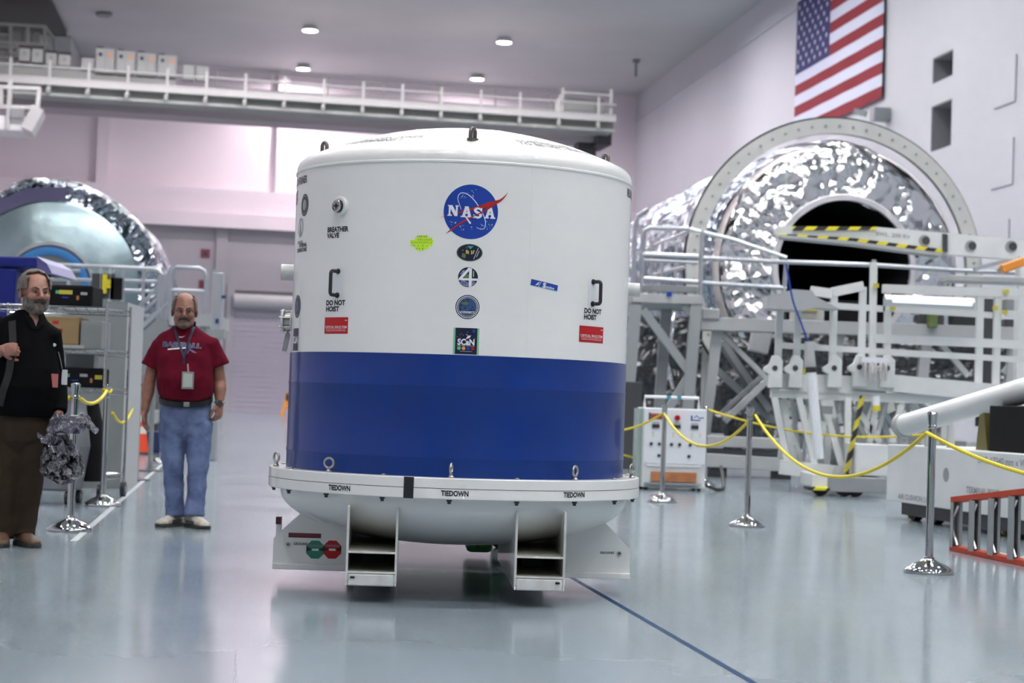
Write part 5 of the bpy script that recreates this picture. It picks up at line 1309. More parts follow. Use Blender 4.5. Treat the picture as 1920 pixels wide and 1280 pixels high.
# ================================================================== right-hand module wrapped in foil
MC = at(1583, 504, 32.5)
mod = thing('foil_module', 'huge cylinder wrapped in crumpled silver foil with an open dark hatch, on the right', 'space module', (MC.x, MC.y, 0), HA)
mz = MC.z
RX = Matrix.Rotation(-PI / 2, 3, 'X')      # z axis of the lathe -> +y (down the hall)
def ylathe(prof, n=72, crumple=0, fr=6.0, seed=0):
    """profile (radius, y) revolved about the module axis"""
    g = MB(); rr = random.Random(seed); vs = []
    from mathutils import noise as NZ
    for r, y in prof:
        for k in range(n):
            a = 2 * PI * k / n; v = Vector((r * math.cos(a), y, r * math.sin(a)))
            if crumple:
                q = NZ.noise(v * fr * .35 + Vector((seed, 0, 0))) + .5 * NZ.noise(v * fr + Vector((0, seed, 0)))
                v += Vector((math.cos(a), -.6, math.sin(a))) * q * crumple
            vs.append(v + Vector((0, 0, mz)))
    fs = []
    for i in range(len(prof) - 1):
        for k in range(n): fs.append((i * n + k, i * n + (k + 1) % n, (i + 1) * n + (k + 1) % n, (i + 1) * n + k))
    return g.add(vs, fs)
def seg(r0, y0, r1, y1, n): return [(r0 + (r1 - r0) * k / n, y0 + (y1 - y0) * k / n) for k in range(n + 1)]
ylathe(seg(1.22, .0, 2.05, .22, 16) + seg(2.05, .22, 2.20, .45, 4)[1:], 200, .10, 2.2, 1).build('end_blanket', MAT['foil'], mod, smooth=True, angle=180)
ylathe(seg(2.16, .35, 2.24, .5, 2), 96, .02, 3, 2).build('blanket_seam', MAT['tan'], mod, smooth=True)
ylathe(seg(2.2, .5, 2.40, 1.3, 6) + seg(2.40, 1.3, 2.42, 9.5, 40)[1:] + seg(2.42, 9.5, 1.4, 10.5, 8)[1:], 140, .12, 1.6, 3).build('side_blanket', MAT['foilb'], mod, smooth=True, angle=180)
ylathe([(1.20, -.03), (1.29, -.03), (1.31, .0), (1.31, .06), (1.20, .08), (1.20, -.03)], 72).build('hatch_rim', mat('hatch_rim_white', (.66, .64, .67), .4), mod, smooth=True)
ylathe([(1.20, .05), (1.15, 4.5), (0.001, 4.5)], 48).build('dark_interior', MAT['blackmat'], mod, smooth=True)
g = ylathe([(2.44, .50), (2.71, .50), (2.71, .62), (2.44, .62), (2.44, .50)], 128); g.build('support_ring', mat('ring_beige', (.68, .68, .65), .5, var=(2, (.61, .61, .58))), mod, smooth=True)
g = ylathe([(2.71, .56), (2.745, .56), (2.745, .60), (2.71, .60)], 128); g.build('ring_gasket', MAT['black'], mod, smooth=True)
g = MB()
for k in range(64):
    a = 2 * PI * k / 64; c_ = Vector((2.575 * math.cos(a), .5, 2.575 * math.sin(a) + mz)); g.cyl(c_, c_ + Vector((0, -.02, 0)), .022, n=6)
o = g.build('ring_bolts', MAT['gsteel'], mod); o['kind'] = 'stuff'
# cradle under the module
g = MB()
for y in (1.0, 7.5):
    for x in (-2.3, 2.3): g.bb((x - .12, y - .12, 0), (x + .12, y + .12, mz - 1.3))
    g.bb((-2.4, y - .12, mz - 2.35), (2.4, y + .12, mz - 2.15)) if False else g.bb((-2.4, y - .15, .35), (2.4, y + .15, .6))
for x in (-2.3, 2.3): g.bb((x - .15, -.4, .35), (x + .15, 8.5, .6)); g.bb((x - .12, 1, mz - 1.45), (x + .12, 7.5, mz - 1.25))
g.build('cradle', MAT['wsteel'], mod)
g = MB()
for x0, x1 in ((-2.3, -.7), (2.3, .7)):
    g.bar((x0, 1.0, .6), (x1, 1.0, mz - 2.3), .12); g.bar((x0, 1.0, mz - 1.4), (x0 * .45, 1.0, .6), .09)
g.build('cradle_braces', MAT['lgrey'], mod)
g = MB(); g.prism([(-2.9, .45), (-2.9, 1.0), (-1.2, 2.1), (-.6, 1.2), (-.6, .45)], (0, 1.6, 0), (1, 0, 0), (0, 0, 1), .12) ; g.build('dark_under_panel', MAT['gsteel'], mod)

# floor-level grey steel frame under the module
fr_ = thing('base_frame', 'low grey steel base frame on the floor under the right module', 'frame', (0, 0, 0))
for (xa, ya, xb, yb_, Y, w, h) in ((1322, 826, 1480, 832, 28.2, .5, .16), (1322, 862, 1480, 872, 27.8, .12, .20), (1318, 846, 1480, 852, 28.4, .1, .1)):
    g = MB(); g.bar(at(xa, ya, Y), at(xb, yb_, Y), w, h); g.build('frame_beam', MAT['lgrey'], fr_, bevel=.01)
for x_ in (1345, 1465):
    q_ = at(x_, 880, 28.0); g = MB(); g.bb((q_.x - .12, 27.8, 0), (q_.x + .12, 28.3, q_.z + .1)); g.build('frame_foot', MAT['dgrey'], fr_)

# ================================================================== railed access platform left of the module
PY = 28.0
plat = thing('access_platform', 'grey steel access platform with white handrails beside the right module', 'platform', (0, 0, 0))
def R_(name, pts, r, Y=PY, m='rail'):
    g = MB(); g.tube([at(x, y, Y if len(e_) < 3 else e_[2]) for e_ in pts for x, y in [e_[:2]]], r, 8); return g.build(name, MAT[m], plat, smooth=True)
R_('loop_rail', [(1203, 570), (1206, 440), (1209, 432), (1217, 427), (1292, 429)], .035)
R_('front_rail', [(1205, 477), (1310, 482)], .045); R_('front_rail', [(1205, 487), (1308, 492)], .03); R_('front_rail', [(1205, 522), (1310, 529)], .035)
R_('front_rail', [(1317, 484), (1475, 491), (1640, 497), (1800, 507), (1960, 513)], .035); R_('front_rail', [(1317, 530), (1475, 540)], .033)
R_('slope_rail', [(1293, 429), (1316, 435), (1372, 448), (1475, 483)], .03, m='alu')
R_('post', [(1317, 432), (1313, 575)], .035, m='alu'); R_('post', [(1475, 488), (1468, 570)], .035); R_('post', [(1639, 487), (1634, 545)], .035)
R_('back_rail', [(1292, 433, 28.5), (1225, 460, 30.5), (1195, 475, 31.5)], .028, m='alu'); R_('back_rail', [(1285, 500, 28.5), (1225, 515, 30.5)], .028, m='alu')
for x_ in (1222, 1243, 1268): R_('back_post', [(x_, 455, 29.5), (x_ - 2, 520, 29.5)], .025, m='alu')
R_('rear_loop', [(1188, 560, 29.5), (1190, 430, 29.5), (1196, 405, 29.5), (1215, 392, 29.5)], .035)
def box_p(name, x0, y0, x1, y1, Y, D, m, parent=plat, bevel=.01):
    a_, b_ = at(x0, y0, Y), at(x1, y1, Y); g = MB(); g.bb((min(a_.x, b_.x), Y, min(a_.z, b_.z)), (max(a_.x, b_.x), Y + D, max(a_.z, b_.z))); return g.build(name, MAT[m], parent, bevel=bevel)
box_p('toe_board', 1204, 533, 1308, 549, PY - .05, .08, 'grey'); box_p('deck_edge', 1185, 549, 1318, 571, PY - .1, 2.2, 'lgrey')
MAT['beige'] = mat('beige_panel', (.45, .44, .41), .6)
box_p('blue_sign', 1250, 546, 1260, 555, PY - .14, .03, 'nblue')
for x_ in (1192, 1305):
    g = MB(); q = at(x_, 572, PY); g.bar(q, (q.x - .12, q.y, .15), .17); g.build('leg', MAT['aludull'], plat)
g = MB(); q = at(1250, 572, PY + 1.6); g.bar(q, (q.x - .1, q.y, .15), .17); g.build('leg', MAT['gsteel'], plat)
g = MB(); g.bar(at(1205, 580, PY), at(1294, 700, PY), .12); g.bar(at(1294, 700, PY), at(1250, 772, PY), .12); g.bar(at(1282, 572, PY), at(1300, 592, PY), .10); g.build('diagonal_brace', MAT['aludull'], plat)
g = MB()
for x_ in (1192, 1305): q = at(x_, 572, PY); g.bb((q.x - .35, PY - .3, 0), (q.x + .05, PY + .6, .15))
g.build('base_pads', MAT['gsteel'], plat)
# right module cradle pieces seen in front
cr_ = thing('module_cradle', 'light grey cradle beams with cross braces carrying the foil module', 'cradle', (0, 0, 0))
def bp(name, x0, y0, x1, y1, Y, w, m='lgrey', h=None):
    g = MB(); g.bar(at(x0, y0, Y), at(x1, y1, Y), w, h); return g.build(name, MAT[m], cr_, bevel=.008)
bp('cradle_beam', 1312, 607, 1960, 628, 29.0, .35, 'lgrey', .20); 
a_, b_ = at(1316, 578, 28.9), at(1348, 600, 28.9); g = MB(); g.bb((a_.x, 28.8, b_.z), (b_.x, 29.2, a_.z)); g.build('cradle_block', MAT['lgrey'], cr_, bevel=.02)
for x_ in (1346, 1575, 1740, 1905):
    q = at(x_, 612, 29.0); bb_ = MB(); bb_.bar(q, (q.x - .2, 29.0, .12), .16); bb_.build('cradle_post', MAT['lgrey'], cr_)
bp('cross_brace', 1352, 625, 1450, 722, 29.0, .08); bp('cross_brace', 1452, 700, 1358, 790, 29.0, .10); bp('cross_brace', 1432, 702, 1352, 775, 29.4, .07, 'aludull'); bp('cross_brace', 1430, 615, 1420, 660, 29.8, .3, 'lgrey')
bp('cross_brace', 1760, 640, 1815, 705, 29.0, .09); bp('cross_brace', 1920, 650, 1880, 700, 29.0, .09)
g = MB(); 
# dark machinery skirt under the module
sk = thing('machinery_skirt', 'dark cluttered machinery and hanging foil beneath the right module', 'machinery', (0, 0, 0))
a_ = at(1185, 590, 31.3); b_ = at(1340, 760, 31.3)
def sk_box(name, x0, y0, x1, y1, Y, D, m):
    a_, b_ = at(x0, y0, Y), at(x1, y1, Y); g = MB(); g.bb((a_.x, Y, b_.z), (b_.x, Y + D, a_.z)); return g.build(name, MAT[m], sk, bevel=.01)
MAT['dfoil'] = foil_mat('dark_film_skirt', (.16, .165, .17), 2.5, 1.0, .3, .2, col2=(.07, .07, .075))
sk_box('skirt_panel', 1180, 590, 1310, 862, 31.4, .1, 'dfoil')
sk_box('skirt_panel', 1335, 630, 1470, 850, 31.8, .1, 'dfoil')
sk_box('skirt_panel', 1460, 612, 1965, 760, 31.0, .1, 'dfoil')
sk_box('dark_unit', 1475, 560, 1640, 612, 29.4, .3, 'blackmat'); sk_box('beige_unit', 1485, 578, 1545, 604, 28.9, .25, 'beige'); sk_box('yellow_unit', 1500, 562, 1533, 584, 28.85, .2, 'ylw')
sk_box('dark_unit', 1725, 588, 1770, 616, 28.9, .3, 'dgrey'); sk_box('dark_unit', 1786, 590, 1830, 612, 28.9, .3, 'black'); sk_box('olive_unit', 1742, 586, 1758, 614, 28.7, .2, 'pal2')
sk_box('dark_unit', 1884, 598, 1965, 625, 28.9, .3, 'dgrey'); sk_box('grey_unit', 1886, 560, 1905, 582, 28.9, .3, 'grey')
sk_box('pale_unit', 1170, 715, 1200, 880, 26.0, .6, 'dgrey')
for (x0, y0, x1, y1, w) in ((1262, 560, 1255, 640, .10), (1248, 680, 1256, 712, .10), (1255, 700, 1262, 730, .05)):
    g = MB(); g.bar(at(x0, y0, 30.8), at(x1, y1, 30.8), w); g.build('bright_foil_strip', MAT['foil'], sk)
g = MB(); g.bar(at(1352, 640, 30.3), at(1440, 770, 30.3), .5, .1); g.bar(at(1340, 690, 30.3), at(1452, 790, 30.3), .25, .1); g.build('leaning_panels', MAT['grey'], sk)
# tall dark column right of stand, and bright strips of foil edge
g = MB(); q = at(1855, 560, 24.6); g.bb((q.x - .07, 24.6, .9), (q.x + .07, 24.9, q.z)); g.build('dark_column', MAT['dgrey'], stand)
q0 = at(1868, 640, TY); 
# small fittings on the right wall above the ring
o = MB(); q = at(1666, 215, 60.0); pw = hit(1666, 216, PR, NR); o.box((0, 0, 0), (.6, .5, .45)); o.bar((-.5, 0, 0), (-.9, .2, .1), .2); oo = o.build('wall_camera', MAT['aludull'], None); oo.location = pw + NR * .3; oo.rotation_euler = (0, 0, HA); tag(oo, 'small grey camera bracket on the right wall above the ring', 'camera')
# ================================================================== left-hand module
LC = at(95, 540, 37.2)
lm = thing('space_module', 'cylindrical space module with a domed metal end and blue hatch ring at the left', 'space module', (LC.x, LC.y, 0), HA)
mz = LC.z
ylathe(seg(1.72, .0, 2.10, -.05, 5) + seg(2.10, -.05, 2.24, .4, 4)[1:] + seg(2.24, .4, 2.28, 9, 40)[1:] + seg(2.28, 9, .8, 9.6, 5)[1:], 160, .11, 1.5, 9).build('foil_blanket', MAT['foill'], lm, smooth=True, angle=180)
MAT['mdome'] = mat('module_dome_metal', (.42, .52, .54), .30, 1.0, var=(1.2, (.26, .34, .37)), bump=(1.1, .5, .08))
ylathe([(1.74, .02), (1.74, -.05), (1.70, -.08), (1.35, -.16), (.86, -.34), (.84, -.34)], 96).build('metal_end_cone', MAT['mdome'], lm, smooth=True)
ylathe([(.90, -.30), (.90, -.38), (.84, -.40), (.80, -.36), (.80, -.30)], 72).build('hatch_frame', MAT['gsteel'], lm, smooth=True)
ylathe([(.79, -.34), (.79, -.42), (.72, -.44), (.63, -.42), (.63, -.32)], 72).build('blue_hatch_ring', mat('hatch_blue', (.03, .17, .42), .45), lm, smooth=True)
ylathe([(.64, -.38), (.45, -.34), (.001, -.34)], 48).build('hatch_cover', MAT['grey'], lm, smooth=True)
g = MB(); g.bb((-.45, -.43, mz + .15), (.45, -.38, mz + .42)); g.build('hatch_window', MAT['blackmat'], lm)
vf = ylathe(seg(1.74, -.09, 2.0, -.13, 4), 96, .03, 2, 4); vf.f, vf.m = zip(*[(f, 0) for f in vf.f if 22 <= (f[0] % 96) <= 50]); _u = sorted({i for f in vf.f for i in f}); _m = {a: b for b, a in enumerate(_u)}; vf.v = [vf.v[i] for i in _u]; vf.f = [tuple(_m[i] for i in f) for f in vf.f]; vf.m = list(vf.m); vf.build('violet_film', mat('violet_film', (.16, .14, .24), .3, .6, bump=(3, .6, .08)), lm, smooth=True)
g = MB()
for x in (-1.9, 1.9):
    for y in (.8, 7): g.bb((x - .12, y - .12, 0), (x + .12, y + .12, mz - .9))
for y in (.8, 7): g.bb((-2.1, y - .15, mz - 2.3), (2.1, y + .15, mz - 2.1)) if mz > 2.6 else None
for x in (-1.9, 1.9): g.bb((x - .15, -.2, .3), (x + .15, 8, .55)); g.bb((x - .1, .8, mz - 1.35), (x + .1, 7, mz - 1.15))
g.build('cradle', MAT['gsteel'], lm)
# platform and stairs in front of the left module
pf = thing('stair_platform', 'pale steel platform with handrails and descending stairs before the left module', 'platform', (0, 0, 0))
QY = 30.0
def Rl(name, pts, r, Y=QY, m='rail', parent=None):
    g = MB(); g.tube([at(e[0], e[1], e[2] if len(e) > 2 else Y) for e in pts], r, 8); return g.build(name, MAT[m], parent or pf, smooth=True)
Rl('handrail', [(60, 496), (95, 496), (280, 504), (296, 506), (304, 514), (300, 590)], .035)
Rl('handrail', [(95, 523), (300, 528)], .03); Rl('handrail', [(60, 504), (150, 507)], .03)
Rl('handrail', [(228, 544), (330, 549)], .03)
for x_, m_ in ((130, 'alu'), (190, 'alu'), (208, 'alu'), (232, 'rail'), (270, 'rail')): Rl('post', [(x_, 500), (x_ - 3, 590)], .032, m=m_)
Rl('stair_rail', [(240, 585), (262, 575), (312, 522), (322, 500)], .035); Rl('stair_rail', [(246, 606), (300, 556), (316, 545)], .035); Rl('stair_rail', [(258, 622), (318, 567)], .05, m='alu')
Rl('loop_rail', [(318, 600), (322, 520), (326, 506), (332, 501), (374, 503), (384, 508), (387, 520), (384, 600)], .035, Y=29.2); Rl('loop_rail', [(318, 544), (386, 547)], .035, Y=29.2)
for x_, w_ in ((308, .05), (315, .04), (300, .04)): Rl('stair_post', [(x_, 515), (x_ - 6, 640)], w_, m='rail')
g = MB(); g.bar(at(320, 615, 30), at(225, 700, 30), .12, .5); g.build('stair_stringer', MAT['aludull'], pf)
g = MB()
for k in range(9):
    t = k / 8; q = at(318 - 90 * t, 606 + 80 * t, 30.4); g.box(q, (.3, .8, .05))
g.build('stair_treads', MAT['gsteel'], pf)
g = MB(); a_, b_ = at(60, 590, 30.2), at(330, 603, 30.2); g.bb((a_.x, 30.2, b_.z), (b_.x, 31.8, a_.z)); g.build('platform_deck', MAT['lgrey'], pf)
g = MB()
for x_ in (70, 150, 235, 315):
    q = at(x_, 600, 30.6); g.bb((q.x - .07, 30.5, 0), (q.x + .07, 30.7, q.z))
g.build('platform_legs', MAT['aludull'], pf)
g = MB(); a_, b_ = at(318, 586, 29.1), at(395, 612, 29.1); g.bb((a_.x, 29.1, b_.z), (b_.x, 31, a_.z)); g.build('upper_landing', MAT['lgrey'], pf)
g = MB()
for x_ in (330, 385): q = at(x_, 605, 29.3); g.bb((q.x - .06, 29.2, 0), (q.x + .06, 29.4, q.z))
g.build('landing_legs', MAT['aludull'], pf)
for (x0, y0, x1, y1, m_, nm) in ((172, 512, 212, 560, 'dgrey', 'dark_panel'), (206, 520, 230, 562, 'blackmat', 'dark_panel'), (193, 514, 200, 550, 'yel', 'yellow_label'), (201, 524, 207, 540, 'yel', 'yellow_label'), (100, 505, 130, 520, 'blackmat', 'dark_panel')):
    a_, b_ = at(x0, y0, 29.95), at(x1, y1, 29.95); g = MB(); g.bb((a_.x, 29.92 if 'yellow' in nm else 29.97, b_.z), (b_.x, 30.05, a_.z)); g.build(nm, MAT[m_], pf)
# tall pale post unit
q = at(404, 615, 27.5); a_ = at(404, 511, 27.5)
pu = thing('post_unit', 'tall pale metal post unit standing behind the man in the red shirt', 'post', (q.x, 27.5, 0))
g = MB(); W_ = .075; g.bb((-W_, 0, 0), (W_, .2, a_.z)); g.build('post_body', MAT['alu'], pu, bevel=.01)
g = MB(); g.cyl((-W_ + .03, .05, a_.z), (-W_ + .03, .05, a_.z + .06), .04, n=14); g.build('top_cap', MAT['rail'], pu, smooth=True)
g = MB(); g.bb((-.13, -.05, q.z - .15), (.13, .2, q.z - .02)); g.build('collar', MAT['aludull'], pu)
g = MB(); g.bb((W_, -.02, a_.z - .38), (W_ + .06, .06, a_.z - .33)); g.build('side_latch', MAT['pal1'], pu)
g = MB(); g.bb((W_ - .08, -.02, a_.z - .75), (W_ - .03, .0, a_.z - .68)); g.build('front_latch', MAT['pal1'], pu)

# ================================================================== blue machine at the far left
bmY = 20.5; a_ = at(-60, 478, bmY); b_ = at(80, 600, bmY)
bmq = thing('blue_machine', 'bright blue machine frame behind the bearded man at the left edge', 'machine', (0, 0, 0))
def bmb(nm, x0, y0, x1, y1, Y, D, m, bev=.02):
    a_, b_ = at(x0, y0, Y), at(x1, y1, Y); g = MB(); g.bb((a_.x, Y, b_.z), (b_.x, Y + D, a_.z)); return g.build(nm, MAT[m], bmq, bevel=bev)
bmb('top_housing', -80, 477, 70, 502, bmY, 1.2, 'bluem'); bmb('left_column', -80, 500, 13, 905, bmY, .4, 'bluem'); bmb('rear_panel', 10, 502, 60, 560, bmY + 1.0, .1, 'bluem')
g = MB(); pts = [at(68, 480, bmY), at(88, 494, bmY), at(97, 512, bmY), at(84, 512, bmY), at(70, 503, bmY)]
n_ = len(pts); g.add(pts + [p_ + Vector((0, 1.2, 0)) for p_ in pts], [tuple(range(n_)), tuple(range(2 * n_ - 1, n_ - 1, -1))] + [(k, n_ + k, n_ + (k + 1) % n_, (k + 1) % n_) for k in range(n_)])
g.build('pale_nose', mat('lilac_panel', (.09, .085, .24), .4), bmq)
for i, (x_, y_, w_) in enumerate(((24, 518, .09), (30, 545, .07), (20, 565, .10), (38, 560, .06), (28, 585, .09))):
    q = at(x_, y_, bmY + .3); g = MB(); g.cyl(q + Vector((0, 0, -.10)), q + Vector((0, 0, .10)), w_ * .8, n=14); g.build('valve_body', MAT['aludull' if i % 2 else 'lgrey'], bmq, smooth=True)
bmb('inner_base', 10, 590, 60, 900, bmY + .3, .5, 'dgrey')

# ================================================================== tall grey cabinet
q0 = gnd(205, 917); gc = thing('tall_cabinet', 'tall plain grey cabinet standing behind the wire rack on the left', 'cabinet', (0, 0, 0))
Yc_ = 18.9; x0 = at(112, 700, Yc_).x; x1 = at(234, 700, Yc_).x; zt = at(230, 566, Yc_).z
g = MB(); g.bb((x0, Yc_, 0), (x1, Yc_ + .02, zt)); g.build('front_panel', MAT['grey'], gc)
dd = AX * 1.25; g = MB()
g.add([(x1, Yc_, 0), (x1, Yc_, zt), (x1 + dd.x + .1, Yc_ + dd.y, zt), (x1 + dd.x + .1, Yc_ + dd.y, 0), (x0, Yc_ + .02, 0), (x0, Yc_ + .02, zt), (x0, Yc_ + dd.y, zt), (x0, Yc_ + dd.y, 0)],
      [(0, 1, 2, 3), (4, 7, 6, 5), (1, 5, 6, 2), (0, 3, 7, 4), (3, 2, 6, 7), (0, 4, 5, 1)]); g.build('side_panel', MAT['lgrey'], gc)

# ================================================================== chrome wire rack and what stands on it
RY = 16.9; rackx0 = at(-40, 700, RY).x; rackx1 = at(197, 700, RY).x
rk = thing('wire_rack', 'chrome wire shelving rack on casters behind the bearded man', 'shelving rack', (0, 0, 0)); RD = .62; rsx = .08
zs = [at(150, 575, RY).z, at(150, 654, RY).z, at(150, 727, RY).z, .22]
for x_, y_ in ((rackx1, RY), (rackx1 + rsx, RY + RD), (rackx0, RY), (rackx0 + rsx, RY + RD)):
    g = MB(); g.cyl((x_, y_, .13), (x_, y_, zs[0] + .04), .014, n=12)
    for k in range(24): g.cyl((x_, y_, .2 + k * .065), (x_, y_, .206 + k * .065), .0155, n=10)
    pp = g.build('rack_post', MAT['chrome'], rk, smooth=True)
    g = MB(); g.cyl((x_ - .02, y_, .07), (x_ + .02, y_, .07), .07, n=24); cs = g.build('caster', MAT['black'], rk, smooth=True)
    g = MB(); g.bar((x_, y_, .07), (x_, y_, .16), .05, .03); g.cyl((x_ - .024, y_, .07), (x_ + .024, y_, .07), .03, n=14); g.build('caster_fork', MAT['aludull'], cs)
for z in zs:
    g = MB()
    for yy, dx in ((RY, 0), (RY + RD, rsx)):
        for dz in (.0, -.045): g.tube([(rackx0 + dx, yy, z + dz), (rackx1 + dx, yy, z + dz)], .0055, 6)
        zig = []; n_ = int((rackx1 - rackx0) / .05)
        for k in range(n_ + 1): zig.append((rackx0 + dx + (rackx1 - rackx0) * k / n_, yy, z - (.045 if k % 2 else 0)))
        g.tube(zig, .0035, 5)
    for xx in (rackx0, rackx1):
        for dz in (0, -.045): g.tube([(xx, RY, z + dz), (xx + rsx, RY + RD, z + dz)], .0055, 6)
    n_ = 34
    for k in range(n_ + 1):
        x_ = rackx0 + (rackx1 - rackx0) * k / n_; g.tube([(x_, RY, z), (x_ + rsx, RY + RD, z)], .003, 4)
    g.build('wire_shelf', MAT['chrome'], rk)
def on_rack(name, label, cat, x0, y0, x1, y1, z, depth, m, dy=.08, bevel=.01):
    a_, b_ = at(x0, y0, RY + dy), at(x1, y1, RY + dy); w = b_.x - a_.x; h = a_.z - b_.z
    t = thing(name, label, cat, ((a_.x + b_.x) / 2, RY + dy, z)); g = MB(); g.bb((-w / 2, 0, .002), (w / 2, depth, h)); g.build('case_body', MAT[m], t, bevel=bevel); return t, w, h
def label_on(t, nm, cx, cz, w, h, m, y=-.004):
    g = MB(); g.bb((cx - w / 2, y, cz - h / 2), (cx + w / 2, y + .003, cz + h / 2)); return g.build(nm, MAT[m], t)
t, w, h = on_rack('hard_case', 'black hard case with green and yellow labels on the top shelf of the rack', 'case', 93, 523, 173, 567, zs[0], .45, 'blackmat', bevel=.02)
label_on(t, 'green_label', -.115, h * .66, .045, .03, 'pgrn'); label_on(t, 'yellow_label', -.045, h * .66, .12, .038, 'ylw', -.0045); label_on(t, 'white_label', .12, h * .62, .06, .025, 'lgrey'); label_on(t, 'tan_label', .065, h * .42, .022, .04, 'copper'); label_on(t, 'blue_script', -.05, h * .42, .06, .014, 'nblue')
t, w, h = on_rack('hard_case', 'black hard case with three small labels on the third shelf of the rack', 'case', 113, 681, 193, 722, zs[2], .26, 'blackmat', bevel=.02)
label_on(t, 'green_label', -.135, h * .6, .055, .03, 'pgrn'); label_on(t, 'white_label', .02, h * .62, .07, .026, 'lgrey'); label_on(t, 'yellow_label', .155, h * .55, .065, .038, 'ylw'); label_on(t, 'tan_label', .09, h * .38, .022, .04, 'copper'); label_on(t, 'blue_script', -.06, h * .36, .06, .012, 'nblue')
MAT['kraft'] = mat('kraft_box', (.30, .20, .09), .6)
t, w, h = on_rack('cardboard_box', 'tan cardboard box with red stickers on the second shelf of the rack', 'box', 82, 585, 147, 640, zs[1] + .03, .40, 'kraft')
t.location.z = zs[1] + .035
label_on(t, 'red_sticker', -.05, h * .78, .055, .028, 'red'); label_on(t, 'red_sticker', -.03, h * .50, .09, .035, 'red')
g = MB(); g.bb((-.20, -.02, -.031), (.22, .4, 0)); tr1 = g.build('tray', MAT['lgrey'], t); tr1['label'] = 'flat pale tray under the box'
t, w, h = on_rack('clear_bin', 'clear grey plastic bin beside the cardboard box on the rack', 'bin', 152, 590, 190, 645, zs[1], .38, 'grey')
t, w, h = on_rack('grey_box', 'plain grey box on the lower middle shelf of the rack', 'box', 122, 662, 178, 680, zs[2], .2, 'lgrey', dy=.38)
t.location.z = zs[2]; bpy.data.objects.remove(t.children[0]); g = MB(); g.bb((-.13, 0, .002), (.13, .2, .32)); g.build('case_body', MAT['grey'], t)

# dark tool cart and bag at the foot of the rack
q = gnd(115, 948); tc_ = thing('tool_cart', 'low dark grey cart with black casters beside the silver bag', 'cart', (q.x - .13, q.y, 0))
g = MB(); g.prism([(-.42, .12), (.20, .12), (.26, .5), (.20, .92), (-.42, .92)], (0, .25, 0), (1, 0, 0), (0, 0, 1), .4); g.build('cart_body', mat('cart_slate', (.13, .135, .15), .5), tc_, bevel=.02)
for x_, y_ in ((-.34, .1), (.16, .1), (-.34, .42), (.18, .42)):
    g = MB(); g.cyl((x_ - .02, y_, .06), (x_ + .02, y_, .06), .058, n=20); w = g.build('caster', MAT['black'], tc_, smooth=True)
    g = MB(); g.cyl((x_ - .023, y_, .06), (x_ + .023, y_, .06), .022, n=12); g.build('caster_hub', MAT['grey'], w)
q = at(162, 890, 16.35); g = MB(); g.loft([((0, 0, 0), .10, .12), ((.0, 0, .2), .115, .13), ((0, 0, .5), .09, .11), ((.0, 0, .68), .05, .07)], 16)
o = g.build('black_bag', MAT['blackmat'], None, smooth=True); o.location = (q.x + .02, 16.42, q.z + .02); tag(o, 'tall narrow black bag hanging by the rack post', 'bag'); o.location.z = .19

# belt style posts with flat bases behind
def belt_post(px, py, pt, label):
    p = gnd(px, py); t = thing('belt_post', label, 'stanchion', p, group='grey belt posts'); h = at(px + 6, pt, p.y).z
    g = MB(); g.lathe([(0, 0), (.16, 0), (.16, .012), (.03, .035), (0, .035)], 28); g.build('flat_base', MAT['dgrey'], t, smooth=True)
    g = MB(); g.cyl((0, 0, .03), (0, 0, h), .030, n=18); g.build('pole', MAT['grey'], t, smooth=True)
    g = MB(); g.cyl((0, 0, h), (0, 0, h + .03), .034, n=18); g.build('cap', MAT['dgrey'], t); return p
b1 = belt_post(254, 900, 724, 'grey post with a flat dark base beside the tall cabinet')
b2 = belt_post(281, 883, 724, 'grey post with a flat dark base just left of the man in red')
rope('short yellow rope sagging between the leftmost stanchion and the next one', pz(l1, .93, .03), pz(l2, .99, .0), .07)
rope('yellow rope sagging from the rack stanchion to the grey post by the cabinet', pz(l2, .80, .055), pz(b1, 1.0, -.01), .20)
rope('stub of yellow rope left of the leftmost stanchion', pz(l1, .94, -.035), pz(l1, .90, -.10) + Vector((0, -.02, -.0)), .012)
o = knot(pz(l2, .985)).build('rope_knot', MAT['rope'], None, smooth=True); tag(o, 'yellow rope knot tied round the second stanchion from the left', 'rope', 'yellow barrier ropes')
# traffic cone
p = gnd(262, 851); cn = thing('traffic_cone', 'orange traffic cone with white bands behind the grey posts', 'cone', p)
g = MB(); g.bb((-.19, -.19, 0), (.19, .19, .035)); g.build('cone_base', MAT['dgrey'], cn, bevel=.01)
hc = 1 * (851 - 765) / 3500 * p.y
g = MB(); g.lathe([(.14, .03), (.03, hc), (0, hc)], 28); g.build('cone_body', MAT['orange'], cn, smooth=True)
for f0, f1 in ((.42, .58), (.70, .84)):
    g = MB(); r_ = lambda f: .14 - .11 * f + .002; g.lathe([(r_(f0), .03 + (hc - .03) * f0), (r_(f1), .03 + (hc - .03) * f1)], 28); g.build('reflective_band', MAT['cone_white'], cn, smooth=True)
p = gnd(285, 848); g = MB(); g.bb((-.25, 0, .04), (.25, .4, .34)); g.bb((-.27, -.02, .0), (.27, .42, .05)); o = g.build('blue_box', mat('dark_blue_box', (.01, .03, .12), .4), None, bevel=.02); o.location = p; tag(o, 'dark blue box on the floor behind the grey belt post', 'box')
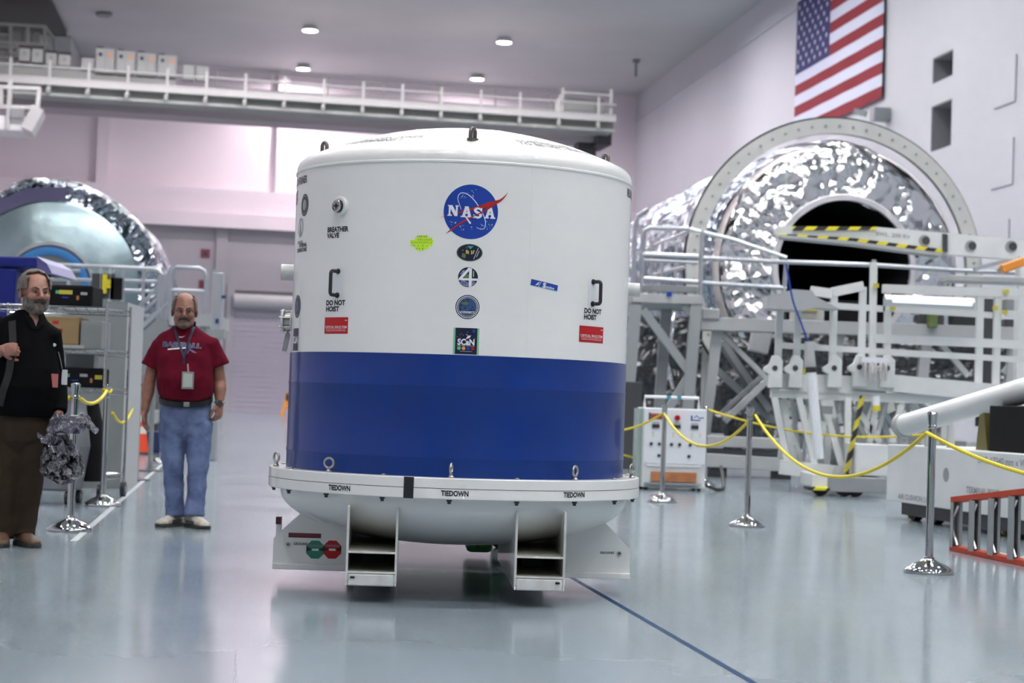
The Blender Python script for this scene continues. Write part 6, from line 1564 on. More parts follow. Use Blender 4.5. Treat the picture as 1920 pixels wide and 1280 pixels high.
# yellow trestle by the roll-up door
p = gnd(533, 776); p = Vector((p.x, min(p.y, 95), 0)) if p.y > 95 else p
YT = 90.0; p = at(536, 776, YT); p.z = 0
tr_ = thing('yellow_barrier', 'small yellow folding barrier on the floor before the far door', 'barrier', p)
g = MB(); g.bar((-.2, 0, 0), (.1, 0, 1.1), .16); g.bar((.25, 0, 0), (0, 0, 1.1), .16); g.bar((-.12, 0, .4), (.6, 0, 1.0), .14); g.bar((.55, 0, 0), (.55, 0, 1.1), .16); g.build('barrier_frame', MAT['orng'], tr_)
# far row of chrome stanchions along the white line
pr = [o for o in bpy.data.objects if o.name == 'rope_stanchion'][0]
for i, (px, py, nm) in enumerate(((395, 806, 'nearer of the two tiny ones right of the man in red'), (404, 797, 'farther of the two tiny ones right of the man in red'))):
    c = copy_tree(pr); c.location = gnd(px, py); c['label'] = 'distant chrome stanchion, ' + nm

# crumpled silver bag hanging on the stanchion
BGY = 11.55; bgc = at(125, 820, BGY)
bg = thing('silver_bag', 'crumpled silver and clear plastic bag held low beside the bearded man', 'bag', (bgc.x, BGY, 0))
from mathutils import noise as NZ
def crumple(g, amp, fr, seed=0):
    out = []
    for v in g.v:
        v = Vector(v); q = Vector((NZ.noise(v * fr + Vector((seed, 0, 0))), NZ.noise(v * fr + Vector((0, seed + 9, 0))), NZ.noise(v * fr + Vector((0, 0, seed + 17)))))
        q += .5 * Vector((NZ.noise(v * fr * 2.3), NZ.noise(v * fr * 2.3 + Vector((5, 0, 0))), NZ.noise(v * fr * 2.3 + Vector((0, 7, 0))))); out.append(tuple(v + q * amp))
    g.v = out; return g
def bp_(px, py, y=0.0): v = at(px, py, BGY + y); return Vector((v.x - bgc.x, y, v.z))
gg = MB(); secs = []
for i in range(26):
    t = i / 25; c = bp_(112 + 4 * math.sin(t * 4), 906 - 92 * t); secs.append((tuple(c), .02 + .105 * math.sin(min(1, t * 4) * PI / 2) * (1 - .55 * max(0, t - .55) / .45), .015 + .055 * math.sin(min(1, t * 3) * PI / 2)))
gg.loft(secs, 72); crumple(gg, .030, 8, 1).build('hanging_pouch', foil_mat('dark_film', (.42, .40, .43), 9, 1.0, .10, .05, stretch=(1, 1, .3), col2=(.012, .012, .014)), bg, smooth=True, angle=180)
gg = MB(); secs = []
for i in range(24):
    t = i / 23; c = bp_(84 + 84 * t, 822 - 34 * math.sin(t * 2.0) + 4 * t, -.05); secs.append((tuple(c), .012 + .062 * math.sin(PI * (.08 + .86 * t)) ** .8, .03 + .035 * math.sin(PI * t), 2.0, Vector((.25, 0, 1)), Vector((0, 1, 0))))
gg.loft(secs, 72); crumple(gg, .050, 7, 4).build('gathered_top', MAT['bagfoil'], bg, smooth=True, angle=180)
for (pts, w_, sd) in (([(150, 788), (162, 788), (172, 796), (180, 806), (184, 806)], .040, 8), ([(95, 822), (84, 824), (76, 820), (70, 813)], .036, 3), ([(128, 836), (138, 842), (148, 848)], .040, 5), ([(100, 806), (92, 796), (98, 788), (112, 780)], .04, 9)):
    sp = smoothpts([tuple(bp_(x, y, -.06)) for x, y in pts], 5); gg = MB(); n_ = len(sp)
    gg.loft([(p_, .004 + w_ * (1 - .75 * i / (n_ - 1)), .012, 2.0, Vector((.1, 0, 1)), Vector((0, 1, 0))) for i, p_ in enumerate(sp)], 28); crumple(gg, .022, 14, sd).build('film_tail', MAT['bagfoil'], bg, smooth=True, angle=180)
# ================================================================== people
MAT['skin1'] = mat('skin_tanned', (.27, .125, .085), .5, var=(22, (.23, .095, .065)))
MAT['skin2'] = mat('skin_ruddy', (.32, .155, .110), .5, var=(22, (.26, .11, .078)))
MAT['lip'] = mat('lip', (.22, .08, .07), .5)
MAT['hairg'] = mat('hair_grey_brown', (.16, .135, .115), .75, bump=(90, .7, .01), var=(40, (.08, .065, .055)))
MAT['hairs'] = mat('hair_short_grey', (.11, .085, .07), .8, bump=(120, .5, .006))
MAT['beard'] = mat('beard_grey', (.20, .175, .155), .8, bump=(120, .8, .01), var=(30, (.075, .060, .05)))
MAT['must'] = mat('moustache_dark', (.028, .022, .02), .8, bump=(120, .8, .01))
MAT['eyew'] = mat('eye_white', (.26, .22, .20), .3)
MAT['iris'] = mat('iris_dark', (.02, .018, .015), .2)
MAT['maroon'] = mat('maroon_cotton', (.095, .003, .012), .9, var=(9, (.075, .0025, .010)), bump=(500, .15, .002), spec=.1)
MAT['jeans'] = mat('faded_denim', (.145, .185, .320), .9, spec=.15, var=(7, (.075, .10, .20)), bump=(400, .25, .002))
MAT['jacket'] = mat('black_jacket', (.0035, .0035, .0045), .9, bump=(300, .2, .002), spec=.04)
MAT['trous'] = mat('brown_trousers', (.038, .026, .018), .9, spec=.1, var=(6, (.026, .018, .012)), bump=(300, .15, .002))
MAT['shoeb'] = mat('brown_leather', (.085, .042, .018), .55, var=(20, (.055, .028, .012)))
MAT['sole'] = mat('dark_sole', (.02, .02, .02), .7)
MAT['shoew'] = mat('trainer_grey_white', (.45, .43, .38), .6, var=(25, (.28, .25, .2)))

HS = [1.14]
def head(body, c, yaw, pitch, jowl=1.0, tilt=0.0):
    """adds head volumes to `body`; returns the head frame"""
    R = Matrix.Rotation(yaw, 3, 'Z') @ Matrix.Rotation(tilt, 3, 'Y') @ Matrix.Rotation(pitch, 3, 'X')
    K = HS[0]; T = lambda x, y, z: Vector(c) + R @ Vector((x, y, z)) * K
    E_ = lambda x, y, z, r: body.ell(T(x, y, z), tuple(q * K for q in r), R=R, nu=24, nv=16)
    E_(0, .018, .035, (.076, .096, .088))                    # cranium
    E_(0, -.022, .018, (.066, .066, .070))                   # forehead and face mass
    E_(0, -.020, -.045, (.064 * jowl, .070, .070))           # jaw
    E_(0, -.062, -.085, (.034 * jowl, .030, .026))           # chin
    for s in (-1, 1):
        E_(s * .036, -.066, -.022, (.026 * jowl, .024, .026))  # cheeks
        E_(s * .027, -.083, .026, (.022, .010, .008))        # brow ridge
        body.ell(T(s * .077, .014, -.006), (.010 * K, .020 * K, .033 * K), R=R @ Matrix.Rotation(s * .35, 3, 'Z'), nu=14, nv=10)   # ears
        body.ell(T(s * .012, -.103, -.026), (.009 * K, .010 * K, .008 * K), R=R, nu=10, nv=8)
    body.tube([T(0, -.084, .020), T(0, -.098, .002), T(0, -.110, -.018), T(0, -.100, -.030)], [.009, .0115, .0155, .0115], 10)   # nose
    body.tube([T(-.022, -.081, -.050), T(0, -.092, -.047), T(.022, -.081, -.050)], [.005, .0075, .005], 8)
    body.tube([T(-.019, -.081, -.059), T(0, -.090, -.060), T(.019, -.081, -.059)], [.005, .008, .005], 8)
    return R, T
def face_parts(R, T, parent, brow='hairs', eye_dx=0.0):
    for s in (-1, 1):
        g = MB(); g.ell(T(s * .029, -.0745, .008), (.0150, .0125, .0070), R=R, nu=14, nv=10); e = g.build('eye', MAT['eyew'], parent, smooth=True)
        g = MB(); g.ell(T(s * .029 + eye_dx, -.0835, .0075), (.0062, .0036, .0066), R=R, nu=12, nv=8); g.build('iris', MAT['iris'], e, smooth=True)
        g = MB(); g.tube([T(s * .014, -.0865, .013), T(s * .029, -.0880, .0172), T(s * .044, -.080, .0125)], [.0028, .0036, .0026], 8); g.build('eyelid', parent.data.materials[0] if parent.type == 'MESH' else MAT['skin1'], e, smooth=True)
        g = MB(); g.tube([T(s * .012, -.0925, .027), T(s * .030, -.0935, .034), T(s * .047, -.082, .030)], [.0034, .0042, .0022], 8); g.build('eyebrow', MAT[brow], parent, smooth=True)
    g = MB(); g.tube([T(-.020, -.0845, -.0545), T(0, -.0945, -.0540), T(.020, -.0845, -.0545)], [.0015, .0024, .0015], 6); g.build('mouth', MAT['lip'], parent, smooth=True)
def hair_shell(name, R, c_, r_, keep, m, parent, thick=.006, amp=.003, seed=0, nu=64, nv=44):
    g = MB(); g.ell(c_, r_, R=R, nu=nu, nv=nv, keep=keep); crumple(g, amp, 60, seed)
    o = g.build(name, MAT[m], parent, smooth=True, normals=False, angle=180)
    md = o.modifiers.new('so', 'SOLIDIFY'); md.thickness = thick; md.offset = .6
    return o
def arm(body, sh, el, wr, r=(.052, .044, .030)):
    body.tube([sh, Vector(sh).lerp(el, .5), el, Vector(el).lerp(wr, .35), Vector(el).lerp(wr, .8), wr], [r[0], r[0] * .95, r[1] * .95, r[1] * 1.02, r[2] * 1.05, r[2]], 16)
def hand(body, wr, dirv, palmn, side, curl=.5, sc=1.0, spread=.06, thumb=.7):
    """dirv: wrist -> knuckles; palmn: out of the palm; side: direction from little finger to thumb is +side*cross"""
    d = Vector(dirv).normalized(); n = Vector(palmn); n = (n - d * n.dot(d)).normalized(); t = d.cross(n) * side     # t points to the thumb
    wr = Vector(wr)
    Rm = Matrix((t, d, n)).transposed()
    body.ell(wr + d * .045 * sc, (.040 * sc, .055 * sc, .0165 * sc), R=Rm, nu=18, nv=12)
    body.ell(wr + d * .070 * sc, (.041 * sc, .030 * sc, .0145 * sc), R=Rm, nu=18, nv=12)
    body.ell(wr + d * .035 * sc + t * .024 * sc + n * .008 * sc, (.017 * sc, .032 * sc, .017 * sc), R=Rm, nu=14, nv=10)
    body.tube([wr - d * .03 * sc, wr + d * .02 * sc], [.027 * sc, .028 * sc], 14)
    for i, (off, L) in enumerate(((.031, .074), (.0105, .083), (-.0105, .077), (-.031, .060))):
        p = wr + d * (.082 - .004 * abs(i - 1)) * sc + t * off * sc; dd = (d + t * spread * (1.5 - i) * .5).normalized(); a = 0; pts = [p - dd * .012 * sc, p]; rs = [.0098 * sc, .0095 * sc]
        for f, ln in ((.8, .46), (1.0, .30), (.75, .24)):
            a += curl * f; v = dd * math.cos(a) + n * math.sin(a); p = p + v * L * ln * sc; pts.append(p); rs.append(rs[-1] * .94)
        body.tube(pts, rs, 10)
    p = wr + d * .022 * sc + t * .030 * sc + n * .006 * sc; v1 = (d * .72 + t * .62 + n * .25 * thumb).normalized(); v2 = (d * .92 + t * .15 + n * .45 * thumb).normalized()
    body.tube([p, p + v1 * .036 * sc, p + v1 * .036 * sc + v2 * .030 * sc, p + v1 * .036 * sc + v2 * .054 * sc], [.0135 * sc, .0118 * sc, .0108 * sc, .0085 * sc], 10)
def shoe(parent, x, y, rz, m, L=.285, W=.052, z=0.0, toe=0.0, trainer=False):
    t = bpy.data.objects.new('shoe', None); COL.objects.link(t); t.parent = parent; t.location = (x, y, z); t.rotation_euler = (toe, 0, rz)
    g = MB(); e1, e2 = Vector((1, 0, 0)), Vector((0, 0, 1))
    def sec(yy, w, h, zc): return ((0, yy, zc), w, h, 2.4, e1, e2)
    g.loft([sec(.105, .020, .020, .050), sec(.098, .034, .034, .052), sec(.07, .039, .048, .062), sec(.02, .041, .052, .062), sec(-.04, .043, .040, .052), sec(-.09, W * .96, .030, .042), sec(-.13, W, .024, .036), sec(-.165, W * .80, .018, .031), sec(-.185, W * .35, .009, .028)], 24)
    g.build('upper', MAT[m], t, smooth=True, angle=60)
    g = MB(); pl = [(W * .5, .112), (W * .8, .07), (W * .78, .0), (W * .95, -.08), (W * 1.02, -.125), (W * .82, -.17), (W * .35, -.192), (-W * .35, -.192), (-W * .82, -.17), (-W * 1.02, -.125), (-W * .92, -.08), (-W * .74, 0), (-W * .8, .07), (-W * .5, .112)]
    g.prism(pl, (0, 0, .013), (1, 0, 0), (0, 1, 0), .026); g.build('sole', MAT['sole'], t, bevel=.004)
    g = MB()
    for k in range(4): g.tube([(-.022, -.02 - .022 * k, .098 - .011 * k), (0, -.024 - .022 * k, .104 - .011 * k), (.022, -.02 - .022 * k, .098 - .011 * k)], .0032, 6)
    g.build('laces', MAT['pwhite' if trainer else 'shoeb'], t)
    if trainer:
        g = MB()
        for s in (-1, 1): g.bar((s * (W - .006), .03, .045), (s * (W - .004), -.09, .042), .008, .02)
        g.build('side_stripe', MAT['dgrey'], t)
    return t
def bvh_of(o):
    me = o.data; return BVHTree.FromPolygons([v.co.copy() for v in me.vertices], [tuple(p.vertices) for p in me.polygons])
def frontmap(bvh, cx, cz, rot=0.0, off=.003, y0=-1.0, xs=1.0):
    """drops a flat shape from the front (-y) onto a garment"""
    def f(x, y, h):
        c, s = math.cos(rot), math.sin(rot); X, Z = cx + x * c - y * s, cz + x * s + y * c
        hit_ = bvh.ray_cast(Vector((X, y0, Z)), Vector((0, 1, 0)))
        Y = hit_[0].y if hit_[0] is not None else 0.0
        return Vector((X, Y - off - h, Z))
    return f
def ribbon(bvh, pts, w, name, m, parent, off=.004, lift=.002):
    sm = smoothpts(pts, 8); sh = stroke2d(sm, w); mf = frontmap(bvh, 0, 0, off=off)
    return decal(name, sh, MAT[m], parent, mf, lift=lift)

# ------------------------------------------------------------------ man in the maroon shirt
MY = 13.95; SCL = MY / F_PX
mx0 = at(346, 985, MY).x
man = thing('person', 'man in a maroon t-shirt and faded jeans walking forward with a hanging badge', 'person', (mx0, MY, 0), 0)
# local: x right in the picture, -y towards the camera. helper from pixels (height fixed by scale, undo the picture's roll)
def L_(px, py, y=0.0):
    p = at(px, py, MY + y); return Vector((p.x - mx0, y, p.z))
hc = L_(346, 581, -.02)
body = MB()
neck0 = L_(346, 626, .03); shc = L_(347, 640, .02)
Rh, Th = head(body, hc + Vector((0, 0, -.012)), rad(10), rad(6), 1.08)
body.tube([hc + Vector((0, .03, -.04)), neck0 + Vector((0, .01, .0)), shc + Vector((0, .0, -.05))], [.070, .078, .090], 20)
# torso (under the shirt) and legs (inside the jeans)
def TS(px, py, rx, ry, y=0.0, e=2.3): c = L_(px, py, y); return ((c.x, c.y, c.z), rx, ry, e)
body.loft([TS(348, 800, .165, .12), TS(348, 762, .175, .13), TS(348, 725, .185, .145, -.01), TS(348, 690, .18, .135, -.01), TS(348, 665, .19, .115), TS(348, 640, .18, .085, .01), TS(348, 624, .10, .07, .02)], 28)
kneeL, ankL = L_(325, 873, -.06), L_(329, 962, -.03); kneeR, ankR = L_(371, 873, -.08), L_(365, 960, -.10)
for hip, kn, an in ((L_(323, 800, 0), kneeL, ankL), (L_(373, 800, 0), kneeR, ankR)):
    body.tube([hip, hip.lerp(kn, .5), kn, kn.lerp(an, .4), an], [.08, .075, .055, .052, .04], 16)
shL, elL, wrL = L_(296, 648, .01), L_(280, 716, .03), L_(272, 768, -.01)
shR, elR, wrR = L_(400, 646, .01), L_(412, 714, .05), L_(412, 758, -.02)
arm(body, shL, elL, wrL, (.050, .050, .032)); arm(body, shR, elR, wrR, (.050, .050, .033))
hand(body, wrL, (0, -.12, -1), (.45, -.1, 0), 1 if True else -1, curl=.28, sc=1.02); hand(body, wrR, (-.02, -.15, -1), (-.5, .3, 0), -1, curl=.75, sc=1.02)
bo = body.build('body', MAT['skin1'], None); remesh(bo, .0058, 2); bo.parent = man
face_parts(Rh, Th, bo, 'hairs', eye_dx=.004)
C0 = Th(0, .018, .035)
K = HS[0]
hair_shell('hair', Rh, C0, (.0785 * K, .0985 * K, .0895 * K), lambda d: (d.y > -.52 and d.z < .62 and d.z > -.30 and abs(d.x) > .35) or (d.y > -.10 and d.z < .75 and d.z > -.62 and not (abs(d.x) > .70 and d.y < .12 and d.z < -.30)) or (d.y > .25), 'hairs', bo, .006, .003, 3)
g = MB(); g.tube([Th(-.036, -.070, -.062), Th(-.026, -.086, -.044), Th(-.010, -.0985, -.0395), Th(0, -.101, -.041), Th(.010, -.0985, -.0395), Th(.026, -.086, -.044), Th(.036, -.070, -.062)], [.005, .0075, .0085, .0075, .0085, .0075, .005], 10); g.build('moustache', MAT['must'], bo, smooth=True)
g = MB(); g.ell(Th(0, -.078, -.083), (.035, .023, .023), R=Rh, nu=20, nv=14); g.tube([Th(-.036, -.068, -.062), Th(-.030, -.074, -.085)], .008, 8); g.tube([Th(.036, -.068, -.062), Th(.030, -.074, -.085)], .008, 8); crumple(g, .003, 60).build('goatee', MAT['beard'], bo, smooth=True)
# glasses
gl = MB()
for s in (-1, 1):
    gl.tube([Th(s * .030 + .0225 * math.cos(a), -.099 + .006 * abs(math.cos(a)), .008 + .0125 * math.sin(a)) for a in [2 * PI * k / 20 for k in range(20)]], .0013, 6, closed=True)
    gl.tube([Th(s * .0525, -.094, .012), Th(s * .078, -.03, .010), Th(s * .080, .02, .004)], .0016, 6)
gl.tube([Th(-.008, -.100, .012), Th(0, -.102, .0135), Th(.008, -.100, .012)], .0014, 6)
gl.build('glasses', MAT['dgrey'], bo)
# shirt
g = MB()
TZ = (Vector((1, 0, 0)), Vector((0, 1, .30)))
g.loft([TS(349, 741, .194, .157, -.01) + TZ, TS(349, 736, .204, .167, -.015) + TZ, TS(349, 727, .211, .176, -.02), TS(348, 710, .214, .175, -.025), TS(348, 690, .212, .160, -.015), TS(348, 668, .222, .145, 0), TS(348, 652, .234, .128, .01), TS(348, 640, .228, .112, .015), TS(348, 631, .204, .098, .018), TS(347.5, 623, .158, .088, .02), TS(347, 616, .112, .082, .02), TS(346.5, 610, .088, .080, .02)], 36)
for sh, el, s in ((shL, elL, -1), (shR, elR, 1)):
    top = sh + Vector((-s * .10, 0, .022))
    g.tube([top, sh + Vector((-s * .03, 0, -.012)), sh.lerp(el, .42), sh.lerp(el, .60) + Vector((s * .008, 0, 0))], [.066, .084, .084, .090], 20)
so = g.build('t_shirt', MAT['maroon'], None); remesh(so, .009, 7, noise=(.024, .14)); so.parent = man
bv_ = bvh_of(so)
cx_, cz_ = L_(345, 648).x, L_(345, 648).z
decal('shirt_lettering_outline', text2d('BASEBALL', .052, 1.26, 'CENTER', .055), MAT['grey'], so, frontmap(bv_, cx_, cz_, -.02), cut=(.012, .012), lift=.001)
decal('shirt_lettering', text2d('BASEBALL', .052, 1.26, 'CENTER', .02), mat('shirt_print_blue', (.02, .03, .13), .6), so, frontmap(bv_, cx_, cz_, -.02), cut=(.012, .012), lift=.003)
a_ = L_(320, 655.5); b_ = L_(357, 652.5)
decal('shirt_underline', stroke2d([(a_.x, a_.z), (b_.x, b_.z)], .009), MAT['pwhite'], so, frontmap(bv_, 0, 0), cut=(.012, .012), lift=.003)
k4 = SCL; c4 = L_(345, 632)
decal('chest_swoosh', poly2d([(-6 * k4, 1.5 * k4), (-5 * k4, -1.6 * k4), (-1 * k4, -1.6 * k4), (6 * k4, 2.2 * k4), (-.5 * k4, 0), (-3.6 * k4, -.2 * k4)]), MAT['pwhite'], so, frontmap(bv_, c4.x, c4.z), cut=(.01, .01), lift=.002)
q_ = [L_(x, y) for x, y in ((358, 652), (364, 657), (370, 660), (374, 662), (368, 661), (361, 656))]
decal('shirt_bird_print', join2d(stroke2d([(v.x, v.z) for v in q_], .006), stroke2d([(L_(364, 650).x, L_(364, 650).z), (L_(357, 664).x, L_(357, 664).z)], .006)), mat('print_lilac', (.10, .08, .22), .6), so, frontmap(bv_, 0, 0), cut=(.012, .012), lift=.0035)
lan = [(329, 604), (332, 622), (338, 637), (343, 650), (351, 668), (352, 683)]; lan2 = [(366, 603), (364, 620), (360, 634), (356, 652), (352.5, 668), (352, 683)]
for pts in (lan, lan2):
    v = [L_(*p_) for p_ in pts]; ribbon(bv_, [(u.x, u.z) for u in v], .017, 'lanyard', 'navy', so, off=.007)
bz_ = L_(352, 713, -.215)
g = MB(); g.box(bz_, (.088, .006, .128)); bd_ = g.build('badge_holder', MAT['grey'], so, bevel=.004)
g = MB(); g.box(bz_ + Vector((0, -.005, .0)), (.066, .003, .10)); g.build('badge_card', mat('badge_card', (.42, .46, .42), .5), bd_)
g = MB(); g.bar(L_(352, 682, -.20), L_(353, 697, -.212), .009, .004); g.build('badge_clip', MAT['steel'], bd_)
# jeans and belt
g = MB()
g.loft([TS(348, 828, .06, .07), TS(348, 812, .165, .125), TS(348, 790, .188, .14), TS(348, 770, .190, .142), TS(348, 747, .188, .144), TS(348, 741, .186, .142)], 32)
for hip, kn, an in ((L_(323, 800, 0), kneeL, ankL), (L_(373, 800, 0), kneeR, ankR)):
    g.tube([hip + Vector((0, 0, .03)), hip.lerp(kn, .5), kn, kn.lerp(an, .45), an + Vector((0, -.01, .02)), an + Vector((0, -.015, -.025))], [.104, .092, .079, .070, .073, .076], 20)
jo = g.build('jeans', MAT['jeans'], None); remesh(jo, .008, 3, noise=(.026, .09)); jo.parent = man
g = MB(); g.loft([TS(348.5, 752, .192, .150, -.004) + TZ, TS(348.5, 751.9, .200, .158, -.004) + TZ, TS(348.5, 741, .200, .159, -.004) + TZ, TS(348.5, 740.9, .190, .150, -.004) + TZ], 36); bl = g.build('belt', MAT['ink'], man, smooth=True)
g = MB(); g.box(L_(350, 758, -.163), (.045, .012, .034)); g.build('buckle', MAT['steel'], bl, bevel=.004)
g = MB(); c_ = wrR + Vector((0, 0, .015)); g.tube([c_ + Vector((.034 * math.cos(a), .034 * math.sin(a), 0)) for a in [2 * PI * k / 24 for k in range(24)]], .009, 8, closed=True); wt_ = g.build('watch', MAT['steel'], man, smooth=True)
g = MB(); g.cyl(c_ + Vector((.006, -.034, 0)), c_ + Vector((.008, -.046, 0)), .020, n=20); g.build('watch_dial', MAT['dgrey'], wt_)
shoe(man, ankL.x - .01, ankL.y - .02, rad(-24), 'shoew', L=.30, W=.056, trainer=True, z=.0); shoe(man, ankR.x + .005, ankR.y - .03, rad(38), 'shoew', L=.30, W=.056, trainer=True, z=.0)

# ------------------------------------------------------------------ bearded man at the left edge
BY = 11.75; bx0 = at(40, 1018, BY).x
ma2 = thing('person', 'bearded man in black jacket and brown trousers gripping a strap at the left edge', 'person', (bx0, BY, 0), 0)
def N_(px, py, y=0.0):
    p = at(px, py, BY + y); return Vector((p.x - bx0, y, p.z))
body = MB(); hc = N_(67, 549, -.02)
Rh, Th = head(body, hc + Vector((-.004, 0, -.004)), rad(34), rad(2), 1.0)
body.tube([hc + Vector((-.02, .03, -.03)), N_(58, 598, .03), N_(52, 625, .03)], [.062, .068, .085], 20)
def TN(px, py, rx, ry, y=0.0, e=2.3): c = N_(px, py, y); return ((c.x, c.y, c.z), rx, ry, e)
body.loft([TN(42, 820, .16, .12), TN(42, 770, .165, .13), TN(46, 720, .18, .145), TN(47, 670, .175, .13), TN(45, 632, .17, .10), TN(46, 612, .13, .08), TN(52, 598, .075, .065)], 28)
kL, aL = N_(12, 905, -.02), N_(6, 1000, 0); kR, aR = N_(58, 900, .02), N_(45, 995, .04)
for hip, kn, an in ((N_(16, 820, 0), kL, aL), (N_(60, 820, 0), kR, aR)):
    body.tube([hip, hip.lerp(kn, .5), kn, kn.lerp(an, .4), an], [.08, .075, .055, .052, .038], 16)
sL, eL, wL_ = N_(-8, 622, .0), N_(-46, 712, -.10), N_(2, 656, -.20)
sR, eR, wR_ = N_(90, 630, .02), N_(106, 722, .08), N_(110, 782, -.04)
arm(body, sL, eL, wL_, (.055, .047, .031)); arm(body, sR, eR, wR_, (.055, .047, .030))
# fist closed round the strap at the chest
hand(body, wL_, (1, -.12, .10), (.0, .9, -.15), -1, curl=1.45, sc=1.08, spread=.02, thumb=1.6)
hand(body, wR_, (0, -.1, -1), (-1, -.1, 0), -1, curl=.5)
bo = body.build('body', MAT['skin2'], None); remesh(bo, .0056, 2); bo.parent = ma2
face_parts(Rh, Th, bo, 'hairs', eye_dx=.002)
C0 = Th(0, .018, .035)
hair_shell('hair', Rh, C0 + Vector((0, 0, .002)), (.083 * K, .104 * K, .093 * K), lambda d: (d.z > .80 and d.y > -.50) or (d.y > -.34 + .10 * abs(d.x) and d.z > -.60 and not (d.y < .12 and d.z < -.22 and abs(d.x) > .5)) or (abs(d.x) > .62 and d.y > -.62 and d.z > -.15 and d.z < .6), 'hairg', bo, .011, .0045, 6)
bc = Th(0, -.020, -.045)
hair_shell('beard', Rh, bc, (.0665 * K, .0745 * K, .0725 * K), lambda d: (d.z < -.02 + .45 * (abs(d.x) ** 3) and d.y < .25 and d.z > -.97 and not (abs(d.x) < .30 and d.z > -.18 and d.y < 0)), 'beard', bo, .006, .003, 8)
g = MB(); g.ell(Th(0, -.076, -.088), (.034, .025, .027), R=Rh, nu=20, nv=14); crumple(g, .004, 60).build('chin_beard', MAT['beard'], bo, smooth=True)
g = MB(); g.tube([Th(-.040, -.066, -.062), Th(-.028, -.087, -.045), Th(-.010, -.1005, -.039), Th(0, -.103, -.040), Th(.010, -.1005, -.039), Th(.028, -.087, -.045), Th(.040, -.066, -.062)], [.006, .010, .0105, .009, .0105, .010, .006], 10); crumple(g, .002, 80).build('moustache', MAT['must'], bo, smooth=True)
# jacket
g = MB()
g.loft([TN(40, 781, .205, .165, -.01), TN(42, 760, .212, .175, -.02), TN(45, 725, .222, .185, -.03), TN(46, 690, .216, .175, -.02), TN(44, 655, .214, .152, -.0), TN(42, 628, .212, .128, .01), TN(42, 610, .188, .110, .018), TN(47, 597, .135, .094, .02), TN(54, 588, .092, .085, .02), TN(57, 582, .078, .080, .02)], 36)
for sh, el, wr_, s in ((sL, eL, wL_, -1), (sR, eR, wR_, 1)):
    g.tube([sh + Vector((-s * .06, 0, .03)), sh, Vector(sh).lerp(el, .5), el, Vector(el).lerp(wr_, .5), Vector(el).lerp(wr_, .86)], [.085, .088, .078, .070, .062, .054], 18)
jk = g.build('jacket', MAT['jacket'], None); remesh(jk, .009, 4, noise=(.018, .15)); jk.parent = ma2
bv_ = bvh_of(jk)
def fz(px, py, off=.004):
    v = N_(px, py, -.2); h_ = bv_.ray_cast(Vector((v.x, -1, v.z)), Vector((0, 1, 0))); return Vector((v.x, (h_[0].y if h_[0] else -.15) - off, v.z))
# open collar with bare throat
vs_ = [(45, 597), (64, 596), (70, 612), (70, 642), (58, 615)]
decal('throat', poly2d([(N_(*p_).x, N_(*p_).z) for p_ in ((59, 586), (78, 586), (78, 594), (73, 614), (65, 600))]), MAT['skin2'], jk, frontmap(bv_, 0, 0), cut=(.012, .012), lift=.002)
for a1, a2, a3 in (((53, 588), (63, 602), (73, 618)), ((78, 590), (82, 602), (75, 618))):
    sh_ = stroke2d(smoothpts([(N_(*p_).x, N_(*p_).z) for p_ in (a1, a2, a3)], 6), [.012 + .022 * math.sin(PI * i / 12) for i in range(13)])
    decal('collar', sh_, mat('jacket_collar', (.006, .006, .007), .9, spec=.05), jk, frontmap(bv_, 0, 0), cut=(.012, .012), lift=.006)
g = MB(); c_ = fz(90, 645, .0); g.cyl(c_ + Vector((0, .004, 0)), c_ - Vector((0, .008, 0)), .011, n=18); g.build('round_pin', MAT['pwhite'], jk)
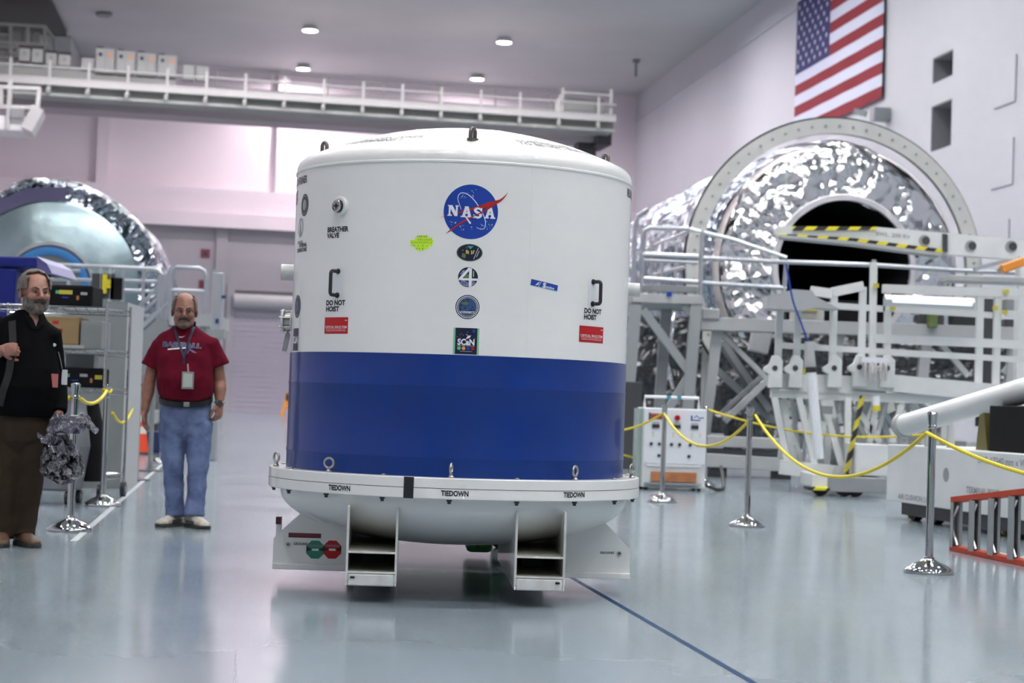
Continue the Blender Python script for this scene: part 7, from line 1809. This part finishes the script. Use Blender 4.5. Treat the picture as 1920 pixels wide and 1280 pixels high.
g = MB(); g.tube([tuple(fz(96, 658, .006)), tuple(fz(99, 675, .010)), tuple(fz(101, 690, .012))], .004, 6); lc = g.build('badge_reel', MAT['steel'], jk)
g = MB(); p_ = fz(95, 713, .02); g.box(p_, (.052, .004, .085)); g.build('red_badge', mat('badge_red', (.45, .12, .11), .5), lc)
g = MB(); p_ = fz(104, 706, .026); g.box(p_, (.040, .004, .095)); g.build('white_badge', MAT['pwhite'], lc)
# trousers
g = MB()
g.loft([TN(40, 846, .06, .07), TN(41, 825, .16, .13), TN(42, 800, .180, .145), TN(42, 770, .180, .145)], 32)
for hip, kn, an in ((N_(16, 820, 0), kL, aL), (N_(62, 820, 0), kR, aR)):
    g.tube([hip + Vector((0, 0, .04)), hip.lerp(kn, .5), kn, kn.lerp(an, .5), an + Vector((0, -.01, .02)), an + Vector((0, -.02, -.03))], [.104, .098, .080, .070, .070, .074], 20)
to = g.build('trousers', MAT['trous'], None); remesh(to, .009, 5, noise=(.020, .14)); to.parent = ma2
shoe(ma2, aL.x + .0, aL.y - .03, rad(14), 'shoeb', L=.29); shoe(ma2, aR.x + .01, aR.y - .03, rad(38), 'shoeb', L=.29)
# shoulder bag held by the strap
bag = thing('shoulder_bag', 'black shoulder bag hanging at the bearded man by its strap', 'bag', (bx0, BY, 0))
g = MB(); g.loft([(tuple(N_(-8, 770, .10)), .13, .07, 4), (tuple(N_(-8, 765, .10)), .15, .09, 4), (tuple(N_(-6, 700, .10)), .15, .09, 4), (tuple(N_(-6, 694, .10)), .13, .07, 4)], 28); g.build('bag_body', MAT['blackmat'], bag, smooth=True, angle=60)
st_ = [fz(14, 600, .010), fz(20, 640, .012), fz(21, 655, .020), fz(20, 672, .020), fz(17, 700, .012), fz(8, 730, .010), fz(-2, 760, .01)]
g = MB(); pts = smoothpts([tuple(p_) for p_ in st_], 5)
for i in range(len(pts) - 1): g.bar(pts[i], pts[i + 1], .045, .006, up=(0, 1, 0))
g.build('strap', mat('strap_black', (.007, .007, .008), .85), bag)
for _o in list(bpy.data.objects):
    if _o.type == 'EMPTY' and _o.parent is None and 'label' not in _o: print('UNLABELED', _o.name)
